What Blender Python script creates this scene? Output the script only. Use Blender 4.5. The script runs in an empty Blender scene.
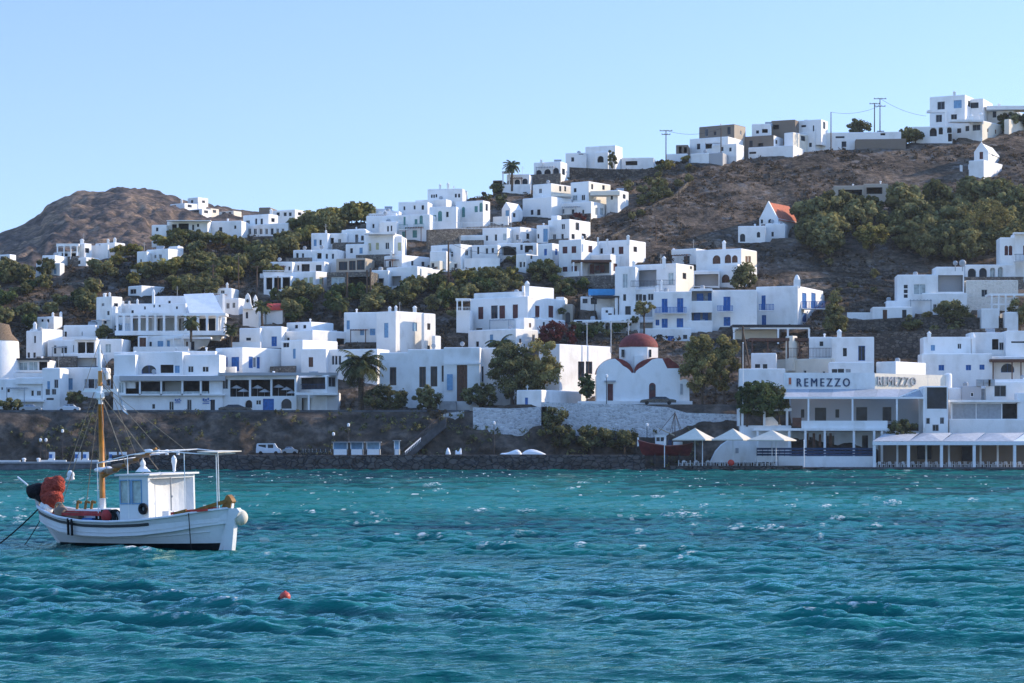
import bpy, bmesh, math, random
import numpy as np
from mathutils import Vector, Matrix

C = bpy.context.scene
COL = C.collection
PI = math.pi
F = 2400.0          # focal length in pixels of a 1024 px wide frame
H = 3.5             # eye height above the water, metres
CY = 450.0          # picture row of the horizon
random.seed(7)
SUN_EL = math.radians(23)
SUN_AZ = math.radians(73)       # clockwise from +Y (view direction) towards +X

# ------------------------------------------------------------------ camera, light, sky
cam = bpy.data.cameras.new('camera')
cam.sensor_width = 36.0
cam.lens = 36.0 * F / 1024.0
cam.shift_y = (CY - 341.5) / 1024.0
cam.clip_start = 0.5
cam.clip_end = 20000
co = bpy.data.objects.new('camera', cam)
co.location = (0, 0, H)
co.rotation_euler = (PI / 2, 0, 0)
COL.objects.link(co)
C.camera = co

sl = bpy.data.lights.new('sun', 'SUN')
sl.energy = 5.8
sl.angle = math.radians(0.5)
sl.color = (1.0, 0.83, 0.60)
so = bpy.data.objects.new('sun', sl)
SUNV = Vector((math.sin(SUN_AZ) * math.cos(SUN_EL), math.cos(SUN_AZ) * math.cos(SUN_EL), math.sin(SUN_EL)))
so.rotation_euler = SUNV.to_track_quat('Z', 'Y').to_euler()
so.location = (300, 200, 300)
COL.objects.link(so)

W = bpy.data.worlds.new("World")
C.world = W
W.use_nodes = True
nt = W.node_tree
bg = nt.nodes['Background']
sky = nt.nodes.new('ShaderNodeTexSky')
sky.sky_type = 'NISHITA'
sky.sun_disc = False
sky.sun_elevation = SUN_EL
sky.sun_rotation = SUN_AZ
sky.air_density = 1.1
sky.dust_density = 0.4
sky.ozone_density = 3.0
tc = nt.nodes.new('ShaderNodeTexCoord')
mp = nt.nodes.new('ShaderNodeVectorMath'); mp.operation = 'MULTIPLY_ADD'
mp.inputs[1].default_value = (1, 1, 1.6)
mp.inputs[2].default_value = (0, 0, 0.11)
nrm = nt.nodes.new('ShaderNodeVectorMath'); nrm.operation = 'NORMALIZE'
nt.links.new(tc.outputs['Generated'], mp.inputs[0])
nt.links.new(mp.outputs[0], nrm.inputs[0])
nt.links.new(nrm.outputs[0], sky.inputs[0])
tint = nt.nodes.new('ShaderNodeMix'); tint.data_type = 'RGBA'; tint.blend_type = 'MULTIPLY'
tint.inputs[0].default_value = 1.0
tint.inputs[7].default_value = (1.22, 1.10, 0.98, 1)
sepz = nt.nodes.new('ShaderNodeSeparateXYZ'); nt.links.new(tc.outputs['Generated'], sepz.inputs[0])
grad = nt.nodes.new('ShaderNodeValToRGB')
grad.color_ramp.elements[0].position = 0.0; grad.color_ramp.elements[0].color = (0.92, 0.825, 0.76, 1)
grad.color_ramp.elements[1].position = 0.75; grad.color_ramp.elements[1].color = (1.32, 1.52, 1.78, 1)  # overhead sky raised, out of view, for extra fill light
ge = grad.color_ramp.elements.new(0.19); ge.color = (0.88, 0.85, 0.90, 1)
nt.links.new(sepz.outputs[2], grad.inputs[0]); nt.links.new(grad.outputs[0], tint.inputs[7])
nt.links.new(sky.outputs[0], tint.inputs[6])
nt.links.new(tint.outputs[2], bg.inputs[0])
bg.inputs[1].default_value = 0.36

C.view_settings.view_transform = 'Standard'
C.view_settings.look = 'None'
C.view_settings.exposure = 0
C.render.engine = 'CYCLES'
C.cycles.use_denoising = True
C.cycles.max_bounces = 5
C.cycles.diffuse_bounces = 3
C.cycles.glossy_bounces = 2
C.cycles.transmission_bounces = 4
C.cycles.transparent_max_bounces = 6
C.cycles.caustics_reflective = False
C.cycles.caustics_refractive = False

# ------------------------------------------------------------------ materials
def mat_nodes(name):
    m = bpy.data.materials.new(name)
    m.use_nodes = True
    t = m.node_tree
    return m, t, t.nodes['Principled BSDF']

def lin(t, a, ai, b, bi):
    t.links.new(a.outputs[ai], b.inputs[bi])

def simple(name, col, rough=0.7, var=0.12, scale=1.5, metal=0.0, spec=0.3, bump=0.0, bscale=8.0, col2=None, detail=4):
    """base colour broken up by world-space noise, optional bump"""
    m, t, b = mat_nodes(name)
    b.inputs['Roughness'].default_value = rough
    b.inputs['Metallic'].default_value = metal
    b.inputs['Specular IOR Level'].default_value = spec
    g = t.nodes.new('ShaderNodeNewGeometry')
    n = t.nodes.new('ShaderNodeTexNoise')
    n.inputs['Scale'].default_value = scale
    n.inputs['Detail'].default_value = detail
    lin(t, g, 'Position', n, 'Vector')
    r = t.nodes.new('ShaderNodeValToRGB')
    c1 = [max(0, c * (1 - var)) for c in col]
    c2 = [min(1, c * (1 + var)) for c in col] if col2 is None else col2
    r.color_ramp.elements[0].position = 0.32
    r.color_ramp.elements[1].position = 0.68
    r.color_ramp.elements[0].color = (*c1, 1)
    r.color_ramp.elements[1].color = (*c2, 1)
    lin(t, n, 'Fac', r, 'Fac')
    lin(t, r, 'Color', b, 'Base Color')
    if bump:
        n2 = t.nodes.new('ShaderNodeTexNoise')
        n2.inputs['Scale'].default_value = bscale
        n2.inputs['Detail'].default_value = 5
        lin(t, g, 'Position', n2, 'Vector')
        bp = t.nodes.new('ShaderNodeBump')
        bp.inputs['Strength'].default_value = bump
        bp.inputs['Distance'].default_value = 0.2
        lin(t, n2, 'Fac', bp, 'Height')
        lin(t, bp, 'Normal', b, 'Normal')
    return m

def wall_mat(name, col, stain=(0.52, 0.49, 0.44), amount=0.35):
    """limewash: blotches, rain streaks running down, slight trowel bump"""
    m, t, b = mat_nodes(name)
    b.inputs['Roughness'].default_value = 0.85
    b.inputs['Specular IOR Level'].default_value = 0.15
    g = t.nodes.new('ShaderNodeNewGeometry')
    mp = t.nodes.new('ShaderNodeMapping')
    mp.inputs['Scale'].default_value = (0.7, 0.7, 0.3)
    lin(t, g, 'Position', mp, 'Vector')
    n = t.nodes.new('ShaderNodeTexNoise'); n.inputs['Scale'].default_value = 0.9; n.inputs['Detail'].default_value = 6
    lin(t, mp, 'Vector', n, 'Vector')
    n3 = t.nodes.new('ShaderNodeTexNoise'); n3.inputs['Scale'].default_value = 0.35; n3.inputs['Detail'].default_value = 5
    lin(t, g, 'Position', n3, 'Vector')
    mu = t.nodes.new('ShaderNodeMath'); mu.operation = 'MULTIPLY'
    lin(t, n, 'Fac', mu, 0); lin(t, n3, 'Fac', mu, 1)
    r = t.nodes.new('ShaderNodeValToRGB')
    r.color_ramp.elements[0].position = 0.22
    r.color_ramp.elements[1].position = 0.46
    mid = [c * (1 - amount) + s * amount for c, s in zip(col, stain)]
    r.color_ramp.elements[0].color = (*col, 1)
    r.color_ramp.elements[1].color = (*mid, 1)
    lin(t, mu, 0, r, 'Fac')
    lin(t, r, 'Color', b, 'Base Color')
    n2 = t.nodes.new('ShaderNodeTexNoise'); n2.inputs['Scale'].default_value = 2.2; n2.inputs['Detail'].default_value = 6
    lin(t, g, 'Position', n2, 'Vector')
    bp = t.nodes.new('ShaderNodeBump'); bp.inputs['Strength'].default_value = 0.35; bp.inputs['Distance'].default_value = 0.12
    lin(t, n2, 'Fac', bp, 'Height'); lin(t, bp, 'Normal', b, 'Normal')
    return m

def stone_mat(name, ca, cb, mortar, scale=1.6, bump=0.8, mort=0.06):
    """rubble masonry from voronoi cells"""
    m, t, b = mat_nodes(name)
    b.inputs['Roughness'].default_value = 0.9
    b.inputs['Specular IOR Level'].default_value = 0.2
    g = t.nodes.new('ShaderNodeNewGeometry')
    mp = t.nodes.new('ShaderNodeMapping'); mp.inputs['Scale'].default_value = (1, 1, 1.7)
    nz = t.nodes.new('ShaderNodeTexNoise'); nz.inputs['Scale'].default_value = 1.2
    lin(t, g, 'Position', nz, 'Vector')
    ad = t.nodes.new('ShaderNodeVectorMath'); ad.operation = 'MULTIPLY_ADD'; ad.inputs[1].default_value = (.5, .5, .5)
    lin(t, nz, 'Color', ad, 0); lin(t, g, 'Position', ad, 2)
    lin(t, ad, 0, mp, 'Vector')
    v = t.nodes.new('ShaderNodeTexVoronoi'); v.inputs['Scale'].default_value = scale
    lin(t, mp, 'Vector', v, 'Vector')
    e = t.nodes.new('ShaderNodeTexVoronoi'); e.feature = 'DISTANCE_TO_EDGE'; e.inputs['Scale'].default_value = scale
    lin(t, mp, 'Vector', e, 'Vector')
    mx = t.nodes.new('ShaderNodeMix'); mx.data_type = 'RGBA'
    mx.inputs[6].default_value = (*ca, 1); mx.inputs[7].default_value = (*cb, 1)
    sp = t.nodes.new('ShaderNodeSeparateColor'); lin(t, v, 'Color', sp, 0)
    lin(t, sp, 0, mx, 0)
    rr = t.nodes.new('ShaderNodeValToRGB')
    rr.color_ramp.elements[0].position = mort * 0.5; rr.color_ramp.elements[1].position = mort * 1.6
    lin(t, e, 'Distance', rr, 'Fac')
    m2 = t.nodes.new('ShaderNodeMix'); m2.data_type = 'RGBA'
    m2.inputs[6].default_value = (*mortar, 1)
    lin(t, rr, 'Color', m2, 0)
    t.links.new(mx.outputs[2], m2.inputs[7])
    t.links.new(m2.outputs[2], b.inputs['Base Color'])
    bp = t.nodes.new('ShaderNodeBump'); bp.inputs['Strength'].default_value = bump; bp.inputs['Distance'].default_value = 0.25
    lin(t, rr, 'Color', bp, 'Height'); lin(t, bp, 'Normal', b, 'Normal')
    return m

M = {}
M['white'] = wall_mat('limewash_white', (0.83, 0.82, 0.80), amount=0.5)
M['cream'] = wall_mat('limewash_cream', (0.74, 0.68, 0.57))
M['old'] = wall_mat('limewash_weathered', (0.80, 0.78, 0.74), stain=(0.42, 0.38, 0.33), amount=0.6)
M['tan'] = wall_mat('plaster_tan', (0.42, 0.36, 0.29), stain=(0.3, 0.26, 0.2))
M['brown_plaster'] = wall_mat('plaster_brown', (0.21, 0.17, 0.135), stain=(0.14, 0.11, 0.09))
M['grey_plaster'] = wall_mat('plaster_grey', (0.40, 0.40, 0.41))
M['stone'] = stone_mat('rubble_stone', (0.13, 0.115, 0.10), (0.27, 0.24, 0.20), (0.10, 0.09, 0.08))
M['beige_stone'] = stone_mat('beige_stone', (0.60, 0.56, 0.49), (0.72, 0.67, 0.59), (0.74, 0.70, 0.63), scale=1.3, bump=.5)
M['white_stone'] = stone_mat('whitewashed_stone', (0.40, 0.40, 0.41), (0.74, 0.74, 0.74), (0.66, 0.66, 0.67), scale=1.5, bump=0.7, mort=0.10)
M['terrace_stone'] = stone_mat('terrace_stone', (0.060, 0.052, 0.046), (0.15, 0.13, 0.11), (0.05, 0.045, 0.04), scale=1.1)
M['dark_stone'] = stone_mat('quay_stone', (0.055, 0.050, 0.046), (0.11, 0.098, 0.088), (0.03, 0.03, 0.032), scale=0.8)
M['glass'] = simple('window_glass', (0.016, 0.022, 0.034), rough=0.12, var=0.5, scale=0.7, spec=0.22)
M['paleglass'] = simple('curtained_glass', (0.30, 0.36, 0.38), rough=0.15, var=0.3, scale=1.2, spec=0.6)
M['blue'] = simple('blue_paint', (0.022, 0.12, 0.36), rough=0.45, var=0.25, scale=2)
M['paleblue'] = simple('pale_blue_paint', (0.16, 0.32, 0.50), rough=0.5, var=0.15, scale=2)
M['maroon'] = simple('maroon_paint', (0.085, 0.022, 0.024), rough=0.5, var=0.25, scale=2)
M['green'] = simple('green_paint', (0.10, 0.26, 0.24), rough=0.5, var=0.2, scale=2)
M['brown'] = simple('brown_wood', (0.10, 0.045, 0.028), rough=0.6, var=0.3, scale=3)
M['yellow'] = simple('pale_yellow_paint', (0.50, 0.49, 0.30), rough=0.5, var=0.15, scale=2)
M['white_paint'] = simple('white_paint', (0.80, 0.80, 0.79), rough=0.45, var=0.05, scale=3)
M['grey_paint'] = simple('grey_paint', (0.33, 0.35, 0.37), rough=0.5, var=0.12, scale=2)
M['dark'] = simple('dark_trim', (0.03, 0.03, 0.035), rough=0.6, var=0.3, scale=3)
M['darkblue'] = simple('dark_blue_trim', (0.02, 0.045, 0.10), rough=0.5, var=0.2, scale=3)
M['red_roof'] = simple('red_dome_paint', (0.165, 0.032, 0.028), rough=0.75, var=0.28, scale=2.2, bump=0.2)
M['orange_roof'] = simple('terracotta_roof', (0.44, 0.13, 0.07), rough=0.8, var=0.2, scale=2, bump=0.3)
M['bright_red'] = simple('red_paint', (0.55, 0.06, 0.04), rough=0.6, var=0.15, scale=2)
M['wood'] = simple('weathered_pole', (0.10, 0.065, 0.045), rough=0.85, var=0.3, scale=4)
M['thatch'] = simple('brown_thatch', (0.20, 0.14, 0.09), rough=0.95, var=0.4, scale=6, bump=0.6, bscale=14)
M['canvas'] = simple('cream_canvas', (0.62, 0.57, 0.47), rough=0.9, var=0.06, scale=2)
M['white_canvas'] = simple('white_canvas', (0.74, 0.75, 0.76), rough=0.85, var=0.06, scale=1)
M['grey_canvas'] = simple('grey_canvas', (0.30, 0.34, 0.38), rough=0.85, var=0.1, scale=1)
M['metal'] = simple('galvanised_metal', (0.42, 0.43, 0.44), rough=0.4, var=0.15, scale=4, metal=0.6)
M['asphalt'] = simple('asphalt', (0.055, 0.054, 0.053), rough=0.9, var=0.25, scale=3, bump=0.3)
M['concrete'] = simple('pale_concrete', (0.34, 0.34, 0.34), rough=0.9, var=0.2, scale=1.2, bump=0.3)
M['dark_concrete'] = simple('dark_concrete', (0.09, 0.092, 0.096), rough=0.9, var=0.35, scale=0.8, bump=0.6, bscale=3)
M['interior'] = simple('painted_room_shade', (0.060, 0.058, 0.060), rough=0.9, var=0.5, scale=0.8)  # near-black colour stands in for the shade inside openings
M['car_dark'] = simple('dark_car_paint', (0.012, 0.016, 0.026), rough=0.2, var=0.2, scale=2, spec=0.6)
M['car_white'] = simple('white_car_paint', (0.55, 0.58, 0.62), rough=0.3, var=0.05, scale=2, spec=0.5)
M['car_silver'] = simple('silver_car_paint', (0.28, 0.31, 0.35), rough=0.3, var=0.1, scale=2, metal=0.4, spec=0.5)
M['rubber'] = simple('tyre_rubber', (0.014, 0.014, 0.015), rough=0.9, var=0.2, scale=6)

# ------------------------------------------------------------------ mesh building
class MB:
    def __init__(s):
        s.v = []; s.f = []
    def quad(s, a, b, c, d):
        n = len(s.v); s.v += [tuple(a), tuple(b), tuple(c), tuple(d)]; s.f.append((n, n + 1, n + 2, n + 3))
    def poly(s, pts):
        n = len(s.v); s.v += [tuple(p) for p in pts]; s.f.append(tuple(range(n, n + len(pts))))
    def box(s, o, ex, ey, ez):
        """parallelepiped with corner o and edge vectors"""
        o, ex, ey, ez = Vector(o), Vector(ex), Vector(ey), Vector(ez)
        n = len(s.v)
        for k in (0, 1):
            for p in (o, o + ex, o + ex + ey, o + ey):
                s.v.append(tuple(p + ez * k))
        for q in ((0, 3, 2, 1), (4, 5, 6, 7), (0, 1, 5, 4), (1, 2, 6, 5), (2, 3, 7, 6), (3, 0, 4, 7)):
            s.f.append(tuple(n + i for i in q))
    def cbox(s, c, sx, sy, sz):
        s.box((c[0] - sx / 2, c[1] - sy / 2, c[2]), (sx, 0, 0), (0, sy, 0), (0, 0, sz))
    def tube(s, pts, r, seg=6, r1=None, cap=True):
        pts = [Vector(p) for p in pts]
        if r1 is None: r1 = r
        n0 = len(s.v); N = len(pts)
        for i, p in enumerate(pts):
            d = (pts[min(i + 1, N - 1)] - pts[max(i - 1, 0)])
            if d.length < 1e-6: d = Vector((0, 0, 1))
            d.normalize()
            a = d.cross(Vector((0, 1, 0)) if abs(d.y) < 0.9 else Vector((1, 0, 0))).normalized()
            b = d.cross(a)
            rr = r + (r1 - r) * i / max(1, N - 1)
            for k in range(seg):
                t = 2 * PI * k / seg
                s.v.append(tuple(p + a * (rr * math.cos(t)) + b * (rr * math.sin(t))))
        for i in range(N - 1):
            for k in range(seg):
                k2 = (k + 1) % seg
                s.f.append((n0 + i * seg + k, n0 + i * seg + k2, n0 + (i + 1) * seg + k2, n0 + (i + 1) * seg + k))
        if cap:
            s.f.append(tuple(n0 + k for k in range(seg)))
            s.f.append(tuple(n0 + (N - 1) * seg + k for k in reversed(range(seg))))
    def lathe(s, c, prof, seg=20, a0=0, a1=2 * PI):
        """prof: list of (r, z) from bottom to top"""
        c = Vector(c); n0 = len(s.v); full = abs(a1 - a0 - 2 * PI) < 1e-6
        ns = seg if full else seg + 1
        for r, z in prof:
            for k in range(ns):
                t = a0 + (a1 - a0) * k / seg
                s.v.append((c.x + r * math.cos(t), c.y + r * math.sin(t), c.z + z))
        for i in range(len(prof) - 1):
            for k in range(seg):
                k2 = (k + 1) % ns
                s.f.append((n0 + i * ns + k, n0 + i * ns + k2, n0 + (i + 1) * ns + k2, n0 + (i + 1) * ns + k))
    def sphere(s, c, rx, ry, rz, seg=10, rings=6):
        prof = [(math.cos(-PI / 2 + PI * i / rings), math.sin(-PI / 2 + PI * i / rings)) for i in range(rings + 1)]
        n0 = len(s.v)
        for r, z in prof:
            for k in range(seg):
                t = 2 * PI * k / seg
                s.v.append((c[0] + rx * max(r, 1e-3) * math.cos(t), c[1] + ry * max(r, 1e-3) * math.sin(t), c[2] + rz * z))
        for i in range(rings):
            for k in range(seg):
                k2 = (k + 1) % seg
                s.f.append((n0 + i * seg + k, n0 + i * seg + k2, n0 + (i + 1) * seg + k2, n0 + (i + 1) * seg + k))
    def build(s, name, m, parent=None, origin=(0, 0, 0), smooth=False):
        me = bpy.data.meshes.new(name)
        o = Vector(origin)
        me.from_pydata([(v[0] - o.x, v[1] - o.y, v[2] - o.z) for v in s.v], [], s.f)
        me.materials.append(M[m] if isinstance(m, str) else m)
        if smooth:
            me.polygons.foreach_set('use_smooth', [True] * len(me.polygons))
        ob = bpy.data.objects.new(name, me)
        COL.objects.link(ob)
        if parent is not None:
            ob.parent = parent
        else:
            ob.location = o
        return ob

def root(name, label, cat, loc, group=None, rz=0.0):
    o = bpy.data.objects.new(name, None)
    o.empty_display_size = 0.5
    COL.objects.link(o)
    o.location = loc
    o.rotation_euler = (0, 0, rz)
    tag(o, label, cat, group)
    return o

def tag(o, label=None, cat=None, group=None, kind=None):
    if label: o['label'] = label
    if cat: o['category'] = cat
    if group: o['group'] = group
    if kind: o['kind'] = kind
    return o

def copy_tree(o, parent=None):
    c = o.copy(); COL.objects.link(c)
    if parent is not None: c.parent = parent
    for ch in list(o.children):
        copy_tree(ch, c)
    return c

# ------------------------------------------------------------------ picture <-> world
def ux(px): return (px - 512.0) / F
def at(px, py, Y): return Vector((ux(px) * Y, Y, H + (CY - py) * Y / F))
def zof(py, Y): return H + (CY - py) * Y / F

ROAD_Y, ROAD_Z, SLOPE = 452.0, 10.5, 0.45
SKY_X = [-400, -100, 0, 60, 130, 200, 300, 370, 430, 520, 600, 660, 720, 800, 900, 1024, 1400]
SKY_Y = [300, 282, 274, 268, 256, 240, 226, 220, 203, 189, 172, 164, 161, 152, 143, 130, 100]
def sky_y(px): return np.interp(px, SKY_X, SKY_Y)
def plane_Y(py):
    q = CY - py
    return F * (SLOPE * ROAD_Y - ROAD_Z + H) / (F * SLOPE - q)
def ridge_Y(px): return plane_Y(sky_y(px))
def ground_Y(px, py):
    """depth at which the hillside passes through picture point (px, py)"""
    if py >= 411.5: return ROAD_Y + 0.5
    return min(plane_Y(py), float(ridge_Y(px)) + 3)

def fbm(x, y, octaves=4, seed=0):
    """numpy value noise in 2D, range about -1..1"""
    x = np.asarray(x, float); y = np.asarray(y, float)
    tot = np.zeros_like(x); amp = 0.5
    for o in range(octaves):
        xi = np.floor(x).astype(np.int64); yi = np.floor(y).astype(np.int64)
        fx = x - xi; fy = y - yi
        fx = fx * fx * (3 - 2 * fx); fy = fy * fy * (3 - 2 * fy)
        def h(a, b):
            n = (a * 374761393 + b * 668265263 + (seed + o) * 974711) & 0x7fffffff
            n = ((n ^ (n >> 13)) * 1274126177) & 0x7fffffff
            return ((n ^ (n >> 16)) & 0xffff) / 32767.5 - 1.0
        v = (h(xi, yi) * (1 - fx) + h(xi + 1, yi) * fx) * (1 - fy) + (h(xi, yi + 1) * (1 - fx) + h(xi + 1, yi + 1) * fx) * fy
        tot += v * amp; amp *= 0.5; x = x * 2.03 + 17.1; y = y * 2.03 + 5.7
    return tot

def hill_z(X, Y):
    """smooth hillside height (arrays)"""
    X = np.asarray(X, float); Y = np.asarray(Y, float)
    px = 512 + F * X / Y
    yr = F * (SLOPE * ROAD_Y - ROAD_Z + H) / (F * SLOPE - (CY - sky_y(px)))
    terr = np.clip((px - 470) / 40, 0, 1) * np.clip((790 - px) / 40, 0, 1) * 1.4
    zr = ROAD_Z + terr * np.clip((ROAD_Y + 6 - Y) / 6, 0, 1)
    z = np.where(Y < ROAD_Y, zr, np.maximum(zr, ROAD_Z + SLOPE * (np.minimum(Y, yr) - ROAD_Y)))
    z = z - 0.16 * np.maximum(0, Y - yr - 4)
    return z

def ground_z(x, y): return float(hill_z(np.array([x]), np.array([y]))[0])

def grid_mesh(name, P, mats, kind='structure', smooth=True):
    """P: (rows, cols, 3) array"""
    r, c = P.shape[:2]
    me = bpy.data.meshes.new(name)
    me.vertices.add(r * c)
    me.vertices.foreach_set('co', P.reshape(-1).astype(np.float32))
    i = np.arange((r - 1) * (c - 1)); a = (i // (c - 1)) * c + i % (c - 1)
    q = np.stack([a, a + 1, a + c + 1, a + c], 1).reshape(-1).astype(np.int32)
    n = len(i)
    me.loops.add(4 * n); me.loops.foreach_set('vertex_index', q)
    me.polygons.add(n)
    me.polygons.foreach_set('loop_start', np.arange(0, 4 * n, 4, dtype=np.int32))
    me.polygons.foreach_set('loop_total', np.full(n, 4, np.int32))
    me.polygons.foreach_set('use_smooth', np.full(n, smooth))
    me.update(calc_edges=True)
    me.materials.append(mats)
    ob = bpy.data.objects.new(name, me); COL.objects.link(ob)
    if kind: ob['kind'] = kind
    return ob

def attr(me, name, vals):
    a = me.attributes.new(name, 'FLOAT', 'POINT')
    a.data.foreach_set('value', np.asarray(vals, np.float32).reshape(-1))

# thin sea haze over the bay: a real scattering volume
def make_haze():
    m = bpy.data.materials.new('sea_haze'); m.use_nodes = True; t = m.node_tree
    t.nodes.remove(t.nodes['Principled BSDF'])
    v = t.nodes.new('ShaderNodeVolumeScatter'); v.inputs['Color'].default_value = (0.80, 0.90, 1.0, 1); v.inputs['Density'].default_value = 0.000055; v.inputs['Anisotropy'].default_value = 0.2
    t.links.new(v.outputs[0], t.nodes['Material Output'].inputs['Volume'])
    mb = MB(); mb.box((-700, 60, -3), (1400, 0, 0), (0, 1500, 0), (0, 0, 230)); o = mb.build('haze', m); o['kind'] = 'structure'
make_haze()
# ------------------------------------------------------------------ water
def make_water():
    us = (np.concatenate([np.arange(-1300, -262, 8.0), np.arange(-260, 1290, 1.7), np.arange(1292, 2330, 8.0)]) - 512) / F
    rows = [18.0]
    while rows[-1] < 436:
        D = rows[-1]; rows.append(D + 0.105 * (D / 36.0) ** 1.22)
    Ds = np.array(rows)
    X = Ds[:, None] * us[None, :]; Y = np.repeat(Ds[:, None], len(us), 1)
    rng = np.random.RandomState(3)
    Z = np.zeros_like(X); DX = np.zeros_like(X); DY = np.zeros_like(X)
    main = math.radians(258)                       # wind sea running towards the viewer and to the left
    gust = np.clip(1.0 + 0.7 * fbm(X / 8, Y / 13, 3, 5) + .3 * fbm(X / 40, Y / 60, 2, 6), .4, 1.5)
    for lo, hi, n, steep, spread in ((4.0, 7.0, 8, 0.0036, 0.15), (2.2, 4.0, 14, 0.0092, 0.24), (1.1, 2.2, 24, 0.0138, 0.30), (0.55, 1.1, 30, 0.0200, 0.42), (0.28, 0.55, 22, 0.0205, 0.6)):
        for _ in range(n):
            L = lo * (hi / lo) ** rng.rand(); k = 2 * PI / L
            a = main + rng.randn() * spread * 0.7
            A = steep * L * (0.6 + 0.8 * rng.rand()) * 0.62
            kx, ky = k * math.cos(a), k * math.sin(a)
            ph = kx * X + ky * Y + rng.rand() * 6.283
            fade = np.clip((L * 36.0 / Y - 0.12) / 0.1, 0, 1) if L < 1.2 else 1.0
            Z += A * gust * fade * np.cos(ph)
            q = 0.5
            DX -= q * A * gust * fade * math.cos(a) * np.sin(ph); DY -= q * A * gust * fade * math.sin(a) * np.sin(ph)
    crest = Z.copy()
    P = np.stack([X + DX, Y + DY, Z], 2)
    m, t, b = mat_nodes('sea_water')
    b.inputs['IOR'].default_value = 1.33
    b.inputs['Specular IOR Level'].default_value = 0.5
    b.inputs['Roughness'].default_value = 0.06
    at_ = t.nodes.new('ShaderNodeAttribute'); at_.attribute_name = 'bed'
    fo = t.nodes.new('ShaderNodeAttribute'); fo.attribute_name = 'foam'
    cr = t.nodes.new('ShaderNodeAttribute'); cr.attribute_name = 'crest'
    r = t.nodes.new('ShaderNodeValToRGB')
    e = r.color_ramp.elements
    e[0].position = 0.0; e[0].color = (0.002, 0.020, 0.038, 1)
    e[1].position = 1.0; e[1].color = (0.001, 0.140, 0.122, 1)
    e2 = e.new(0.45); e2.color = (0.001, 0.074, 0.065, 1)
    lin(t, at_, 'Fac', r, 'Fac')
    # glow of light through the crests, painted in as a paler tint
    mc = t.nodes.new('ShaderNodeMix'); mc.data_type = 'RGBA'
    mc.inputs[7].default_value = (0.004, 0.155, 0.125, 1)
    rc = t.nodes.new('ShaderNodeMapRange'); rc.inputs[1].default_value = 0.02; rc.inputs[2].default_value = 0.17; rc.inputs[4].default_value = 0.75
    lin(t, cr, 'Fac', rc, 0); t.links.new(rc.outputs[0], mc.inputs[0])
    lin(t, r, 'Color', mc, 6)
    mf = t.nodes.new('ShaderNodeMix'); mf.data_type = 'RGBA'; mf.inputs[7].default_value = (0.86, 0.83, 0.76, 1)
    t.links.new(mc.outputs[2], mf.inputs[6])
    # break foam up
    g = t.nodes.new('ShaderNodeNewGeometry')
    mpf = t.nodes.new('ShaderNodeMapping'); mpf.inputs['Scale'].default_value = (2.2, 5.0, 5.0); lin(t, g, 'Position', mpf, 'Vector')
    n = t.nodes.new('ShaderNodeTexNoise'); n.inputs['Scale'].default_value = 1.6; n.inputs['Detail'].default_value = 7; n.inputs['Roughness'].default_value = .7
    lin(t, mpf, 'Vector', n, 'Vector')
    mr = t.nodes.new('ShaderNodeMapRange'); mr.inputs[1].default_value = 0.50; mr.inputs[2].default_value = 0.58
    lin(t, n, 'Fac', mr, 0)
    mu = t.nodes.new('ShaderNodeMath'); mu.operation = 'MULTIPLY'
    lin(t, mr, 0, mu, 0); lin(t, fo, 'Fac', mu, 1)
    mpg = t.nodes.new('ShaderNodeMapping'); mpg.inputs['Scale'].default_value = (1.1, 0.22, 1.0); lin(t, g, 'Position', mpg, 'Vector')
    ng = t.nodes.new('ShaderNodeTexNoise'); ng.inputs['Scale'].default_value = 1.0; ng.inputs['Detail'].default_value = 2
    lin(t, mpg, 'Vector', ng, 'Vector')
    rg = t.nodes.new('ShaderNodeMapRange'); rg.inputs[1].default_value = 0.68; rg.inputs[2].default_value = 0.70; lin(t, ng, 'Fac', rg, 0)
    ga = t.nodes.new('ShaderNodeAttribute'); ga.attribute_name = 'glint'  # sun glints on the far water, painted in as pale flecks
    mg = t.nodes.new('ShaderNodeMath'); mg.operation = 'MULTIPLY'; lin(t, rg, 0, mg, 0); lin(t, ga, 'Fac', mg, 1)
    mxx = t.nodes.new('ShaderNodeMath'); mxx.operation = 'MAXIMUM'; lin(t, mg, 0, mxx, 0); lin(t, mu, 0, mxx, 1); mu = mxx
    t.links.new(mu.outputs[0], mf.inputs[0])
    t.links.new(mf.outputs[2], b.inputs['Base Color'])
    rr = t.nodes.new('ShaderNodeMapRange'); rr.inputs[3].default_value = 0.06; rr.inputs[4].default_value = 0.8
    t.links.new(mu.outputs[0], rr.inputs[0]); t.links.new(rr.outputs[0], b.inputs['Roughness'])
    # ripples
    mp = t.nodes.new('ShaderNodeMapping'); mp.inputs['Scale'].default_value = (0.55, 1.6, 1); mp.inputs['Rotation'].default_value = (0, 0, 0.3)
    lin(t, g, 'Position', mp, 'Vector')
    n2 = t.nodes.new('ShaderNodeTexNoise'); n2.inputs['Scale'].default_value = 3.2; n2.inputs['Detail'].default_value = 4; n2.inputs['Roughness'].default_value = 0.55
    lin(t, mp, 'Vector', n2, 'Vector')
    bp = t.nodes.new('ShaderNodeBump'); bp.inputs['Strength'].default_value = 0.85; bp.inputs['Distance'].default_value = 0.11
    lin(t, n2, 'Fac', bp, 'Height'); # diffuse body colour under a Fresnel reflection, set weaker with distance for unresolved chop
    out = t.nodes['Material Output']; t.nodes.remove(b)
    df = t.nodes.new('ShaderNodeBsdfDiffuse'); gl = t.nodes.new('ShaderNodeBsdfGlossy'); gl.inputs['Roughness'].default_value = 0.07; gl.inputs['Color'].default_value = (0.72, 1.0, 0.91, 1)
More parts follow.
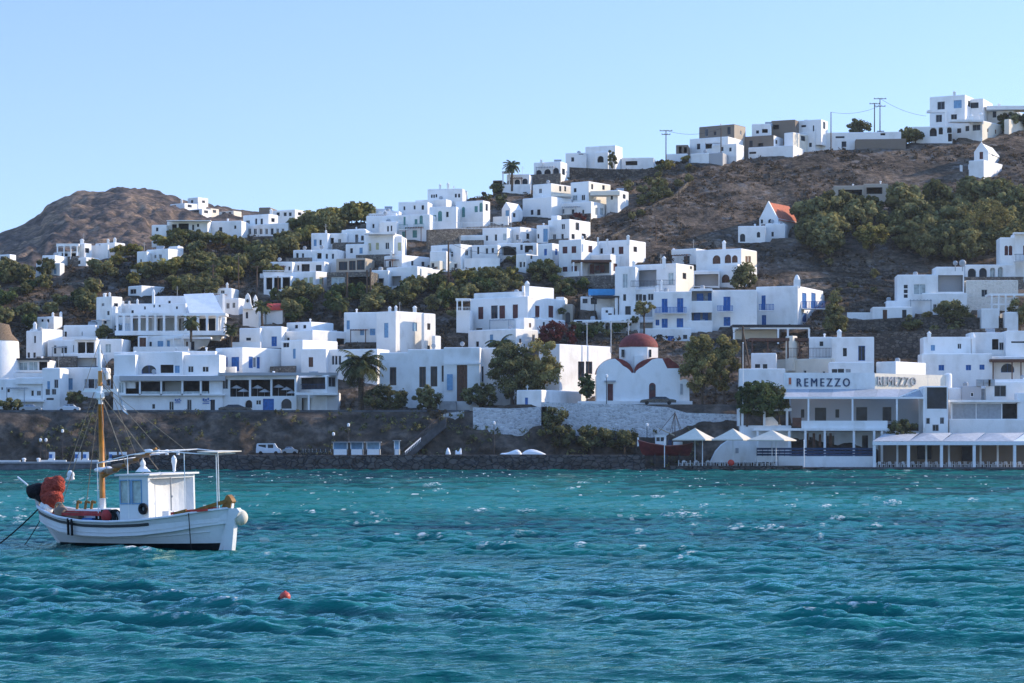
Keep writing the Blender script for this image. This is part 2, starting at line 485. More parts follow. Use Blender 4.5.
    t.links.new(mf.outputs[2], df.inputs['Color']); lin(t, bp, 'Normal', df, 'Normal'); lin(t, bp, 'Normal', gl, 'Normal')
    fr = t.nodes.new('ShaderNodeFresnel'); fr.inputs['IOR'].default_value = 1.33; lin(t, bp, 'Normal', fr, 'Normal')
    sa = t.nodes.new('ShaderNodeAttribute'); sa.attribute_name = 'gloss'
    k1 = t.nodes.new('ShaderNodeMath'); k1.operation = 'MULTIPLY'; lin(t, fr, 0, k1, 0); lin(t, sa, 'Fac', k1, 1)
    nf = t.nodes.new('ShaderNodeMath'); nf.operation = 'SUBTRACT'; nf.inputs[0].default_value = 1.0; t.links.new(mu.outputs[0], nf.inputs[1])
    k2 = t.nodes.new('ShaderNodeMath'); k2.operation = 'MULTIPLY'; k2.use_clamp = True; lin(t, k1, 0, k2, 0); lin(t, nf, 0, k2, 1)
    ms = t.nodes.new('ShaderNodeMixShader'); lin(t, k2, 0, ms, 0); t.links.new(df.outputs[0], ms.inputs[1]); t.links.new(gl.outputs[0], ms.inputs[2]); t.links.new(ms.outputs[0], out.inputs[0])
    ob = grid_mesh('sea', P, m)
    me = ob.data
    # sea-bed: sand shows teal, weed shows navy
    bed = 0.55 + 0.45 * fbm(X / 30, Y / 45, 4, 11) + 0.8 * fbm(X / 22, Y / 9, 4, 13) * np.interp(Y, [60, 150], [.3, 1])
    band = np.exp(-((Y - 108) / 20) ** 2) * np.clip(0.75 + 1.1 * fbm(X / 9 + 3, Y / 14, 4, 21) + 0.012 * X, 0, 1.3)
    bed = bed - np.interp(Y, [190, 260, 330], [0, .22, .36]) + 0.25 * np.exp(-((Y - 160) / 26) ** 2) - 0.95 * band - 0.25 * np.exp(-((Y - 75) / 22) ** 2) * np.clip(0.6 + fbm(X / 12, Y / 18, 3, 31), 0, 1)
    attr(me, 'bed', np.clip(bed, 0, 1))
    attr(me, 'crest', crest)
    attr(me, 'gloss', np.interp(Y, [36, 60, 110, 220, 430], [.82, .72, .48, .34, .26]) * (1 + .5 * fbm(X / 18, Y / 30, 3, 61)))
    FOAM = float(np.percentile(crest, 99.7))
    pk = (crest - FOAM) / 0.030 + 1.9 * (fbm(X / 5, Y / 6, 3, 41) - 0.25)
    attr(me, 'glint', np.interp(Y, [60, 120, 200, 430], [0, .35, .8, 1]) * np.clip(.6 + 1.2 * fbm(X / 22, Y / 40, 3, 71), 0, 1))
    attr(me, 'foam', np.clip(pk, 0, 1))
    return ob
make_water()
# far water either side of the detailed sheet, 5 cm lower
mb = MB()
mb.quad((-900, -60, -0.9), (900, -60, -0.9), (900, 445, -0.9), (-900, 445, -0.9))
tag(mb.build('sea_bed', simple('sea_bed_sand', (0.05, 0.16, 0.18), rough=0.9)), kind='structure')

# ------------------------------------------------------------------ hillside
def hill_material():
    m, t, b = mat_nodes('dry_hillside')
    b.inputs['Roughness'].default_value = 0.95
    b.inputs['Specular IOR Level'].default_value = 0.05
    g = t.nodes.new('ShaderNodeNewGeometry')
    n1 = t.nodes.new('ShaderNodeTexNoise'); n1.inputs['Scale'].default_value = 0.10; n1.inputs['Detail'].default_value = 7; n1.inputs['Roughness'].default_value = 0.65
    lin(t, g, 'Position', n1, 'Vector')
    r1 = t.nodes.new('ShaderNodeValToRGB'); e = r1.color_ramp.elements
    e[0].position = 0.34; e[0].color = (0.059, 0.050, 0.041, 1)
    e[1].position = 0.70; e[1].color = (0.302, 0.234, 0.178, 1)
    e2 = e.new(0.52); e2.color = (0.159, 0.122, 0.096, 1)
    lin(t, n1, 'Fac', r1, 'Fac')
    n2 = t.nodes.new('ShaderNodeTexNoise'); n2.inputs['Scale'].default_value = 0.75; n2.inputs['Detail'].default_value = 6; n2.inputs['Roughness'].default_value = 0.7
    lin(t, g, 'Position', n2, 'Vector')
    r2 = t.nodes.new('ShaderNodeValToRGB'); e = r2.color_ramp.elements
    e[0].position = 0.40; e[0].color = (0.36, 0.36, 0.33, 1)
    e[1].position = 0.64; e[1].color = (1.25, 1.2, 1.12, 1)
    lin(t, n2, 'Fac', r2, 'Fac')
    mx = t.nodes.new('ShaderNodeMix'); mx.data_type = 'RGBA'; mx.blend_type = 'MULTIPLY'; mx.inputs[0].default_value = 0.9
    lin(t, r1, 'Color', mx, 6); lin(t, r2, 'Color', mx, 7)
    # grey rock outcrops
    n3 = t.nodes.new('ShaderNodeTexNoise'); n3.inputs['Scale'].default_value = 0.33; n3.inputs['Detail'].default_value = 8; n3.inputs['Roughness'].default_value = 0.7
    lin(t, g, 'Position', n3, 'Vector')
    r3 = t.nodes.new('ShaderNodeMapRange'); r3.inputs[1].default_value = 0.56; r3.inputs[2].default_value = 0.63
    lin(t, n3, 'Fac', r3, 0)
    m3 = t.nodes.new('ShaderNodeMix'); m3.data_type = 'RGBA'; m3.inputs[7].default_value = (0.20, 0.175, 0.155, 1)
    t.links.new(r3.outputs[0], m3.inputs[0]); t.links.new(mx.outputs[2], m3.inputs[6])
    t.links.new(m3.outputs[2], b.inputs['Base Color'])
    bp = t.nodes.new('ShaderNodeBump'); bp.inputs['Strength'].default_value = 0.9; bp.inputs['Distance'].default_value = 1.2
    lin(t, n2, 'Fac', bp, 'Height'); lin(t, bp, 'Normal', b, 'Normal')
    return m
M['hill'] = hill_material()

def make_cliff():
    """earth and rock face between the quay and the upper road"""
    m, t, b = mat_nodes('earth_cliff')
    b.inputs['Roughness'].default_value = 0.95; b.inputs['Specular IOR Level'].default_value = 0.05
    g = t.nodes.new('ShaderNodeNewGeometry')
    n = t.nodes.new('ShaderNodeTexNoise'); n.inputs['Scale'].default_value = 0.28; n.inputs['Detail'].default_value = 9; n.inputs['Roughness'].default_value = 0.68
    lin(t, g, 'Position', n, 'Vector')
    r = t.nodes.new('ShaderNodeValToRGB'); e = r.color_ramp.elements
    e[0].position = 0.36; e[0].color = (0.030, 0.027, 0.022, 1)
    e[1].position = 0.72; e[1].color = (0.20, 0.155, 0.12, 1)
    e.new(0.52).color = (0.082, 0.065, 0.052, 1)
    lin(t, n, 'Fac', r, 'Fac'); lin(t, r, 'Color', b, 'Base Color')
    bp = t.nodes.new('ShaderNodeBump'); bp.inputs['Strength'].default_value = 0.8; bp.inputs['Distance'].default_value = 0.8
    lin(t, n, 'Fac', bp, 'Height'); lin(t, bp, 'Normal', b, 'Normal')
    M['cliff'] = m
    pxs = np.arange(-420, 1440, 2.5); T = np.linspace(0, 1, 34)
    top = hill_z(ux(pxs) * 442, np.full(len(pxs), 442.0))
    X = np.zeros((len(T), len(pxs))); Y = X.copy(); Z = X.copy()
    for i, tt in enumerate(T):
        Y[i] = 433 + 9.2 * tt ** 1.5
        X[i] = ux(pxs) * Y[i]
        Z[i] = 0.2 + (top - 0.2) * tt
    n1 = fbm(X / 5, Z / 3.5, 5, 6)
    w = np.clip(np.minimum(T, (1 - T) * 1.0) * 6, 0, 1)[:, None]
    Y = Y + w * n1 * 2.6; Z = Z + w * 0.5 * fbm(X / 3, Z / 3, 3, 8)
    X = X * 1.0
    return grid_mesh('cliff', np.stack([X, Y, Z], 2), m)
make_cliff()

FAR_X = [-420, -200, -60, 0, 20, 41, 46, 68, 88, 110, 123, 143, 164, 180, 205, 240, 300, 460]
FAR_Y = [262, 252, 242, 235, 228, 219, 211, 200, 194, 190, 189, 190.5, 195, 199, 205, 211, 222, 240]
def far_Y(px, py):
    """depth where the far hill passes through a picture point"""
    T = np.linspace(0, 1, 200); s_ = np.interp(px, FAR_X, FAR_Y)
    zt = H + (CY - s_) * 1200 / F; zb = H + (CY - 292.) * 760 / F
    y = CY - F * (zb + (zt - zb) * T ** .92 - H) / (760 + 440 * T)
    return float(np.interp(-py, -y, 760 + 440 * T))
def make_far_hill():
    px = np.arange(-420, 460, 2.5)
    s = np.interp(px, FAR_X, FAR_Y)
    T = np.concatenate([np.linspace(0, 1, 70), 1 + np.linspace(0.05, 1, 12)])
    X = np.zeros((len(T), len(px))); Y = X.copy(); Z = X.copy()
    for i, tt in enumerate(T):
        Y[i] = 760 + 440 * tt
        ztop = H + (CY - s) * 1200 / F
        zb = H + (CY - 292.) * 760 / F
        f = min(tt, 1) ** 0.92
        X[i] = ux(px) * Y[i]
        Z[i] = zb + (ztop - zb) * f - (0.35 * 440 * max(0, tt - 1))
    A = np.clip(T * 4, 0, 1)[:, None]
    Z += A * (1 - .45 * np.clip(T, 0, 1) ** 5)[:, None] * (8.5 * fbm(X / 45, Y / 60, 6, 3) + 6.0 * np.abs(fbm(X / 9, Y / 10, 5, 9)) - 2.0)
    m, t, b = mat_nodes('far_rocky_hill')
    b.inputs['Roughness'].default_value = 0.95; b.inputs['Specular IOR Level'].default_value = 0.03
    g = t.nodes.new('ShaderNodeNewGeometry')
    n = t.nodes.new('ShaderNodeTexNoise'); n.inputs['Scale'].default_value = 0.05; n.inputs['Detail'].default_value = 9; n.inputs['Roughness'].default_value = 0.72
    lin(t, g, 'Position', n, 'Vector')
    r = t.nodes.new('ShaderNodeValToRGB'); e = r.color_ramp.elements
    e[0].position = 0.36; e[0].color = (0.045, 0.045, 0.05, 1)
    e[1].position = 0.66; e[1].color = (0.37, 0.255, 0.17, 1)
    e.new(0.5).color = (0.135, 0.105, 0.09, 1)
    lin(t, n, 'Fac', r, 'Fac')
    nb = t.nodes.new('ShaderNodeTexNoise'); nb.inputs['Scale'].default_value = 0.28; nb.inputs['Detail'].default_value = 8; nb.inputs['Roughness'].default_value = 0.75; lin(t, g, 'Position', nb, 'Vector')
    rb = t.nodes.new('ShaderNodeValToRGB'); rb.color_ramp.elements[0].position = .42; rb.color_ramp.elements[0].color = (.35, .36, .33, 1); rb.color_ramp.elements[1].position = .58; rb.color_ramp.elements[1].color = (1.25, 1.2, 1.15, 1); lin(t, nb, 'Fac', rb, 'Fac')
    mxb = t.nodes.new('ShaderNodeMix'); mxb.data_type = 'RGBA'; mxb.blend_type = 'MULTIPLY'; mxb.inputs[0].default_value = .85; lin(t, r, 'Color', mxb, 6); lin(t, rb, 'Color', mxb, 7)
    t.links.new(mxb.outputs[2], b.inputs['Base Color'])
    bp = t.nodes.new('ShaderNodeBump'); bp.inputs['Strength'].default_value = 0.9; bp.inputs['Distance'].default_value = 4
    lin(t, n, 'Fac', bp, 'Height'); lin(t, bp, 'Normal', b, 'Normal')
    return grid_mesh('far_hill', np.stack([X, Y, Z], 2), m)
make_far_hill()

# ------------------------------------------------------------------ quay, roads
QUAY = 3.5 - 5.0 * 420 / F      # upper part, row 455
def prism(mb, pts, z0, z1):
    """vertical prism over a plan polygon (counter-clockwise)"""
    mb.poly([(x, y, z1) for x, y in pts])
    for i in range(len(pts)):
        a, b = pts[i], pts[(i + 1) % len(pts)]
        mb.quad((a[0], a[1], z0), (b[0], b[1], z0), (b[0], b[1], z1), (a[0], a[1], z1))

def rough_wall(name, px0, px1, Y, Yb, z1, mat, amp=0.35, seed=1):
    """quay block with an uneven sea face"""
    n = int((px1 - px0) / 2); pxs = np.linspace(px0, px1, n)
    prof = [(Y - 0.5, -1.0), (Y - 0.35, 0.1), (Y - 0.25, z1 * 0.35), (Y - 0.1, z1 * 0.7), (Y, z1 - 0.05), (Y + 0.15, z1), (Yb, z1)]
    P = np.zeros((len(prof), n, 3))
    for i, (yy, zz) in enumerate(prof):
        P[i, :, 0] = ux(pxs) * Y; P[i, :, 1] = yy; P[i, :, 2] = zz
        if i < 5:
            P[i, :, 1] += amp * fbm(P[i, :, 0] / 1.3, np.full(n, zz * 1.5 + i * 7), 4, seed)
    return grid_mesh(name, P, mat, smooth=False)
rough_wall('quay', 112, 645, 420, 436, QUAY, M['dark_stone'], 0.45, 4)
rough_wall('quay_landing', -420, 111.8, 421, 436, zof(463.5, 421), M['dark_concrete'], 0.15, 5)
mb = MB(); x0, x1 = ux(-420) * 422, ux(111.8) * 422
mb.box((x0, 420.85, zof(463.5, 421)), (x1 - x0, 0, 0), (0, 1.6, 0), (0, 0, 0.32))
tag(mb.build('kerb', 'concrete'), kind='structure')
rough_wall('shore_rocks', 645.2, 1440, 421.6, 437, 0.45, M['dark_stone'], 0.8, 6)
# upper road along the top of the cliff, with a parapet kerb
mb = MB()
x0, x1 = ux(-420) * 447, ux(470) * 447
mb.quad((x0, 443.2, ROAD_Z + .03), (x1, 443.2, ROAD_Z + .03), (x1, 451.4, ROAD_Z + .03), (x0, 451.4, ROAD_Z + .03))
tag(mb.build('road', 'asphalt'), kind='structure')
mb = MB(); mb.box((x0, 442.2, ROAD_Z - .25), (x1 - x0, 0, 0), (0, 0.45, 0), (0, 0, .62))
tag(mb.build('road_parapet', 'dark_concrete'), 'low concrete parapet along the upper road above the cliff', 'wall')
# ------------------------------------------------------------------ house builder
TILE = {'A': (0, 180, 4.876), 'B': (180, 180, 4.876), 'C': (360, 140, 4.876), 'D': (560, 80, 4.267), 'E': (784, 80, 4.267),
        'F': (0, 270, 4.876), 'G': (180, 270, 4.876), 'H': (360, 270, 4.876), 'I': (560, 220, 4.876), 'J': (740, 220, 3.595),
        'K': (560, 320, 4.267), 'L': (740, 340, 3.606), 'M': (0, 380, 2.846), 'N': (220, 390, 3.012), 'O': (0, 320, 6.83), 'Q': (884, 300, 6.83), 'S': (740, 310, 6.4), 'P': (0, 0, 1.0),
        'U': (630, 400, 5.12), 'V': (860, 400, 6.244)}
KINDS = {  # kind: (frame material, leaf material, part name, sort)
    'w': ('white_paint', 'glass', 'window', 'pane'), 'wb': ('blue', 'glass', 'window', 'pane'), 'wd': ('grey_paint', 'glass', 'window', 'pane'),
    'wp': ('white_paint', 'paleglass', 'window', 'pane'), 'wm': ('maroon', 'glass', 'window', 'pane'), 'wn': ('brown', 'glass', 'window', 'pane'),
    'wg': ('green', 'paleglass', 'window', 'pane'),
    'b': ('blue', 'blue', 'shutter', 'leaf'), 'bp': ('paleblue', 'paleblue', 'shutter', 'leaf'), 'r': ('maroon', 'maroon', 'shutter', 'leaf'), 'g': ('green', 'green', 'shutter', 'leaf'),
    'n': ('brown', 'brown', 'shutter', 'leaf'), 'y': ('yellow', 'yellow', 'shutter', 'leaf'), 'x': ('grey_paint', 'grey_paint', 'shutter', 'leaf'),
    'B': ('blue', 'blue', 'door', 'leaf'), 'N': ('brown', 'brown', 'door', 'leaf'), 'R': ('maroon', 'maroon', 'door', 'leaf'), 'D': ('dark', 'dark', 'door', 'leaf'), 'Gd': ('green', 'green', 'door', 'leaf'),
    'd': ('white_paint', 'glass', 'window', 'bare'),
    'o': (None, None, None, 'open'), 'p': (None, None, None, 'open'),
}

FOOT = []
class House:
    def __init__(s, tile, name, label, cat='house', py=None, px=None, Y=None, group=None):
        s.ox, s.oy, s.k = TILE[tile]
        s.name, s.label, s.cat, s.group = name, label, cat, group
        s.root = None; s.Y = Y; s.fixed = Y is not None
        s.nb = 0; s.crng = random.Random(label)
    def X(s, x): return s.ox + x / s.k
    def Yp(s, y): return s.oy + y / s.k
    def ensure(s, p):
        if s.root is None:
            s.root = root(s.name, s.label, s.cat, p, s.group)
            s.o = Vector(p)
        return s.root
    def part(s, mb, name, mat, parent=None, smooth=False):
        return mb.build(name, mat, parent if parent is not None else s.root, s.o, smooth)
    def block(s, x0, xm, x1, yt, yb, wins=(), th=30, mat='white', Y=None, dY=0.0, dep=6.0, skirt=3.0, cham=0.16, roof=None, name='wall', matR=None):
        px0, pxm, px1 = s.X(x0), s.X(xm), s.X(x1)
        pyt, pyb = s.Yp(yt), s.Yp(yb)
        if Y is None:
            Y = s.Y if s.Y is not None else ground_Y(pxm, pyb)
        Yd = Y + dY
        if s.Y is not None and dY <= 1.5 and pyb < 411.5:
            Yg = ground_Y(pxm, pyb)
            if Yg < s.Y - 2.5 and not s.fixed: Yd = Yg + max(-1.0, min(dY, 1.0))
        Y = Yd
        if s.Y is None: s.Y = Y
        P = at(pxm, pyb, Y)
        s.ensure(P)
        if th > 40 and px1 - pxm > 3: th = 40
        t_ = math.radians(th); c_, s_ = math.cos(t_), math.sin(t_)
        e1 = Vector((-c_, s_, 0)); e2 = Vector((s_, c_, 0)); up = Vector((0, 0, 1))
        def A_(px): u = ux(px); return (P.x - u * P.y) / (c_ + u * s_)
        def B_(px): u = ux(px); return (u * P.y - P.x) / (s_ - u * c_)
        a = A_(px0) if pxm - px0 > 0.4 else dep
        b = B_(px1) if (px1 - pxm > 0.4 and th > 21) else dep
        b = min(b, 26) if b > 0.3 else dep
        zt = zof(pyt, Y); zb = P.z - skirt
        FOOT.append((P.x, P.y, c_, s_, a, b, P.z))
        Q = lambda al, be, z: Vector((P.x, P.y, 0)) + e1 * al + e2 * be + up * z
        faces = {'L': [], 'R': []}
        for w in wins:
            f, wx0, wy0, wx1, wy1, k = w[:6]
            cv = A_ if f == 'L' else B_
            h0, h1 = sorted((cv(s.X(wx0)), cv(s.X(wx1))))
            mid = (h0 + h1) / 2
            dpt = (P.y + (e1 if f == 'L' else e2).y * mid)
            z1, z0 = zof(s.Yp(wy0), dpt), zof(s.Yp(wy1), dpt)
            arch = k.startswith('a')
            k2 = k[1:] if arch else k
            if not k2: k2 = 'd'
            ln = a if f == 'L' else b
            h0 = max(h0, 0.08); h1 = min(h1, ln - 0.08)
            z1 = min(z1, zt - cham - 0.06); z0 = max(z0, zb + 0.1)
            if h1 - h0 < 0.15 or z1 - z0 < 0.15: continue
            faces[f].append((h0, h1, z0, z1, k2, arch, w[6] if len(w) > 6 else None))
        hv = zt - P.z
        if s.cat in ('house', 'hotel', 'villa') and hv > 2.6:      # faces the picture leaves plain still have small openings
            r = random.Random(s.label + str(s.nb))
            for f, ln, on in (('L', a, px1 - pxm >= 0 and pxm - px0 > 1), ('R', b, px1 - pxm > 8)):
                if faces[f] or not on or ln < 3.2: continue
                for q in range(1 if ln < 6 else 2 if ln < 10 else 3):
                    c0 = ln * (q + r.uniform(.35, .65)) / (1 if ln < 6 else 2 if ln < 10 else 3); w_, h_ = r.choice(((.8, 1.1), (.7, .9), (.9, 1.9), (.6, .8))); z0 = P.z + min(hv - h_ - .6, r.choice((.9, 1.1, 1.4)) + (hv > 5.5) * 2.6)
                    if z0 < P.z + .2 or c0 - w_ / 2 < .3 or c0 + w_ / 2 > ln - .3: continue
                    faces[f].append((c0 - w_ / 2, c0 + w_ / 2, z0, z0 + h_, r.choice(('w', 'wd', 'bp', 'w', 'd', 'n')), r.random() < .15, None))
        mb = MB()
        inn = MB(); inp = MB()
        def face(f, mbx):
            ln = a if f == 'L' else b
            pt = (lambda h, z, d=0.0: Q(h, d, z)) if f == 'L' else (lambda h, z, d=0.0: Q(d, h, z))
            H_ = faces[f]
            ztop = zt - cham
            hs = sorted(set([0, ln] + [v for w in H_ for v in w[:2]])); zs = sorted(set([zb, ztop] + [v for w in H_ for v in w[2:4]]))
            for i in range(len(hs) - 1):
                for j in range(len(zs) - 1):
                    hc, zc = (hs[i] + hs[i + 1]) / 2, (zs[j] + zs[j + 1]) / 2
                    if any(w[0] < hc < w[1] and w[2] < zc < w[3] for w in H_): continue
                    mbx.quad(pt(hs[i], zs[j]), pt(hs[i + 1], zs[j]), pt(hs[i + 1], zs[j + 1]), pt(hs[i], zs[j + 1]))
            for h0, h1, z0, z1, k, arch, dd in H_:
                deep = dd if dd else (2.2 if k in 'op' else 0.22)
                for (p, q) in (((h0, z0), (h1, z0)), ((h1, z0), (h1, z1)), ((h1, z1), (h0, z1)), ((h0, z1), (h0, z0))):
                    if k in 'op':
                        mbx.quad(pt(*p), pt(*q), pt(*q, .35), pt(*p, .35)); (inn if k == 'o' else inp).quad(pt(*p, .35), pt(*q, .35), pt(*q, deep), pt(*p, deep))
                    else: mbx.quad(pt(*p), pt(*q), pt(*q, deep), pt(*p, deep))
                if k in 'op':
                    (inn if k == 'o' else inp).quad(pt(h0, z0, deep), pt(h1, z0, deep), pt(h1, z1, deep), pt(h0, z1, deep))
                if arch:
                    r = (h1 - h0) / 2; rz = min(r, (z1 - z0) * 0.7); zc = z1 - rz; hm = (h0 + h1) / 2
                    for sg in (-1, 1):
                        arc = [(hm + sg * r * math.cos(i * PI / 16), zc + rz * math.sin(i * PI / 16)) for i in range(9)]
                        cr = (hm + sg * r, z1)
                        for i in range(8):
                            mbx.poly([pt(*cr, -.004), pt(*arc[i], -.004), pt(*arc[i + 1], -.004)])
                            mbx.quad(pt(*arc[i], -.004), pt(*arc[i + 1], -.004), pt(*arc[i + 1], deep - .03), pt(*arc[i], deep - .03))
                if k in 'op': continue
                fm, lm, nm, sort = KINDS[k]
                w_, hgt = h1 - h0, z1 - z0
                if nm == 'shutter' and hgt > 1.75 * w_ and hgt > 2.2: nm = 'door'
                fr = MB(); pn = MB(); fw = min(0.09, w_ * 0.16)
                def slab(m_, ha, hb, za, zb_, d0, d1):
                    m_.box(pt(ha, za, d1), pt(hb, za, d1) - pt(ha, za, d1), pt(ha, za, d0) - pt(ha, za, d1), up * (zb_ - za))
                if sort == 'bare':
                    slab(pn, h0 + .005, h1 - .005, z0 + .005, z1 - .005, deep - .06, deep - .01)
                    s.part(pn, 'window', lm); continue
                d1 = deep - .02; d0 = d1 - .10
                slab(fr, h0 + .004, h0 + fw, z0 + .004, z1 - .004, d0, d1); slab(fr, h1 - fw, h1 - .004, z0 + .004, z1 - .004, d0, d1)
                slab(fr, h0 + fw, h1 - fw, z1 - fw, z1 - .004, d0, d1); slab(fr, h0 + fw, h1 - fw, z0 + .004, z0 + fw, d0, d1)
                if sort == 'pane':
                    if w_ > 0.7: slab(fr, (h0 + h1) / 2 - .03, (h0 + h1) / 2 + .03, z0 + fw, z1 - fw, d0 + .02, d1)
                    slab(pn, h0 + fw, h1 - fw, z0 + fw, z1 - fw, d1 - .045, d1 - .02)
                    wo = s.part(fr, nm, fm); s.part(pn, 'pane', lm, wo)
                else:
                    hm = (h0 + h1) / 2; g = 0.018
                    for ha, hb in ((h0 + fw, hm - g), (hm + g, h1 - fw)) if w_ > 0.75 else ((h0 + fw, h1 - fw),):
                        slab(fr, ha, hb, z0 + fw, z1 - fw, d0 + .04, d1)
                        for zz in (0.33, 0.66):
                            za = z0 + hgt * zz
                            slab(fr, ha, hb, za - .03, za + .03, d0 + .02, d0 + .04)
                    s.part(fr, nm, fm)
        face('L', mb)
        mR = mb
        if matR: mR = MB()
        face('R', mR)
        z1 = zt - cham
        mb.quad(Q(a, 0, zb), Q(a, b, zb), Q(a, b, z1), Q(a, 0, z1)); mb.quad(Q(a, b, zb), Q(0, b, zb), Q(0, b, z1), Q(a, b, z1))
        # rounded parapet rim and sunk roof
        k = cham
        ring0 = [Q(0, 0, z1), Q(a, 0, z1), Q(a, b, z1), Q(0, b, z1)]
        k1 = min(k * 0.35, a * .2, b * .2)
        r1 = [Q(k1, k1, zt - k * .3), Q(a - k1, k1, zt - k * .3), Q(a - k1, b - k1, zt - k * .3), Q(k1, b - k1, zt - k * .3)]
        k2 = min(k, a * .3, b * .3)
        r2 = [Q(k2, k2, zt), Q(a - k2, k2, zt), Q(a - k2, b - k2, zt), Q(k2, b - k2, zt)]
        k3 = min(k + .2, a * .4, b * .4)
        r3 = [Q(k3, k3, zt), Q(a - k3, k3, zt), Q(a - k3, b - k3, zt), Q(k3, b - k3, zt)]
        zr = zt - 0.35
        r4 = [Vector((v.x, v.y, zr)) for v in r3]
        for ra, rb in ((ring0, r1), (r1, r2), (r2, r3), (r3, r4)):
            for i in range(4):
                j = (i + 1) % 4
                mb.quad(ra[i], ra[j], rb[j], rb[i])
        s.part(mb, name, mat)
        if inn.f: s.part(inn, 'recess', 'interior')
        if inp.f: s.part(inp, 'recess', 'grey_plaster')  # porch recesses: shade painted in as a paler grey
        if matR: s.part(mR, 'side_wall', matR)
        rf = MB(); rf.quad(*r4); s.part(rf, 'roof', roof or mat)
        if roof is None and s.crng.random() < .5 and a > 2 and b > 2: s.clutter(Q, a, b, zt)
        if s.nb == 0 and not s.fixed and pyb < 405 and Y < 640 and s.crng.random() < .62:
            tw = MB(); e_ = s.crng.uniform(.4, 1.6); hh = s.crng.uniform(.5, 1.1)
            tw.box(Q(a + e_, -2.6, zb - .5), Q(-e_, -2.6, 0) - Q(a + e_, -2.6, 0), Q(0, -2.2, 0) - Q(0, -2.6, 0), up * (P.z + hh - zb + .5))
            s.part(tw, 'terrace_wall', 'white' if s.crng.random() < .65 else 'stone')
        if s.nb == 0 and not s.fixed and pyb < 405 and Y < 640 and a > 4.5 and hv > 3.2 and s.crng.random() < .45:
            pg = MB(); a0, a1 = a * s.crng.uniform(.1, .3), a * s.crng.uniform(.55, .85); zc = P.z + 2.45; m_ = s.crng.choice(('white', 'brown', 'grey_paint'))
            for i in range(7):
                al = a0 + (a1 - a0) * i / 6; pg.box(Q(al, -2.1, zc), Q(al + .16, -2.1, 0) - Q(al, -2.1, 0), Q(0, -.05, 0) - Q(0, -2.1, 0), up * .12)
            pg.box(Q(a1 + .2, -2.1, zc - .14), Q(a0 - .1, 0, 0) - Q(a1 + .2, 0, 0), Q(0, -1.95, 0) - Q(0, -2.1, 0), up * .14)
            for al in (a0, a1): pg.box(Q(al + .14, -2.1, P.z - 1), Q(al, 0, 0) - Q(al + .14, 0, 0), Q(0, -1.96, 0) - Q(0, -2.1, 0), up * 3.3)
            s.part(pg, 'pergola', m_)
        s.nb += 1
        s.last = dict(P=P, e1=e1, e2=e2, a=a, b=b, zt=zt, Y=Y, A=A_, B=B_)
        return s
    def clutter(s, Q, a, b, zt):
        r = s.crng; k = r.choice(('antenna', 'water_tank', 'solar_heater', 'dish', 'vent', 'air_conditioner')); al, be = r.uniform(.25, .75) * a, r.uniform(.3, .7) * b
        p = Q(al, be, zt - .35); mb = MB(); mat = 'white_paint'
        if k == 'antenna':
            mb.tube([p, p + Vector((0, 0, 2.6))], .03, 4); mat = 'metal'
            for z, w in ((2.5, .5), (2.25, .7), (2.0, .9)): mb.box(p + Vector((-w / 2, 0, z)), (w, 0, 0), (0, .03, 0), (0, 0, .03))
        elif k == 'water_tank': mb.lathe(p, [(.5, 0), (.5, 1.0), (.3, 1.2), (.02, 1.22)], 12); mat = 'grey_paint'
        elif k == 'solar_heater':
            mb.box(p, (1.6, 0, 0), (0, -.9, .0), (0, .5, .9)); mb.tube([p + Vector((-.1, .5, 1.0)), p + Vector((1.7, .5, 1.0))], .26, 8); mat = 'grey_paint'
        elif k == 'dish':
            mb.tube([p, p + Vector((0, 0, 1.0))], .04, 5); mb.sphere((p.x, p.y, p.z + 1.1), .45, .18, .45, 10, 6); mat = 'grey_paint'
        elif k == 'vent': mb.lathe(p, [(.16, 0), (.16, .9), (.26, .95), (.26, 1.1), (.02, 1.2)], 8)
        else: mb.box(p, (.9, 0, 0), (0, .4, 0), (0, 0, .7)); mat = 'grey_paint'
        s.part(mb, k, mat)
    def at(s, x, y, dY=0.0): return at(s.X(x), s.Yp(y), s.Y + dY)
    def chimney(s, x, yt, yb, w=8, dY=1.5, mat='white', style=0):
        p = s.at(x, yb, dY); q = s.at(x, yt, dY); ww = w / s.k * (s.Y + dY) / F
        h = max(q.z - p.z, .4); mb = MB(); b = Vector((p.x, p.y, p.z - 1.0))
        mb.cbox(b, ww, ww, h * .62 + 1.0)
        mb.cbox((b.x, b.y, p.z + h * .62), ww * 1.25, ww * 1.25, h * .10)
        mb.lathe((b.x, b.y, p.z + h * .72), [(ww * .55, 0), (ww * .5, h * .1), (ww * .28, h * .2), (0.01, h * .28)], 8)
        return s.part(mb, 'chimney', mat)
    def slab(s, x0, x1, yt, yb, dY=-1.5, dep=1.6, mat='white', name='canopy', Yabs=None):
        """horizontal slab (balcony floor, canopy, cornice) parallel to the picture"""
        Y = (Yabs if Yabs else s.Y) + dY
        p0, p1 = at(s.X(x0), s.Yp(yb), Y), at(s.X(x1), s.Yp(yb), Y); zt = zof(s.Yp(yt), Y)
        mb = MB(); mb.box(p0, (p1.x - p0.x, 0, 0), (0, dep, 0), (0, 0, max(zt - p0.z, .06)))
        s.ensure(p0)
        return s.part(mb, name, mat)
    def posts(s, xs, yt, yb, dY=-1.5, w=0.22, mat='white', name='post', Yabs=None):
        for x in xs:
            Y = (Yabs if Yabs else s.Y) + dY
            p = at(s.X(x), s.Yp(yb), Y); zt = zof(s.Yp(yt), Y)
            mb = MB(); mb.cbox((p.x, p.y, p.z - .3), w, w, zt - p.z + .3)
            mb.cbox((p.x, p.y, zt - .22), w * 1.35, w * 1.35, .12)
            s.ensure(p); s.part(mb, name, mat)
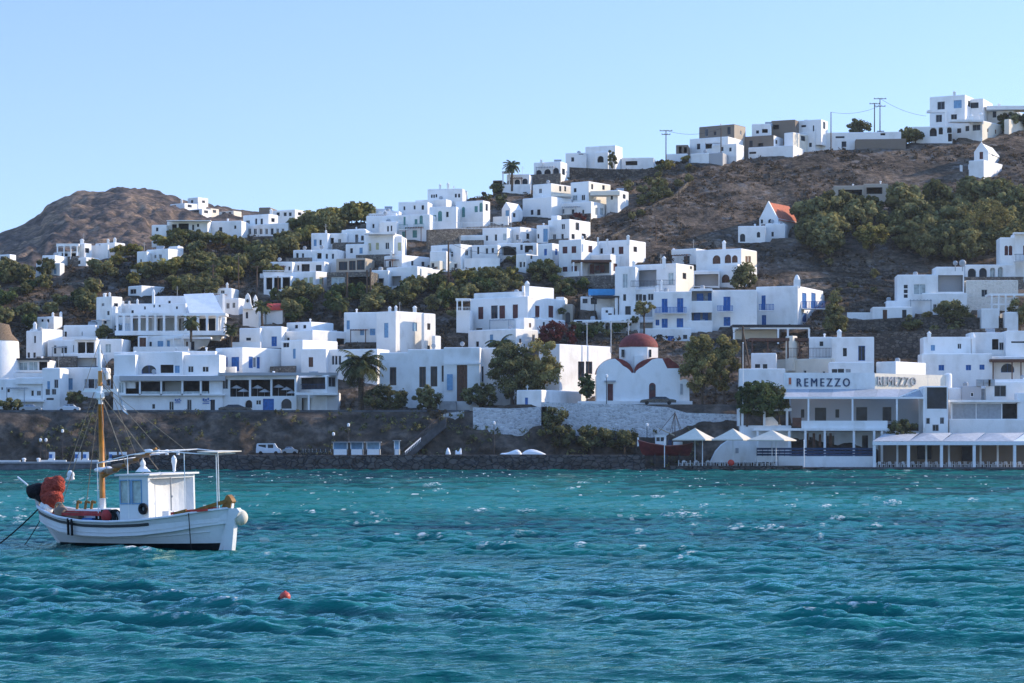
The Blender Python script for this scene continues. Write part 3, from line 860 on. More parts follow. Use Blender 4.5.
    def railing(s, x0, x1, yt, yb, dY=-1.6, mat='blue', n=None, floor=True, dep=1.2, name='balcony', fmat='white'):
        Y = s.Y + dY
        p0, p1 = at(s.X(x0), s.Yp(yb), Y), at(s.X(x1), s.Yp(yb), Y); h = zof(s.Yp(yt), Y) - p0.z
        L = p1.x - p0.x; mb = MB(); n = n or max(3, int(L / 0.28))
        s.ensure(p0)
        fl = None
        if floor:
            m2 = MB(); m2.box((p0.x - .05, p0.y - .05, p0.z - .16), (L + .1, 0, 0), (0, dep + .3, 0), (0, 0, .16)); fl = s.part(m2, name, fmat)
        mb.box((p0.x, p0.y, p0.z + h - .08), (L, 0, 0), (0, .08, 0), (0, 0, .08))
        mb.box((p0.x, p0.y, p0.z + .05), (L, 0, 0), (0, .06, 0), (0, 0, .06))
        for i in range(n + 1):
            bw = .12 if mat == 'blue' else .05
            mb.box((p0.x + (L - bw) * i / n, p0.y + .01, p0.z), (bw, 0, 0), (0, .05, 0), (0, 0, h - .04))
        if floor:
            for xx in (p0.x, p1.x - .06):
                mb.box((xx, p0.y + .09, p0.z + h - .08), (.06, 0, 0), (0, dep, 0), (0, 0, .08))
        return s.part(mb, 'railing', mat, fl)

def free_wall(tile, name, label, pts, mat='white', thick=0.4, Y=None, cat='wall', skirt=1.5, cap=0.0, group=None):
    """pts: (x, ytop, ybase[, Y]) in tile pixels; a wall following the ground"""
    ox, oy, k = TILE[tile]; mb = MB(); prev = None; ring = []
    for p in pts:
        px, yt, yb = ox + p[0] / k, oy + p[1] / k, oy + p[2] / k
        yy = p[3] if len(p) > 3 else (Y if Y else ground_Y(px, yb))
        ring.append((at(px, yb, yy) - Vector((0, 0, skirt)), zof(yt, yy)))
    for (a, za), (b, zb) in zip(ring, ring[1:]):
        d = (b - a); n = Vector((-d.y, d.x, 0)).normalized() * thick
        if n.y < 0: n = -n
        A0, B0 = a, b; A1, B1 = a + n, b + n
        up = lambda v, z: Vector((v.x, v.y, z))
        mb.quad(A0, B0, up(B0, zb), up(A0, za)); mb.quad(B1, A1, up(A1, za), up(B1, zb))
        mb.quad(up(A0, za), up(B0, zb), up(B1, zb), up(A1, za))
        mb.quad(A0, up(A0, za), up(A1, za), A1); mb.quad(B0, B1, up(B1, zb), up(B0, zb))
    o = mb.build(name, mat, None, ring[0][0])
    return tag(o, label, cat, group)
# ================================================================== HOUSES: left half
# ---- far ridge at the left, on the rocky hill
h = House('A', 'house', 'sunlit white villa highest up the right flank of the bare rocky hill', Y=far_Y(183, 211))
h.block(830, 900, 962, 112, 150, [('L', 845, 122, 858, 134, 'd'), ('R', 915, 120, 935, 134, 'd')], th=42)
h.chimney(886, 92, 114, 9)
h = House('A', 'house', 'small pale block on the skyline of the rocky hill, beside the sunlit villa', Y=far_Y(198, 206))
h.block(915, 965, 1015, 84, 122, [('L', 930, 98, 942, 112, 'd'), ('R', 985, 100, 1000, 112, 'd')], th=40)
h = House('A', 'house', 'long low villa with shaded verandas just under the sunlit hill villa', Y=far_Y(195, 214))
h.block(868, 985, 1030, 140, 168, [('L', 885, 147, 915, 163, 'o'), ('L', 930, 147, 970, 163, 'o'), ('R', 995, 148, 1015, 162, 'd')], th=35)
h = House('B', 'house', 'cream villa with stepped terraces below the rocky hill skyline', Y=far_Y(210, 215))
h.block(95, 150, 190, 138, 172, [('L', 108, 148, 120, 162, 'd'), ('L', 128, 148, 140, 162, 'd'), ('R', 160, 146, 176, 160, 'd')], th=38, mat='cream')
h.block(40, 90, 128, 112, 142, [('L', 52, 120, 62, 134, 'd')], th=38, dY=6)
h = House('B', 'house', 'low earth coloured house on the tawny slope right of the rocky hill', Y=far_Y(230, 215))
h.block(190, 262, 300, 150, 172, [('L', 205, 156, 222, 170, 'd'), ('L', 236, 156, 250, 170, 'd')], th=35, mat='cream')
# ---- long low houses on the ridge
h = House('A', 'house', 'long low white house with dark verandas on the ridge below the rocky hill', Y=plane_Y(240))
h.block(740, 812, 820, 218, 262, [('L', 760, 232, 772, 250, 'd')], th=12)
h.block(815, 1012, 1022, 200, 264, [('L', 838, 216, 862, 244, 'o'), ('L', 870, 212, 920, 244, 'o'), ('L', 934, 216, 948, 246, 'w'), ('L', 958, 212, 972, 230, 'w')], th=8, dY=1)
h.slab(812, 1026, 196, 200, dY=-.4, dep=2.5)
h = House('B', 'house', 'white villa of two storeys with a sunlit end wall on the ridge skyline', Y=plane_Y(235))
h.block(155, 300, 312, 198, 266, [('L', 190, 230, 206, 262, 'd'), ('L', 262, 220, 275, 240, 'w')], th=10)
h.block(308, 432, 478, 165, 240, [('L', 320, 196, 340, 216, 'w'), ('L', 366, 188, 376, 216, 'd'), ('L', 392, 188, 404, 216, 'd'), ('R', 445, 186, 462, 205, 'd')], th=32, dY=5)
h.block(300, 528, 588, 208, 270, [('L', 330, 236, 346, 266, 'w'), ('L', 358, 236, 374, 266, 'w'), ('L', 386, 236, 402, 266, 'w'), ('L', 414, 236, 428, 266, 'w'), ('L', 442, 236, 456, 266, 'd'), ('L', 468, 236, 482, 266, 'w'), ('L', 494, 236, 508, 266, 'w'), ('R', 545, 226, 565, 246, 'd')], th=30, dY=0)
h.chimney(444, 140, 166, 12, dY=7)
h = House('B', 'house', 'white house half hidden by trees behind the skyline villa', Y=plane_Y(222) + 10)
h.block(445, 560, 610, 143, 190, [('L', 470, 158, 486, 176, 'd'), ('L', 505, 158, 520, 176, 'd'), ('L', 530, 158, 544, 176, 'd'), ('R', 575, 158, 592, 172, 'd')], th=32)
h.block(385, 440, 447, 133, 190, [], th=10, mat='brown_plaster', dY=3)
# ---- left slope
h = House('A', 'house', 'tiny white flat roofed house at the left edge of the hillside')
h.block(-40, 48, 78, 362, 394, [('L', 2, 372, 16, 388, 'd'), ('L', 28, 372, 38, 386, 'w')], th=30)
h = House('A', 'house', 'white cubic house with a dark recessed porch and long garden wall, left slope')
h.block(176, 214, 225, 404, 466, [('L', 188, 428, 202, 456, 'bp')], th=12)
h.block(206, 268, 288, 366, 440, [], th=18, dY=3)
h.block(212, 250, 254, 404, 462, [('L', 216, 416, 248, 452, 'o')], th=8, dY=1.5)
h.block(248, 292, 314, 404, 462, [('L', 262, 432, 275, 458, 'bp')], th=25)
free_wall('A', 'garden_wall', 'long white garden wall left of the cubic house with the porch', [(52, 448, 470), (80, 462, 476), (180, 456, 472)], thick=.5)
h = House('A', 'house', 'white house with a dark pergola and a chimneyed tower end on the left slope')
h.block(380, 412, 446, 308, 392, [('R', 415, 332, 436, 355, 'd')], th=38)
h.block(284, 378, 384, 348, 392, [('L', 300, 352, 330, 372, 'o'), ('L', 340, 352, 370, 372, 'o')], th=10, dY=-.5)
h.block(364, 420, 486, 376, 418, [('L', 380, 392, 392, 410, 'd')], th=38, dY=-6)
h.slab(274, 384, 310, 322, dY=-1, dep=4, name='canopy')
h.posts([280, 312, 345, 376], 322, 380, dY=-1, w=.25)
h.chimney(400, 286, 310, 16, dY=2)
h = House('A', 'house', 'low white house with two rounded chimneys on the left slope')
h.block(465, 560, 610, 304, 342, [('L', 480, 314, 490, 326, 'd'), ('L', 516, 316, 528, 332, 'd'), ('R', 580, 314, 590, 328, 'd')], th=35)
h.chimney(527, 286, 306, 10); h.chimney(560, 280, 306, 12)
h = House('A', 'house', 'broad white villa with sunlit gable tower amid trees on the left slope')
h.block(668, 716, 722, 348, 438, [('L', 682, 385, 692, 402, 'w'), ('L', 682, 416, 694, 438, 'd')], th=10)
h.block(714, 820, 868, 334, 438, [('L', 750, 364, 762, 384, 'w'), ('L', 774, 362, 788, 384, 'w'), ('L', 730, 416, 746, 438, 'w'), ('L', 756, 416, 772, 438, 'w'), ('L', 790, 416, 806, 438, 'w')], th=34)
h.block(822, 866, 894, 322, 384, [], th=34, dY=4)
h.block(800, 868, 976, 382, 440, [('L', 812, 408, 828, 436, 'o'), ('L', 840, 408, 856, 436, 'o')], th=40, dY=-2)
h.chimney(872, 318, 336, 12, dY=5)
h = House('A', 'house', 'flat white bungalow with one dark window behind the arcaded villa')
h.block(625, 690, 804, 514, 562, [('L', 634, 532, 664, 556, 'wd')], th=48)
h = House('F', 'house', 'small white house with tall chimneys peeping over trees at the lower left')
h.block(182, 262, 304, 226, 276, [('L', 200, 240, 212, 256, 'd'), ('L', 228, 240, 240, 256, 'd')], th=32)
h.chimney(258, 205, 230, 10); h.chimney(297, 202, 230, 12, dY=3)
# ---- lower left cluster
h = House('F', 'house', 'white weathered corner house at the left edge of the arcaded villa')
h.block(470, 545, 596, 128, 305, [('L', 494, 160, 508, 178, 'w'), ('L', 522, 200, 534, 220, 'd'), ('L', 505, 246, 520, 262, 'd'), ('R', 556, 162, 576, 178, 'd')], th=38, mat='old')
h.chimney(508, 112, 130, 10); h.chimney(535, 108, 130, 10)
h = House('F', 'villa', 'grand white villa with a columned arcade and a sunlit awning roof', cat='villa')
h.block(596, 905, 925, 162, 235, [('L', 700, 176, 712, 194, 'w'), ('L', 746, 166, 756, 184, 'w'), ('L', 772, 164, 784, 182, 'w'), ('L', 856, 176, 868, 192, 'w'), ('L', 640, 196, 652, 210, 'd')], th=8, Y=ground_Y(150, 340) + 5)
h.block(596, 1075, 1100, 214, 330, [('L', 640, 236, 740, 296, 'o', 3), ('L', 768, 236, 848, 296, 'o', 3), ('L', 872, 236, 960, 296, 'o', 3), ('L', 970, 236, 1050, 296, 'o', 3)], th=5, dY=-4)
h.slab(560, 1100, 210, 222, dY=-9, dep=5)
h.posts([572, 605, 642, 680, 718, 758, 800, 858, 905, 965, 1010, 1060], 222, 300, dY=-9, w=.45, name='column')
h.slab(560, 1100, 296, 318, dY=-9.4, dep=6, name='terrace')
h.railing(570, 650, 262, 296, dY=-9.2, mat='paleblue', floor=False)
for k in (600, 630, 670): h.chimney(k, 140 if k > 660 else 150, 165, 9)
h.chimney(748, 92, 150, 12)
h.block(745, 925, 940, 126, 200, [('L', 772, 166, 784, 184, 'w'), ('L', 856, 176, 868, 192, 'w'), ('L', 820, 150, 832, 168, 'd')], th=8, dY=6.5)
# sloping sunlit awning (real sheet) at the right end
mb = MB(); o_ = h.Y - 8
pts = [h.at(895, 118, -2), h.at(1040, 112, -2), h.at(1092, 214, -9), h.at(925, 214, -9)]
mb.quad(*pts); h.part(mb, 'awning', 'white_canvas')
h.block(930, 1085, 1098, 118, 214, [], th=60, dY=-1.5)
h = House('F', 'house', 'stepped white house with a tall chimney at the left of the shore cluster')
h.block(145, 205, 305, 286, 420, [('L', 164, 318, 176, 358, 'd'), ('L', 132, 400, 142, 425, 'd')], th=52)
h.block(128, 206, 212, 296, 440, [('L', 134, 402, 146, 428, 'd'), ('L', 162, 402, 174, 428, 'd'), ('L', 164, 320, 176, 358, 'w')], th=8, dY=-2)
h.chimney(170, 252, 290, 14)
h = House('F', 'house', 'white flat roofed block with one slim window standing behind the balcony terraces')
h.block(310, 466, 472, 268, 345, [('L', 314, 300, 326, 330, 'd'), ('L', 398, 300, 402, 320, 'd')], th=8)
h = House('F', 'house', 'white house with a sunlit loggia of doors in the lower left cluster')
h.block(232, 362, 372, 340, 438, [('L', 260, 366, 276, 410, 'w'), ('L', 298, 370, 328, 408, 'w'), ('L', 356, 366, 364, 400, 'd')], th=8)
h.block(362, 466, 474, 338, 432, [('L', 378, 352, 416, 408, 'o', 1.6), ('L', 420, 352, 458, 408, 'o', 1.6)], th=10, dY=-1)
h.slab(358, 470, 330, 340, dY=-1.8, dep=2)
h = House('F', 'house', 'white house with a single broad shuttered window left of the arched restaurant')
h.block(468, 594, 602, 336, 430, [('L', 512, 360, 542, 404, 'wp')], th=8)
h = House('F', 'house', 'white terrace house with glazed balconies behind the round tower')
h.block(84, 232, 240, 438, 530, [('L', 92, 450, 134, 490, 'wp'), ('L', 140, 446, 184, 492, 'wp'), ('L', 190, 446, 236, 490, 'o', 1.5)], th=5)
h.slab(80, 250, 430, 438, dY=-1, dep=2.5, mat='dark'); h.slab(80, 250, 488, 500, dY=-1.2, dep=2.2)
h = House('F', 'house', 'white house with a deep shaded veranda above tall blue grey doors')
h.block(296, 480, 552, 405, 500, [('L', 356, 428, 470, 478, 'o', 2.5)], th=10, dY=3)
h.block(294, 478, 552, 474, 612, [('L', 300, 528, 318, 584, 'wd'), ('L', 332, 528, 354, 584, 'bp'), ('L', 412, 532, 428, 576, 'x'), ('L', 430, 532, 460, 576, 'd'), ('L', 462, 532, 478, 576, 'x'), ('R', 520, 530, 540, 565, 'wd')], th=14, dY=-1)
h.railing(385, 478, 470, 498, dY=-1.8, mat='darkblue', floor=False)
h.block(232, 296, 300, 408, 500, [], th=5, dY=4)
h = House('F', 'house', 'narrow white stair house with small paired windows and railed balconies near the road')
h.block(206, 292, 298, 478, 655, [('L', 230, 542, 244, 580, 'bp'), ('L', 264, 534, 284, 576, 'wd'), ('L', 222, 580, 244, 610, 'wd'), ('L', 252, 580, 274, 608, 'wd'), ('L', 226, 624, 262, 634, 'd')], th=5, Y=452.5)
h.block(218, 288, 292, 476, 512, [('L', 224, 484, 246, 508, 'o', .6), ('L', 254, 484, 282, 508, 'o', .6)], th=5, dY=.8)
h = House('F', 'house', 'long low white house with two small windows beneath the round tower')
h.block(-60, 204, 212, 530, 640, [('L', 150, 586, 166, 616, 'w'), ('L', 178, 588, 200, 614, 'w'), ('L', 36, 580, 48, 596, 'd'), ('L', 6, 572, 14, 584, 'd')], th=4, Y=453)
h.block(78, 206, 214, 524, 548, [], th=5, dY=-.6, skirt=.3)
h.slab(-60, 214, 632, 642, dY=-1.0, dep=1.2)
# round tower (old windmill) cut by the left edge of the picture
tY = ground_Y(0, 378)
p = at(-2, 380, tY); rt = root('windmill', 'stout round white tower with a brown thatched cone at the left edge', 'windmill', p)
mb = MB(); k = tY / F; r = 22 * k
mb.lathe(p, [(r * 1.04, -3), (r, 0), (r * .97, 3), (r * .93, zof(341, tY) - p.z - .3), (r * .9, zof(341, tY) - p.z)], 32)
mb.build('wall', 'white', rt, p, True)
mb = MB(); z0 = zof(341, tY) - p.z
mb.lathe(p, [(r * .93, z0), (r * .62, z0 + 1.4), (r * .5, z0 + 3.2), (.05, z0 + 3.6)], 32); mb.build('roof', 'thatch', rt, p, True)
# ---- shore restaurant row along the upper road
h = House('F', 'restaurant', 'white restaurant with three blue arches and a long open glazed dining gallery', cat='restaurant', Y=453)
h.block(552, 1085, 1098, 512, 700, [('L', 612, 546, 678, 604, 'o', 3), ('L', 686, 544, 782, 604, 'o', 3), ('L', 790, 542, 884, 604, 'o', 3), ('L', 894, 540, 974, 602, 'o', 3), ('L', 984, 540, 1020, 602, 'o', 3),
        ('L', 824, 640, 848, 684, 'aw'), ('L', 912, 632, 934, 684, 'wd'), ('L', 742, 654, 756, 676, 'd'), ('L', 1026, 632, 1048, 684, 'D'), ('L', 578, 548, 604, 600, 'wp')], th=2)
h.block(556, 890, 904, 398, 520, [('L', 566, 474, 594, 512, 'awb'), ('L', 614, 470, 646, 508, 'awb'), ('L', 690, 464, 762, 506, 'awb'), ('L', 782, 462, 846, 502, 'o', 2), ('L', 852, 466, 876, 502, 'bp')], th=6, dY=3)
h.block(556, 660, 670, 412, 500, [], th=5, dY=1.0)
h.block(890, 1070, 1080, 412, 508, [('L', 916, 468, 944, 500, 'w'), ('L', 986, 470, 1018, 498, 'w')], th=5, dY=3.4)
h.slab(582, 1098, 516, 540, dY=-.8, dep=2.5, name='canopy', mat='grey_plaster')
h.slab(582, 1098, 604, 612, dY=-.5, dep=1.0, name='sill')
h.posts([682, 786, 889, 979], 540, 606, dY=-.35, w=.3, name='column')
mb = MB(); q = h.at(690, 604, .2); q2 = h.at(1016, 592, .2); mb.quad(q, (q2.x, q.y, q.z), q2, (q.x, q.y, q2.z)); h.part(mb, 'glass_rail', M['paleglass'])
for (xa, ya, sc) in ((852, 628, 1), (988, 626, 1.25)):      # painted blue emblems, not legible
    mb = MB()
    for i, (dx, dy, ww, hh) in enumerate(((0, 0, 7, 10), (9, 3, 8, 6), (19, -2, 6, 9), (4, 12, 22, 3), (0, 18, 26, 3), (27, 6, 5, 5))):
        a_ = h.at(xa + dx * sc, ya + (dy + hh) * sc, -.03); b_ = h.at(xa + (dx + ww) * sc, ya + dy * sc, -.03)
        mb.quad(a_, (b_.x, a_.y, a_.z), b_, (a_.x, a_.y, b_.z))
    h.part(mb, 'painted_emblem', 'blue')
h = House('G', 'restaurant', 'white taverna with pale parasols inside its gallery and a blue street door', cat='restaurant', Y=453)
h.block(188, 568, 572, 512, 692, [('L', 204, 532, 234, 580, 'wd'), ('L', 244, 536, 336, 618, 'o', 4), ('L', 346, 534, 440, 616, 'o', 4), ('L', 450, 532, 558, 614, 'o', 4), ('L', 404, 628, 458, 690, 'B'), ('L', 494, 628, 544, 676, 'ad'), ('L', 370, 634, 396, 658, 'w'), ('L', 318, 634, 352, 690, 'ao', 1)], th=2)
h.block(566, 716, 770, 512, 606, [('L', 586, 524, 708, 582, 'o', 2), ('R', 724, 522, 760, 570, 'wd')], th=40, dY=-1.5)
h.block(566, 740, 768, 596, 692, [('L', 592, 624, 626, 684, 'o', 2), ('L', 632, 624, 668, 684, 'o', 2), ('L', 690, 630, 722, 684, 'd')], th=12, dY=0)
h.slab(562, 770, 598, 610, dY=-3.4, dep=3.5, name='balcony'); h.posts([628], 610, 690, dY=-3.2, w=.35)
h.slab(186, 770, 500, 514, dY=-.8, dep=1.2, name='cornice', mat='grey_plaster')
h.railing(588, 708, 556, 582, dY=-1.6, mat='darkblue', floor=False)
def small_parasol(h, x, y, w, dY):
    mb = MB(); p = h.at(x, y, dY); r = w / h.k * (h.Y + dY) / F
    mb.lathe(p, [(.03, -2.4), (.03, 0), (r, -.45), (r * .55, -.12), (.02, .2)], 8)
    o = mb.build('parasol', 'white_canvas', None, p); return o
for i, (x, y) in enumerate(((275, 566), (310, 582), (378, 566), (412, 584), (480, 562), (520, 574), (545, 590))):
    o = small_parasol(h, x, y, 30, 2.0)
    tag(o, 'closed-in pale parasol seen through the open gallery of the taverna', 'parasol', 'parasols inside the taverna gallery')
# ---- second layer behind the restaurants
h = House('G', 'house', 'plain white house with two small square windows above the dining gallery')
h.block(-30, 172, 178, 395, 505, [('L', 36, 470, 66, 500, 'w'), ('L', 108, 470, 140, 498, 'w')], th=3, Y=ground_Y(200, 385) )
h = House('G', 'house', 'white house with two blue doors and blue window shutters on its sunlit side')
h.block(174, 304, 494, 376, 500, [('L', 190, 426, 232, 494, 'B'), ('L', 250, 424, 288, 494, 'B'), ('R', 335, 422, 356, 478, 'b'), ('R', 358, 426, 372, 476, 'w'), ('R', 374, 424, 390, 480, 'b')], th=44, Y=ground_Y(240, 385))
h = House('G', 'house', 'tall white corner house with a bright narrow door on its sunlit side')
h.block(494, 598, 768, 340, 495, [('L', 502, 354, 532, 378, 'wd'), ('L', 550, 384, 564, 432, 'bp'), ('R', 646, 386, 668, 440, 'D'), ('R', 646, 440, 668, 486, 'N')], th=44, Y=ground_Y(305, 378))
h = House('G', 'house', 'white house with a row of three slit windows left of the big palm')
h.block(708, 962, 1000, 384, 500, [('L', 740, 418, 752, 462, 'wd'), ('L', 755, 418, 768, 462, 'wd'), ('L', 772, 418, 786, 462, 'wd'), ('L', 816, 414, 828, 448, 'bp')], th=20, Y=ground_Y(360, 380), dY=-2)
h.block(590, 712, 716, 384, 500, [], th=10, dY=1)
h = House('G', 'house', 'small sunlit white house with a dark door just below the arcaded villa')
h.block(-60, 20, 145, 312, 395, [('R', 54, 348, 72, 390, 'd'), ('L', -40, 330, -20, 350, 'd'), ('R', 30, 350, 40, 388, 'N')], th=48)
h.slab(10, 150, 326, 336, dY=-2, dep=2.5)
h = House('F', 'house', 'low white house with blue windows below the arcade terrace')
h.block(700, 905, 925, 318, 392, [('L', 768, 346, 796, 388, 'bp'), ('L', 814, 344, 828, 386, 'bp'), ('L', 722, 350, 740, 372, 'd')], th=8)
h.block(672, 716, 724, 322, 392, [('L', 680, 330, 712, 380, 'N')], th=6, dY=-1)
h = House('G', 'house', 'small white house with one blue door under the bell church')
h.block(290, 390, 398, 282, 378, [('L', 322, 330, 346, 344, 'd')], th=14)
h.block(388, 496, 502, 274, 378, [('L', 446, 324, 472, 372, 'B')], th=8, dY=1)
h = House('G', 'house', 'white house with a rounded sunlit terrace parapet and a dark veranda slot')
h.block(500, 646, 870, 292, 385, [('R', 764, 334, 818, 368, 'o', 2), ('L', 520, 330, 534, 350, 'd')], th=48)
h.block(520, 640, 748, 252, 310, [('L', 560, 268, 575, 285, 'd'), ('L', 600, 268, 615, 285, 'd')], th=35, dY=6)
h = House('G', 'house', 'white house with a narrow window tucked among trees behind the bell church')
h.block(120, 252, 262, 88, 180, [('L', 198, 98, 218, 116, 'w'), ('L', 150, 112, 164, 130, 'd')], th=8, dY=3)
h.block(122, 286, 312, 136, 212, [('L', 224, 160, 242, 190, 'w'), ('L', 254, 158, 270, 186, 'w'), ('L', 160, 160, 174, 186, 'd')], th=14)
h.chimney(230, 60, 90, 10)
# bell church with a red barrel roof
h = House('G', 'church', 'small white church with a bell gable and a red barrel roof', cat='church')
h.block(306, 384, 392, 190, 262, [('L', 320, 204, 332, 236, 'ad')], th=14)
h.block(420, 500, 512, 196, 262, [], th=25, dY=2)
P = h.at(330, 190); k = h.Y / (F * h.k); mb = MB()
prof = [(-26, 0), (26, 0), (22, 14), (16, 24), (13, 50), (9, 66), (0, 78), (-9, 66), (-13, 50), (-16, 24), (-22, 14)]
fr = [Vector((P.x + a * k, P.y - .2, P.z + b * k)) for a, b in prof]; bk = [v + Vector((0, 1.2, 0)) for v in fr]
mb.poly(fr); mb.poly(list(reversed(bk)))
for i in range(len(fr)): mb.quad(fr[i], fr[(i + 1) % len(fr)], bk[(i + 1) % len(fr)], bk[i])
h.part(mb, 'bell_gable', 'white')
mb = MB(); mb.sphere((P.x, P.y - .25, P.z + 40 * k), .3, .3, .35); h.part(mb, 'bell', 'dark')
mb = MB(); P = h.at(420, 196, 2); q = h.at(505, 196, 2)
n = 10
for i in range(n):
    a0, a1 = PI * i / n, PI * (i + 1) / n
    f_ = lambda a, x: Vector((x, P.y + 2.5 - 2.5 * math.cos(a), P.z + 1.55 * math.sin(a)))
    mb.quad(f_(a0, P.x), f_(a0, q.x), f_(a1, q.x), f_(a1, P.x))
mb.poly([f_(PI * i / n, q.x) for i in range(n + 1)]); mb.poly([f_(PI * i / n, P.x) for i in reversed(range(n + 1))])
h.part(mb, 'barrel_roof', 'bright_red', smooth=False)
h.chimney(368, 120, 192, 16)
# ---- terraces of white houses climbing the middle of the picture
h = House('B', 'house', 'white stepped house with blue framed windows at the top left of the hotel terraces')
h.block(640, 720, 728, 258, 345, [('L', 652, 290, 666, 322, 'bp'), ('L', 678, 290, 692, 320, 'w')], th=10)
h.block(718, 812, 830, 258, 350, [('L', 732, 282, 750, 312, 'o', 1.2), ('L', 770, 286, 786, 318, 'w')], th=14, dY=1.5)
h.block(808, 892, 900, 238, 300, [('L', 830, 262, 842, 290, 'w'), ('L', 860, 262, 872, 290, 'w')], th=14, dY=8)
h.chimney(712, 244, 262, 9); h.chimney(860, 228, 242, 8, dY=9)
h = House('B', 'house', 'white hotel wing with a row of small doors in the middle of the terraces')
h.block(552, 640, 652, 340, 400, [('L', 566, 356, 578, 380, 'd'), ('L', 592, 356, 606, 380, 'w')], th=12)
h.block(640, 768, 790, 338, 402, [('L', 668, 356, 690, 386, 'o', 1.4), ('L', 708, 358, 722, 388, 'w'), ('L', 738, 358, 752, 388, 'w')], th=14, dY=-1)
h.railing(640, 770, 384, 400, dY=-1.7, mat='white_paint', floor=False)
h = House('B', 'house', 'white hotel house with pale yellow shutters on its lower floor')
h.block(430, 548, 556, 398, 478, [('L', 458, 422, 476, 446, 'aw'), ('L', 496, 420, 510, 444, 'd'), ('L', 526, 420, 540, 446, 'w')], th=8, dY=2)
h.block(544, 704, 722, 396, 460, [('L', 570, 414, 582, 444, 'w'), ('L', 592, 410, 632, 446, 'o', 1), ('L', 662, 414, 690, 444, 'd')], th=12, dY=1.5)
h.block(545, 662, 726, 444, 535, [('L', 558, 478, 580, 516, 'y'), ('L', 602, 476, 622, 512, 'y'), ('L', 630, 474, 648, 510, 'y'), ('R', 680, 474, 700, 508, 'y')], th=35, dY=-2)
h.block(408, 540, 548, 466, 545, [('L', 420, 476, 450, 534, 'o', 2), ('L', 458, 476, 492, 534, 'o', 2), ('L', 500, 474, 536, 534, 'o', 2)], th=8, dY=-1)
h.slab(404, 546, 448, 468, dY=-3.2, dep=3, name='terrace'); h.posts([412, 452, 498, 540], 468, 536, dY=-3, w=.28)
h.railing(404, 546, 440, 452, dY=-3.2, mat='white_paint', floor=False)
h = House('B', 'house', 'white house with three yellowish windows at the upper right of the hotel terraces')
h.block(900, 1040, 1062, 258, 385, [('L', 918, 308, 932, 346, 'y'), ('L', 954, 306, 970, 340, 'y'), ('L', 1000, 304, 1020, 338, 'w')], th=16)
h.slab(898, 1050, 256, 264, dY=-1.2, dep=2)
h = House('B', 'house', 'dark stone house with a timber framed glass gallery under the hotel terraces')
h.block(762, 904, 930, 380, 450, [('L', 774, 398, 816, 440, 'wn'), ('L', 824, 394, 856, 440, 'wn'), ('L', 862, 390, 900, 438, 'wn')], th=16, mat='tan')
h.block(716, 932, 950, 446, 565, [('L', 738, 474, 802, 512, 'wp'), ('L', 822, 472, 930, 532, 'o', 3)], th=12, mat='stone', dY=-2)
h.slab(812, 940, 460, 470, dY=-3.6, dep=3, mat='white'); h.posts([822, 872, 930], 470, 540, dY=-3.5, w=.25)
h.slab(730, 812, 466, 474, dY=-2.6, dep=1.2); h.posts([738, 802], 474, 560, dY=-2.5, w=.25)
h = House('C', 'house', 'white corner house at the left top of the big terraced hotel')
h.block(34, 176, 190, 356, 425, [('L', 60, 378, 80, 402, 'd'), ('L', 110, 376, 122, 404, 'w'), ('L', 140, 376, 156, 404, 'w')], th=10)
h.block(50, 145, 152, 334, 365, [], th=8, dY=6)
h.block(-10, 24, 36, 432, 500, [('L', 0, 452, 12, 478, 'w')], th=10, dY=-4)
h.block(98, 180, 188, 396, 480, [('L', 130, 418, 142, 448, 'w'), ('L', 148, 416, 158, 446, 'w')], th=10, dY=-5)
h = House('C', 'hotel', 'long white hotel with green arched shutters and small green balconies', cat='hotel')
h.block(184, 340, 352, 362, 482, [('L', 212, 374, 222, 416, 'g'), ('L', 266, 386, 280, 412, 'g'), ('L', 290, 368, 306, 408, 'ag'), ('L', 205, 446, 220, 476, 'g'), ('L', 256, 440, 278, 476, 'g')], th=14)
h.block(338, 470, 480, 324, 420, [('L', 352, 366, 372, 392, 'g'), ('L', 380, 346, 400, 396, 'ag'), ('L', 420, 350, 432, 376, 'd')], th=10, dY=4)
h.block(466, 600, 634, 294, 400, [('L', 470, 344, 490, 372, 'g'), ('L', 496, 326, 512, 376, 'ag'), ('L', 558, 322, 574, 352, 'g'), ('L', 582, 306, 598, 350, 'ag'), ('R', 612, 312, 624, 345, 'd')], th=26, dY=7)
h.railing(190, 232, 412, 436, dY=-1.2, mat='green'); h.railing(262, 312, 408, 424, dY=-1.0, mat='green', floor=False)
h.block(188, 330, 340, 300, 368, [('L', 210, 322, 222, 344, 'w'), ('L', 260, 318, 272, 340, 'w'), ('L', 300, 318, 312, 340, 'd')], th=10, dY=13)
h = House('C', 'house', 'white house with two chimneys and dark triple windows crowning the hotel terraces', Y=ridge_Y(445) - 2)
h.block(330, 500, 516, 236, 302, [('L', 346, 266, 354, 282, 'd'), ('L', 357, 266, 365, 282, 'd'), ('L', 368, 264, 376, 280, 'd'), ('L', 462, 262, 472, 280, 'd'), ('L', 478, 262, 488, 280, 'd')], th=10)
h.block(270, 420, 440, 288, 330, [('L', 320, 300, 330, 314, 'd')], th=20, dY=-4)
h.chimney(391, 212, 240, 10); h.chimney(430, 206, 238, 12)
h = House('C', 'house', 'white low wing with small dark doors under the long green shuttered hotel')
h.block(20, 204, 216, 468, 572, [('L', 42, 500, 54, 540, 'w'), ('L', 78, 500, 92, 536, 'w'), ('L', 122, 500, 142, 532, 'wd'), ('L', 184, 500, 200, 540, 'y')], th=8)
h.slab(40, 156, 452, 462, dY=-1, dep=2, mat='grey_paint')
h = House('C', 'house', 'white house with a sunlit gable and flat terrace left of the tall dark pole')
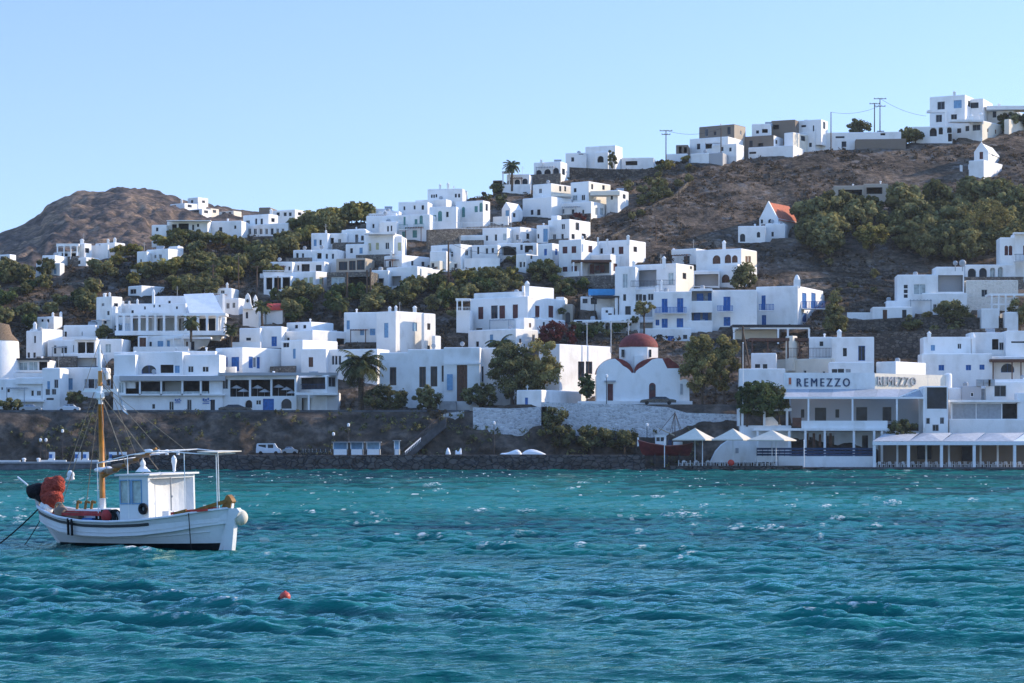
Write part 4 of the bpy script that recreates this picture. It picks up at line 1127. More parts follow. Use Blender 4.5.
h.block(118, 204, 340, 560, 640, [('L', 140, 590, 152, 620, 'd'), ('R', 300, 594, 316, 634, 'd'), ('R', 250, 590, 262, 612, 'd')], th=50)
h.block(58, 136, 150, 636, 700, [('L', 80, 650, 92, 672, 'd'), ('L', 110, 650, 122, 672, 'd')], th=14, dY=-5)
h.block(130, 300, 392, 624, 700, [('R', 330, 650, 350, 680, 'bp'), ('L', 200, 650, 220, 676, 'w'), ('L', 250, 655, 265, 680, 'd')], th=36, dY=-7)
h.chimney(152, 540, 562, 10)
h = House('C', 'house', 'ochre cream house with a sunlit side right of the tall dark pole')
h.block(340, 388, 502, 588, 640, [('L', 348, 600, 362, 620, 'd'), ('R', 420, 604, 436, 624, 'd'), ('R', 460, 604, 476, 624, 'd')], th=48, mat='cream')
# ================================================================== HOUSES: middle and right
TILE.update({'R': (430, 175, 4.876), 'T': (670, 85, 5.689), 'Wt': (560, 290, 7.314), 'Xt': (900, 225, 5.69), 'Z': (900, 85, 6.83), 'Yt': (360, 330, 6.4)})
# ---- middle terraces
free_wall('C', 'retaining_wall', 'long brown stone retaining wall below the green shuttered hotel', [(330, 438, 530), (450, 432, 510), (600, 420, 480), (740, 418, 450)], 'stone', thick=.8)
h = House('C', 'balustrade', 'pale balustrade running along the top of the brown stone retaining wall', cat='balustrade', Y=ground_Y(450, 250))
h.railing(332, 740, 402, 434, dY=0, mat='white_paint', floor=False, n=60)
h = House('R', 'house', 'white house with two sunlit cream gable walls high on the terraces')
h.block(452, 592, 690, 104, 198, [('L', 490, 170, 504, 194, 'd'), ('L', 522, 168, 538, 196, 'D'), ('R', 640, 165, 660, 190, 'w')], th=38)
h.block(502, 590, 690, 40, 110, [('L', 530, 66, 545, 90, 'w'), ('L', 514, 108, 534, 138, 'w'), ('R', 655, 54, 664, 80, 'd'), ('R', 630, 54, 640, 80, 'd')], th=38, dY=6, matR='cream')  # cream side wall: warm sunlight put into the colour
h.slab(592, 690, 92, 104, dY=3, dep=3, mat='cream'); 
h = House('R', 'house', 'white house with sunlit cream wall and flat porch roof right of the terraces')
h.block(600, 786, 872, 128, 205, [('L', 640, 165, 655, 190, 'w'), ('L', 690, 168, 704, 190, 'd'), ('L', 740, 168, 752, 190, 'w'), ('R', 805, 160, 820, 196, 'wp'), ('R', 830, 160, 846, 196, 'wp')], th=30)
h.block(686, 774, 880, 30, 140, [('L', 700, 64, 714, 84, 'd'), ('L', 694, 98, 718, 126, 'wp'), ('L', 738, 96, 756, 124, 'w'), ('R', 786, 44, 796, 70, 'd'), ('R', 840, 50, 852, 72, 'd')], th=36, dY=5, matR='cream')  # sunlit side painted cream, a warm version of the white
h.block(860, 916, 968, 72, 140, [('L', 880, 98, 892, 120, 'd'), ('R', 940, 94, 954, 116, 'd')], th=30, dY=4)
h.slab(782, 925, 78, 98, dY=3, dep=4, mat='cream', name='porch_roof')
h = House('R', 'chapel', 'tiny white chapel with a gabled front and blue door on the terraces', cat='chapel')
h.block(350, 392, 452, 162, 222, [('L', 368, 172, 386, 212, 'bp'), ('R', 405, 186, 418, 206, 'd')], th=30)
P = h.last; mb = MB(); q = lambda al, be, z: Vector((P['P'].x, P['P'].y, 0)) + P['e1'] * al + P['e2'] * be + Vector((0, 0, z))
a_, b_, z_ = P['a'], P['b'], P['zt'] - .1
mb.poly([q(0, -.02, z_), q(a_, -.02, z_), q(a_ / 2, -.02, z_ + 1.6)]); mb.quad(q(0, -.02, z_), q(0, b_, z_), q(a_ / 2, b_, z_ + 1.6), q(a_ / 2, -.02, z_ + 1.6)); mb.quad(q(a_, b_, z_), q(a_, -.02, z_), q(a_ / 2, -.02, z_ + 1.6), q(a_ / 2, b_, z_ + 1.6))
h.part(mb, 'gable_roof', 'white')
h = House('R', 'house', 'white row house with stepped roofs and a chimney left of the middle terraces')
h.block(80, 262, 275, 292, 340, [('L', 214, 322, 228, 336, 'd')], th=12)
h.block(256, 375, 390, 256, 345, [('L', 270, 294, 284, 322, 'w'), ('L', 314, 288, 328, 322, 'w'), ('L', 355, 284, 374, 320, 'wp')], th=16, dY=-1)
h.block(376, 440, 520, 252, 340, [('L', 418, 290, 432, 318, 'w'), ('R', 470, 285, 486, 312, 'd')], th=38, dY=2)
h.block(520, 576, 584, 244, 330, [('L', 522, 286, 534, 312, 'w'), ('L', 552, 262, 575, 326, 'bp')], th=10, dY=1)
h.chimney(86, 276, 296, 10)
h = House('R', 'house', 'white house with a sunlit upper wall and pergola right of the stepped row houses')
h.block(576, 680, 782, 214, 332, [('L', 598, 288, 614, 324, 'w'), ('L', 640, 238, 658, 266, 'w'), ('L', 640, 288, 652, 312, 'd'), ('R', 710, 232, 728, 270, 'wd'), ('R', 690, 288, 706, 312, 'd'), ('R', 740, 286, 760, 310, 'd')], th=34)
h.block(590, 622, 640, 196, 222, [], th=30, dY=6)
h = House('R', 'house', 'white house with a shaded front and small sunlit end below the stepped row houses')
h.block(4, 150, 208, 336, 436, [('L', 100, 374, 112, 398, 'd'), ('R', 172, 366, 188, 394, 'w'), ('L', 40, 392, 54, 420, 'd')], th=34)
h.block(0, 80, 90, 370, 425, [], th=12, dY=-3)
h = House('R', 'house', 'white house with a dark arched awning in the middle of the terraces')
h.block(205, 330, 345, 340, 425, [('L', 270, 356, 284, 386, 'w'), ('L', 230, 350, 240, 386, 'd'), ('L', 300, 356, 312, 380, 'd')], th=14)
h.block(330, 520, 530, 330, 400, [('L', 330, 352, 420, 392, 'o', 2), ('L', 462, 344, 502, 378, 'o', 1.5), ('L', 440, 340, 452, 366, 'd')], th=10, dY=2)
mb = MB(); p = h.at(375, 384, -2); n = 8; r = 48 / 4.876 * h.Y / F
for i in range(n):
    a0, a1 = PI * i / n, PI * (i + 1) / n
    f_ = lambda a, y: Vector((p.x - r * math.cos(a), y, p.z + r * .8 * math.sin(a)))
    mb.quad(f_(a0, p.y), f_(a1, p.y), f_(a1, p.y + 3), f_(a0, p.y + 3))
h.part(mb, 'awning', 'grey_canvas')
h = House('R', 'house', 'narrow white house with blue windows just left of the maroon shuttered house')
h.block(526, 596, 630, 332, 440, [('L', 556, 360, 570, 392, 'b'), ('R', 610, 360, 622, 390, 'b'), ('L', 550, 424, 562, 436, 'd')], th=30)
h.block(420, 470, 530, 384, 460, [('L', 436, 424, 448, 450, 'd'), ('L', 454, 424, 464, 448, 'd'), ('R', 490, 392, 500, 410, 'd')], th=34, mat='old', dY=-5)
# I1
h = House('I', 'house', 'large white house with maroon window shutters and a dark porch roof')
h.block(-6, 104, 192, 94, 272, [('L', 12, 130, 36, 163, 'r'), ('L', 56, 128, 79, 161, 'r'), ('L', 12, 228, 36, 261, 'r'), ('L', 56, 224, 83, 272, 'R'), ('R', 138, 126, 158, 158, 'r')], th=30)
h.block(186, 338, 418, 96, 200, [('L', 196, 138, 209, 164, 'wm'), ('L', 252, 134, 264, 164, 'wm'), ('L', 286, 130, 309, 166, 'r'), ('R', 358, 130, 376, 156, 'wn')], th=32, dY=4)
h.block(104, 246, 316, 166, 278, [('L', 108, 200, 240, 262, 'p', 2), ('R', 260, 212, 280, 250, 'r')], th=30, dY=1)
for (x, y0, y1) in ((146, 216, 262), (196, 218, 256), (172, 222, 246)):
    p0, p1 = h.at(x, y1, 2.2), h.at(x + 20, y0, 2.2); mb = MB(); mb.box(p0, (p1.x - p0.x, 0, 0), (0, .1, 0), (0, 0, p1.z - p0.z)); h.part(mb, 'door', 'maroon')
h.slab(56, 252, 194, 206, dY=-1.5, dep=4, mat='brown', name='porch_roof')
h.posts([66, 105, 246], 206, 268, dY=-1.4, w=.3)
h.chimney(110, 76, 98, 10); h.chimney(185, 84, 100, 9); h.chimney(230, 92, 104, 10, dY=5); h.chimney(332, 72, 98, 14)
free_wall('I', 'terrace_wall', 'grey stone terrace wall under the large maroon shuttered house', [(-10, 280, 330), (120, 272, 330), (270, 268, 330)], 'stone', thick=.7)
# I2
h = House('I', 'house', 'white house with a sunlit cream end wall and a vine pergola over its door')
h.block(268, 368, 380, 226, 480, [('L', 305, 262, 331, 332, 'wp'), ('L', 318, 420, 345, 474, 'd'), ('L', 308, 362, 322, 394, 'd')], th=10)
h.block(366, 566, 652, 210, 400, [('L', 372, 244, 470, 322, 'p', 1.8), ('L', 526, 256, 554, 316, 'wp'), ('R', 598, 258, 616, 288, 'wn'), ('R', 634, 222, 644, 240, 'd')], th=32, dY=2, matR='cream')  # end wall coloured cream for the sun it catches
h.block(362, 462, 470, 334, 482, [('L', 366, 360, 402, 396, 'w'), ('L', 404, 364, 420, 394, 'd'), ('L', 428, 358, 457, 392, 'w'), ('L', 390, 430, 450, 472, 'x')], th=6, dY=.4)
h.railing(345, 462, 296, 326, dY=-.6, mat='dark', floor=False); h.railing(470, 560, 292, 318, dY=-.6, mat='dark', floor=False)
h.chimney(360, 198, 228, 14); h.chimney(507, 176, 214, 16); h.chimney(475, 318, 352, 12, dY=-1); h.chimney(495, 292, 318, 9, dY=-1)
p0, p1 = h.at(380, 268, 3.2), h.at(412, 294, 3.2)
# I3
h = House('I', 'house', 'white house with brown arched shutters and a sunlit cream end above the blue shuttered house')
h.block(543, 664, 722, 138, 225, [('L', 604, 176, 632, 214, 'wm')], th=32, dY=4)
h.block(664, 884, 960, 138, 300, [('L', 744, 172, 782, 214, 'an'), ('L', 803, 168, 834, 210, 'an'), ('L', 838, 172, 866, 208, 'an'), ('R', 904, 176, 916, 206, 'n'), ('R', 918, 176, 931, 206, 'n')], th=30, dY=1, matR='cream')  # sun on the end face painted in as cream
h.block(776, 866, 960, 214, 325, [('L', 788, 266, 826, 306, 'an'), ('R', 890, 260, 915, 305, 'd')], th=30, dY=-1)
h.block(652, 778, 786, 246, 325, [('L', 656, 264, 772, 322, 'p', 2)], th=8, dY=-.5)
h.slab(640, 785, 240, 252, dY=-1.6, dep=2)
h.posts([722, 778], 252, 320, dY=-1.4, w=.25)
for (x, w_) in ((660, 22), (704, 16), (744, 32)):
    p0, p1 = h.at(x, 320, 1.5), h.at(x + w_, 270, 1.5); mb = MB(); mb.box(p0, (p1.x - p0.x, 0, 0), (0, .1, 0), (0, 0, p1.z - p0.z)); h.part(mb, 'door', 'brown')
h.chimney(800, 98, 140, 16); h.chimney(554, 138, 150, 12, dY=5)
# I4, blue shutters
h = House('I', 'house', 'broad white guesthouse with bright blue doors and blue railed balconies', Y=ground_Y(700, 328))
h.block(458, 640, 650, 348, 555, [('L', 496, 384, 524, 454, 'B'), ('L', 571, 381, 601, 452, 'B'), ('L', 466, 486, 484, 514, 'b'), ('L', 496, 481, 525, 525, 'B'), ('L', 569, 479, 601, 523, 'B')], th=6)
h.block(636, 744, 750, 334, 540, [('L', 642, 346, 740, 396, 'p', 2), ('L', 642, 448, 740, 492, 'p', 2)], th=5, dY=.8)
h.block(634, 742, 748, 394, 446, [], th=5, dY=.2, skirt=.2); h.block(620, 742, 748, 490, 525, [], th=5, dY=-.6, skirt=1)
for (x0_, y0, x1_, y1) in ((667, 358, 699, 396), (721, 356, 741, 396), (652, 452, 683, 492), (696, 450, 722, 492)):
    p0, p1 = h.at(x0_, y1, 2.6), h.at(x1_, y0, 2.6); mb = MB(); mb.box(p0, (p1.x - p0.x, 0, 0), (0, .12, 0), (0, 0, p1.z - p0.z)); h.part(mb, 'door', 'blue')
h.railing(463, 616, 424, 452, dY=-1.0, mat='blue')
h.block(742, 960, 966, 340, 520, [('L', 797, 374, 831, 442, 'B'), ('L', 798, 473, 831, 516, 'B')], th=6, dY=1)
h.railing(768, 843, 417, 444, dY=-.2, mat='blue')
h.ox, h.oy, h.k = TILE['J']
h.block(58, 208, 304, 236, 385, [('L', 77, 271, 92, 326, 'B'), ('L', 78, 342, 94, 378, 'B'), ('R', 223, 262, 239, 318, 'B'), ('R', 256, 262, 272, 318, 'B'), ('R', 224, 334, 240, 366, 'b'), ('R', 257, 334, 273, 366, 'b')], th=24, dY=2.5)
h.railing(70, 122, 302, 324, dY=1.2, mat='blue')
h.railing(214, 306, 292, 318, dY=4.4, mat='blue', dep=2)
P = h.at(205, 236, 3.5); mb = MB(); k = h.Y / (F * h.k)
mb.cbox((P.x, P.y, P.z - .5), 22 * k, 22 * k, 22 * k + .5); mb.lathe((P.x, P.y, P.z + 22 * k), [(10 * k, 0), (10 * k, 4 * k), (6 * k, 14 * k), (.02, 18 * k)], 10); h.part(mb, 'chimney', 'white')
# flat dark pergola roof in front of the guesthouse
h = House('J', 'pergola', 'wide dark flat pergola roof in front of the blue shuttered guesthouse', cat='pergola', Y=ground_Y(770, 336) - 3)
h.slab(-26, 255, 376, 386, dY=-2, dep=7, mat='dark', name='roof')
h.slab(-26, 250, 386, 392, dY=-1.9, dep=.5, mat='white', name='beam')
h.posts([-22, 137, 172, 248], 392, 440, dY=-1.8, w=.35)
h.block(-20, 132, 136, 392, 425, [], th=4, dY=2, mat='cream')
# terrace house and white walls in front
h = House('J', 'house', 'white flat roofed house with a slim chimney and one dark door above the sign wall', Y=ground_Y(850, 365) - 14)
h.block(330, 482, 490, 420, 520, [('L', 370, 460, 384, 490, 'd'), ('L', 425, 452, 450, 506, 'wb')], th=6)
h.block(248, 332, 340, 420, 470, [], th=8, dY=4)
h.chimney(357, 392, 424, 14)
h = House('J', 'house', 'low white terraced house with an overgrown brown roof pergola above the sign wall', Y=ground_Y(850, 365) - 15)
h.block(40, 130, 140, 478, 560, [('L', 54, 518, 72, 532, 'd'), ('L', 82, 518, 98, 536, 'd')], th=8)
h.block(128, 330, 345, 496, 580, [], th=50, mat='cream', dY=1)
h.block(-4, 163, 170, 534, 640, [], th=3, Y=443.5, dep=4)
h.slab(36, 250, 424, 434, dY=6, dep=6, mat='brown', name='pergola_roof')
h.posts([44, 100, 172, 214, 248], 432, 492, dY=6.2, w=.28, mat='brown')
h.railing(170, 328, 460, 494, dY=3, mat='brown', floor=False)
h.block(164, 190, 206, 416, 486, [], th=40, dY=5.5, mat='cream')
h = House('J', 'house', 'long white roof block with paired vents directly behind the large sign', Y=446)
h.block(320, 480, 495, 510, 600, [('L', 330, 536, 350, 549, 'd'), ('L', 352, 535, 374, 549, 'd'), ('L', 380, 536, 398, 548, 'x')], th=6)
h.block(490, 560, 668, 508, 600, [], th=50, dY=-1)
# J5 / J6
h = House('J', 'house', 'white house with three tiny square windows, a glazed bay and an open roof terrace')
h.block(565, 704, 712, 196, 332, [('L', 589, 233, 603, 246, 'd'), ('L', 589, 250, 603, 263, 'd'), ('L', 589, 267, 603, 280, 'd'), ('L', 624, 230, 668, 268, 'wp')], th=4)
h.block(704, 806, 812, 168, 262, [('L', 712, 198, 802, 258, 'p', 2)], th=2, dY=2)
h.block(655, 816, 822, 262, 336, [('L', 630, 304, 652, 326, 'd')], th=3, dY=-1)
h.block(476, 620, 628, 312, 360, [], th=4, dY=-2); h.block(526, 566, 572, 290, 318, [], th=4, dY=1)
for x, r in ((774, 9), (800, 13)):
    p = h.at(x, 160, 2); mb = MB(); mb.lathe((p.x, p.y, p.z - .8), [(.08, -.6), (.08, .8)], 6)
    k = r / 3.595 * h.Y / F; mb.sphere((p.x, p.y, p.z + .3), k, k * .35, k); h.part(mb, 'satellite_dish', 'grey_paint', smooth=True)
h = House('J', 'house', 'big house with a white arched loggia over a beige stone storey at the right edge')
h.block(810, 990, 998, 160, 216, [('L', 819, 174, 849, 216, 'ad', .8), ('L', 860, 172, 888, 215, 'ad', .8), ('L', 899, 171, 918, 215, 'awp', .8), ('L', 927, 169, 946, 215, 'awp', .8)], th=2)
h.block(812, 1000, 1010, 216, 322, [('L', 868, 250, 889, 276, 'wd')], th=2, mat='beige_stone', dY=.1)
h.block(934, 1018, 1030, 62, 214, [('L', 951, 92, 964, 127, 'ar'), ('L', 966, 92, 979, 127, 'ar'), ('L', 954, 166, 979, 213, 'R')], th=4, dY=1)
h.block(988, 1120, 1130, 46, 215, [('L', 1004, 92, 1040, 126, 'R'), ('L', 1003, 168, 1016, 190, 'w')], th=3, dY=.6)
h.railing(990, 1080, 122, 146, dY=-.8, mat='dark')
h.slab(985, 1120, 44, 50, dY=-.3, dep=1.4)
h = House('J', 'pergola', 'white timber pergola with framed openings under the arched loggia house', cat='pergola', Y=ground_Y(1000, 325) - 1)
h.slab(898, 1080, 264, 272, dY=-2, dep=5, mat='white', name='roof')
h.posts([905, 930, 955, 985], 272, 340, dY=-2, w=.3); h.slab(900, 985, 300, 306, dY=-2, dep=.2, name='rail')
h.block(868, 930, 934, 318, 372, [], th=3, dY=-3); h.block(952, 1000, 1010, 330, 390, [], th=3, dY=-4)
free_wall('J', 'white_fence', 'low white railing wall on the terrace left of the white house with tiny windows', [(385, 332, 356), (480, 332, 356)], 'white_paint', thick=.15)
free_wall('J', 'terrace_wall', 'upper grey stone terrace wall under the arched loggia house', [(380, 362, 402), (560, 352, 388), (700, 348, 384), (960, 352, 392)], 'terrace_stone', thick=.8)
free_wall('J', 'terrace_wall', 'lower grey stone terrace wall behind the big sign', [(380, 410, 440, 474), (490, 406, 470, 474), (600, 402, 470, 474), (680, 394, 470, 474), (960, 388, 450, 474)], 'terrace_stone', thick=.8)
# J7
h = House('J', 'house', 'long white house with three small blue windows at the lower right', Y=457)
h.block(654, 906, 912, 480, 575, [('L', 714, 521, 734, 541, 'b'), ('L', 812, 521, 831, 540, 'b'), ('L', 861, 520, 879, 538, 'b')], th=2)
h.block(660, 830, 838, 420, 490, [], th=3, dY=6); h.block(906, 1090, 1096, 490, 590, [('L', 938, 516, 986, 548, 'awb')], th=3, dY=1.5)
h.slab(900, 1090, 500, 510, dY=-1, dep=3, mat='brown', name='pergola_roof'); h.posts([910, 978, 1010], 510, 570, dY=-.9, w=.2, mat='brown')
h.chimney(680, 400, 424, 12, dY=6.5)
h = House('J', 'house', 'white upper house with a dark recessed doorway behind the blue windowed house', Y=466)
h.block(828, 962, 970, 404, 480, [('L', 906, 428, 930, 466, 'o', 1.5), ('L', 932, 440, 950, 468, 'wd')], th=2)
h.block(956, 1090, 1096, 398, 498, [('L', 975, 436, 1050, 442, 'd')], th=2, dY=-3)
h.chimney(838, 404, 470, 14, dY=-2)
# ---- ridge houses at the top
h = House('C', 'house', 'white house with three round arches and a pergola on the ridge beside a palm')
h.block(716, 826, 836, 166, 238, [('L', 714, 196, 742, 234, 'ad'), ('L', 754, 192, 780, 226, 'ad'), ('L', 791, 188, 818, 222, 'ad')], th=8)
h.slab(692, 730, 152, 158, dY=-1, dep=3); h.posts([697, 728], 158, 232, dY=-.8, w=.3)
h.block(648, 694, 700, 196, 230, [('L', 652, 200, 690, 222, 'o', 2)], th=10, mat='brown_plaster')
h = House('C', 'house', 'white house with a row of wide arched windows topping the middle ridge')
h.block(848, 978, 1010, 104, 182, [('L', 856, 146, 886, 180, 'ad'), ('L', 898, 142, 930, 176, 'ad'), ('L', 940, 136, 970, 172, 'ad'), ('R', 985, 140, 1000, 170, 'd')], th=22, Y=ridge_Y(548) + 1)
h.chimney(884, 94, 106, 10)
h = House('D', 'house', 'angular grey and white modern house alone on the middle of the ridge', Y=ridge_Y(620) + 3)
h.block(108, 236, 266, 278, 362, [('L', 150, 318, 162, 340, 'd'), ('L', 180, 322, 194, 342, 'w')], th=24)
h.block(24, 112, 118, 310, 362, [('L', 80, 304, 100, 318, 'd'), ('L', 48, 330, 60, 348, 'd')], th=8, dY=2)
h.block(148, 205, 212, 306, 370, [('L', 160, 324, 186, 352, 'ao', 1)], th=10, dY=-1.5)
h.block(262, 400, 410, 330, 375, [('L', 280, 346, 330, 364, 'o', 1)], th=8, dY=2)
h = House('T', 'villa', 'modern villa with a large tan sunlit box on the ridge', cat='villa', Y=ridge_Y(700) + 3)
h.block(112, 330, 430, 292, 420, [('L', 152, 334, 172, 366, 'd'), ('L', 200, 330, 240, 362, 'o', 1.5), ('L', 250, 340, 262, 366, 'd'), ('R', 350, 356, 370, 376, 'd')], th=30)
h.block(166, 366, 430, 222, 296, [], th=34, mat='brown_plaster', matR='tan', dY=4)  # one box: brown paints its shaded face, tan its sunlit one
h.block(238, 378, 420, 332, 405, [('L', 336, 356, 350, 378, 'd'), ('L', 290, 352, 304, 376, 'd')], th=28, dY=-2)
h.block(118, 220, 380, 386, 440, [], th=20, dY=-5); h.block(200, 300, 380, 384, 440, [], th=20, dY=-6, mat='grey_plaster')
h.slab(200, 285, 322, 330, dY=-2, dep=2)
h.block(34, 104, 112, 340, 395, [('L', 50, 350, 66, 388, 'o', 2), ('L', 78, 354, 96, 386, 'o', 2)], th=8, mat='brown_plaster', dY=1)
h.block(-20, 100, 110, 390, 422, [], th=10, dY=0)
h = House('T', 'villa', 'modern villa with a dark grey upper box and long white terraces on the ridge', cat='villa', Y=ridge_Y(770) + 3)
h.block(466, 574, 580, 220, 290, [('L', 490, 258, 506, 276, 'd'), ('L', 524, 250, 556, 272, 'o', 1.5)], th=6, dY=5)
h.block(576, 712, 740, 196, 270, [('L', 586, 226, 620, 252, 'o', 1.5)], th=24, mat='brown_plaster', dY=5)
h.block(710, 860, 898, 194, 272, [('L', 812, 230, 820, 270, 'd'), ('L', 746, 228, 774, 240, 'd'), ('R', 870, 210, 884, 250, 'd')], th=28, dY=5)
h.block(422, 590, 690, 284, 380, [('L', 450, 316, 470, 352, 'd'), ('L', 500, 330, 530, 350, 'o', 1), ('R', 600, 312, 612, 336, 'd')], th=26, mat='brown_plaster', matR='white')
h.block(446, 700, 870, 342, 400, [('L', 450, 380, 490, 392, 'd')], th=24, dY=-4)
h.block(650, 700, 870, 268, 340, [('R', 745, 290, 770, 318, 'd')], th=48, dY=1, matR='cream')  # cream on the right face stands in for warm sunlight
h = House('E', 'house', 'long low white house with a sloping parapet and one dark doorway on the right ridge', Y=ridge_Y(850) + 2)
h.block(30, 130, 300, 218, 300, [], th=34); h.block(140, 500, 508, 220, 288, [('L', 246, 262, 266, 286, 'd'), ('L', 220, 240, 258, 248, 'd'), ('L', 412, 220, 432, 236, 'o', 1)], th=6, dY=1)
h.block(305, 520, 545, 250, 290, [], th=5, mat='brown_plaster', dY=-2)
h = House('E', 'house', 'tall white house of three storeys with blue grey windows at the top right', Y=ridge_Y(950) + 3)
h.block(622, 772, 815, 62, 200, [('L', 654, 92, 686, 126, 'wd'), ('L', 724, 86, 758, 120, 'bp'), ('L', 648, 148, 674, 180, 'wd'), ('L', 712, 146, 738, 172, 'wd'), ('R', 785, 90, 800, 115, 'd')], th=28)
h.slab(614, 690, 128, 138, dY=-1.5, dep=2, name='balcony'); h.posts([690], 130, 196, dY=-1.2, w=.4)
h.chimney(727, 46, 66, 10)
h.block(780, 850, 890, 78, 190, [('L', 795, 96, 830, 120, 'd')], th=24, dY=3)
h = House('E', 'house', 'white house with round arches and sunlit terrace below the tall three storey house', Y=ridge_Y(950) - 2)
h.block(548, 718, 726, 196, 268, [('L', 622, 204, 652, 240, 'ao', 1.2), ('L', 660, 200, 678, 232, 'ao', 1.2), ('L', 696, 192, 716, 226, 'ao', 1.2), ('L', 572, 232, 580, 252, 'bp'), ('L', 700, 228, 735, 262, 'o', 1)], th=8)
h.block(722, 846, 955, 172, 240, [('L', 738, 206, 756, 226, 'd'), ('L', 774, 196, 790, 218, 'd'), ('L', 804, 190, 838, 216, 'wd')], th=38, dY=1, matR='cream')  # right face tinted cream to paint in its sunlight
h.slab(708, 850, 168, 178, dY=-.6, dep=3); h.chimney(800, 146, 172, 14); h.chimney(842, 138, 172, 16)
h = House('E', 'house', 'pale flat roofed house at the right end of the ridge with a wide roof slab', Y=ridge_Y(1010) + 3)
h.block(870, 980, 1100, 124, 185, [('L', 890, 134, 906, 160, 'd'), ('L', 918, 148, 960, 168, 'o', 1.5), ('R', 990, 132, 1030, 170, 'wp')], th=26)
h.slab(866, 1100, 110, 126, dY=-1.5, dep=5, name='roof_slab'); h.block(940, 960, 1090, 166, 205, [], th=40, dY=-5, mat='cream')
h.chimney(918, 100, 112, 10)
# gabled chapels on the hill
def gabled(h, x0, xm, x1, yt, yapex, yb, th, wins, roof='white', dep=6, dY=0, roofname='gable_roof'):
    h.block(x0, xm, x1, yt, yb, wins, th=th, dep=dep, dY=dY, cham=.02)
    P = h.last; q = lambda al, be, z: Vector((P['P'].x, P['P'].y, 0)) + P['e1'] * al + P['e2'] * be + Vector((0, 0, z))
    a_, b_, z_ = P['a'], P['b'], P['zt']; za = zof(h.Yp(yapex), h.Y + dY)
    mb = MB(); o_ = .04
    pr = [(-o_, z_ - .05), (a_ + o_, z_ - .05), (a_ / 2, za)]
    mb.poly([q(al, -.03, z) for al, z in pr]); mb.poly([q(al, .5, z) for al, z in reversed(pr)]); 
    for i in range(3):
        (al, z), (al2, z2) = pr[i], pr[(i + 1) % 3]
        mb.quad(q(al, -.03, z), q(al2, -.03, z2), q(al2, .5, z2), q(al, .5, z))
    h.part(mb, 'gable', 'white')
    mb = MB(); d = .25
    mb.quad(q(-.2, .5, z_ - .2 - d), q(-.2, b_ + .2, z_ - .2 - d), q(a_ / 2, b_ + .2, za - d), q(a_ / 2, .5, za - d))
    mb.quad(q(a_ + .2, b_ + .2, z_ - .2 - d), q(a_ + .2, .5, z_ - .2 - d), q(a_ / 2, .5, za - d), q(a_ / 2, b_ + .2, za - d))
    mb.poly([q(0, b_, z_), q(a_, b_, z_), q(a_ / 2, b_, za - d)])
    h.part(mb, roofname, roof)
    return P
h = House('D', 'chapel', 'white hill chapel with a pointed gable and terracotta roof', cat='chapel')
P = gabled(h, 850, 928, 1015, 590, 520, 665, 32, [('L', 888, 578, 904, 610, 'ad'), ('L', 856, 590, 866, 612, 'd'), ('R', 940, 610, 955, 630, 'd')], 'orange_roof', dY=3)
h.block(760, 876, 884, 622, 690, [('L', 768, 656, 790, 690, 'ad'), ('L', 840, 648, 854, 672, 'ad')], th=8, dY=0)
h.block(876, 960, 968, 612, 675, [('L', 902, 648, 912, 668, 'd')], th=14, dY=1.5)
h = House('Z', 'chapel', 'small white chapel with a red door standing alone on the bare hillside', cat='chapel')
P = gabled(h, 506, 604, 680, 452, 390, 560, 26, [('L', 543, 448, 567, 506, 'R'), ('R', 628, 460, 640, 484, 'd')], 'white', dY=1)
h.block(470, 572, 700, 510, 620, [], th=34, dY=-2); 
p = h.at(555, 392, 1); mb = MB(); mb.cbox((p.x, p.y, p.z - .1), .12, .12, 1.2); mb.cbox((p.x, p.y, p.z + .6), .6, .12, .12); h.part(mb, 'cross', 'white_paint')
h = House('E', 'ruin', 'roofless tan stone ruin with two wide openings on the hillside', cat='ruin'); h.nb = 9; h.crng = random.Random(3)
h.block(212, 340, 346, 450, 520, [('L', 232, 468, 334, 505, 'o', 3)], th=4, mat='tan'); h.block(340, 444, 450, 442, 492, [('L', 352, 458, 420, 486, 'o', 3)], th=4, mat='tan', dY=1)
free_wall('E', 'hillside_wall', 'white wall fragment on the slope left of the red door chapel', [(752, 362, 384), (762, 364, 384)], 'white', thick=.6)
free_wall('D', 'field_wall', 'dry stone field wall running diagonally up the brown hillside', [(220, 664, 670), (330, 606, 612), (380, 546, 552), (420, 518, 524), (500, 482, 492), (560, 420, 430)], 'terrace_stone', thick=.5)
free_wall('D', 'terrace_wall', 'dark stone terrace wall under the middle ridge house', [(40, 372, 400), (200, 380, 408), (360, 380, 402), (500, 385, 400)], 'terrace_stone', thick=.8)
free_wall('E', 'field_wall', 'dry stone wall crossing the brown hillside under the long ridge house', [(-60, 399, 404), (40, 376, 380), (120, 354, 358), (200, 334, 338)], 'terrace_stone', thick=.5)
# ---- houses near the shore, middle
h = House('H', 'house', 'white house with blue windows and a long sunlit weathered wall')
h.block(-78, 84, 92, 205, 352, [('L', -65, 246, -50, 290, 'bp'), ('L', 48, 286, 74, 318, 'bp'), ('L', 0, 290, 20, 318, 'bp')], th=10, dY=3)
h.block(80, 174, 312, 200, 400, [('L', 117, 258, 138, 330, 'bp'), ('R', 256, 256, 278, 298, 'bp')], th=52, matR='old', dY=-1)
h.block(300, 312, 368, 210, 396, [('R', 328, 260, 343, 292, 'wn'), ('R', 328, 368, 342, 394, 'd')], th=55, dY=1, matR='old')
h.block(350, 366, 394, 320, 390, [], th=50, dY=0)
h.railing(82, 146, 300, 330, dY=-2, mat='paleblue')
h.chimney(145, 176, 206, 14); h.chimney(175, 172, 204, 12); h.chimney(267, 174, 206, 18, dY=4)
h = House('H', 'house', 'long single storey white house with tall brown windows and a blue wall panel')
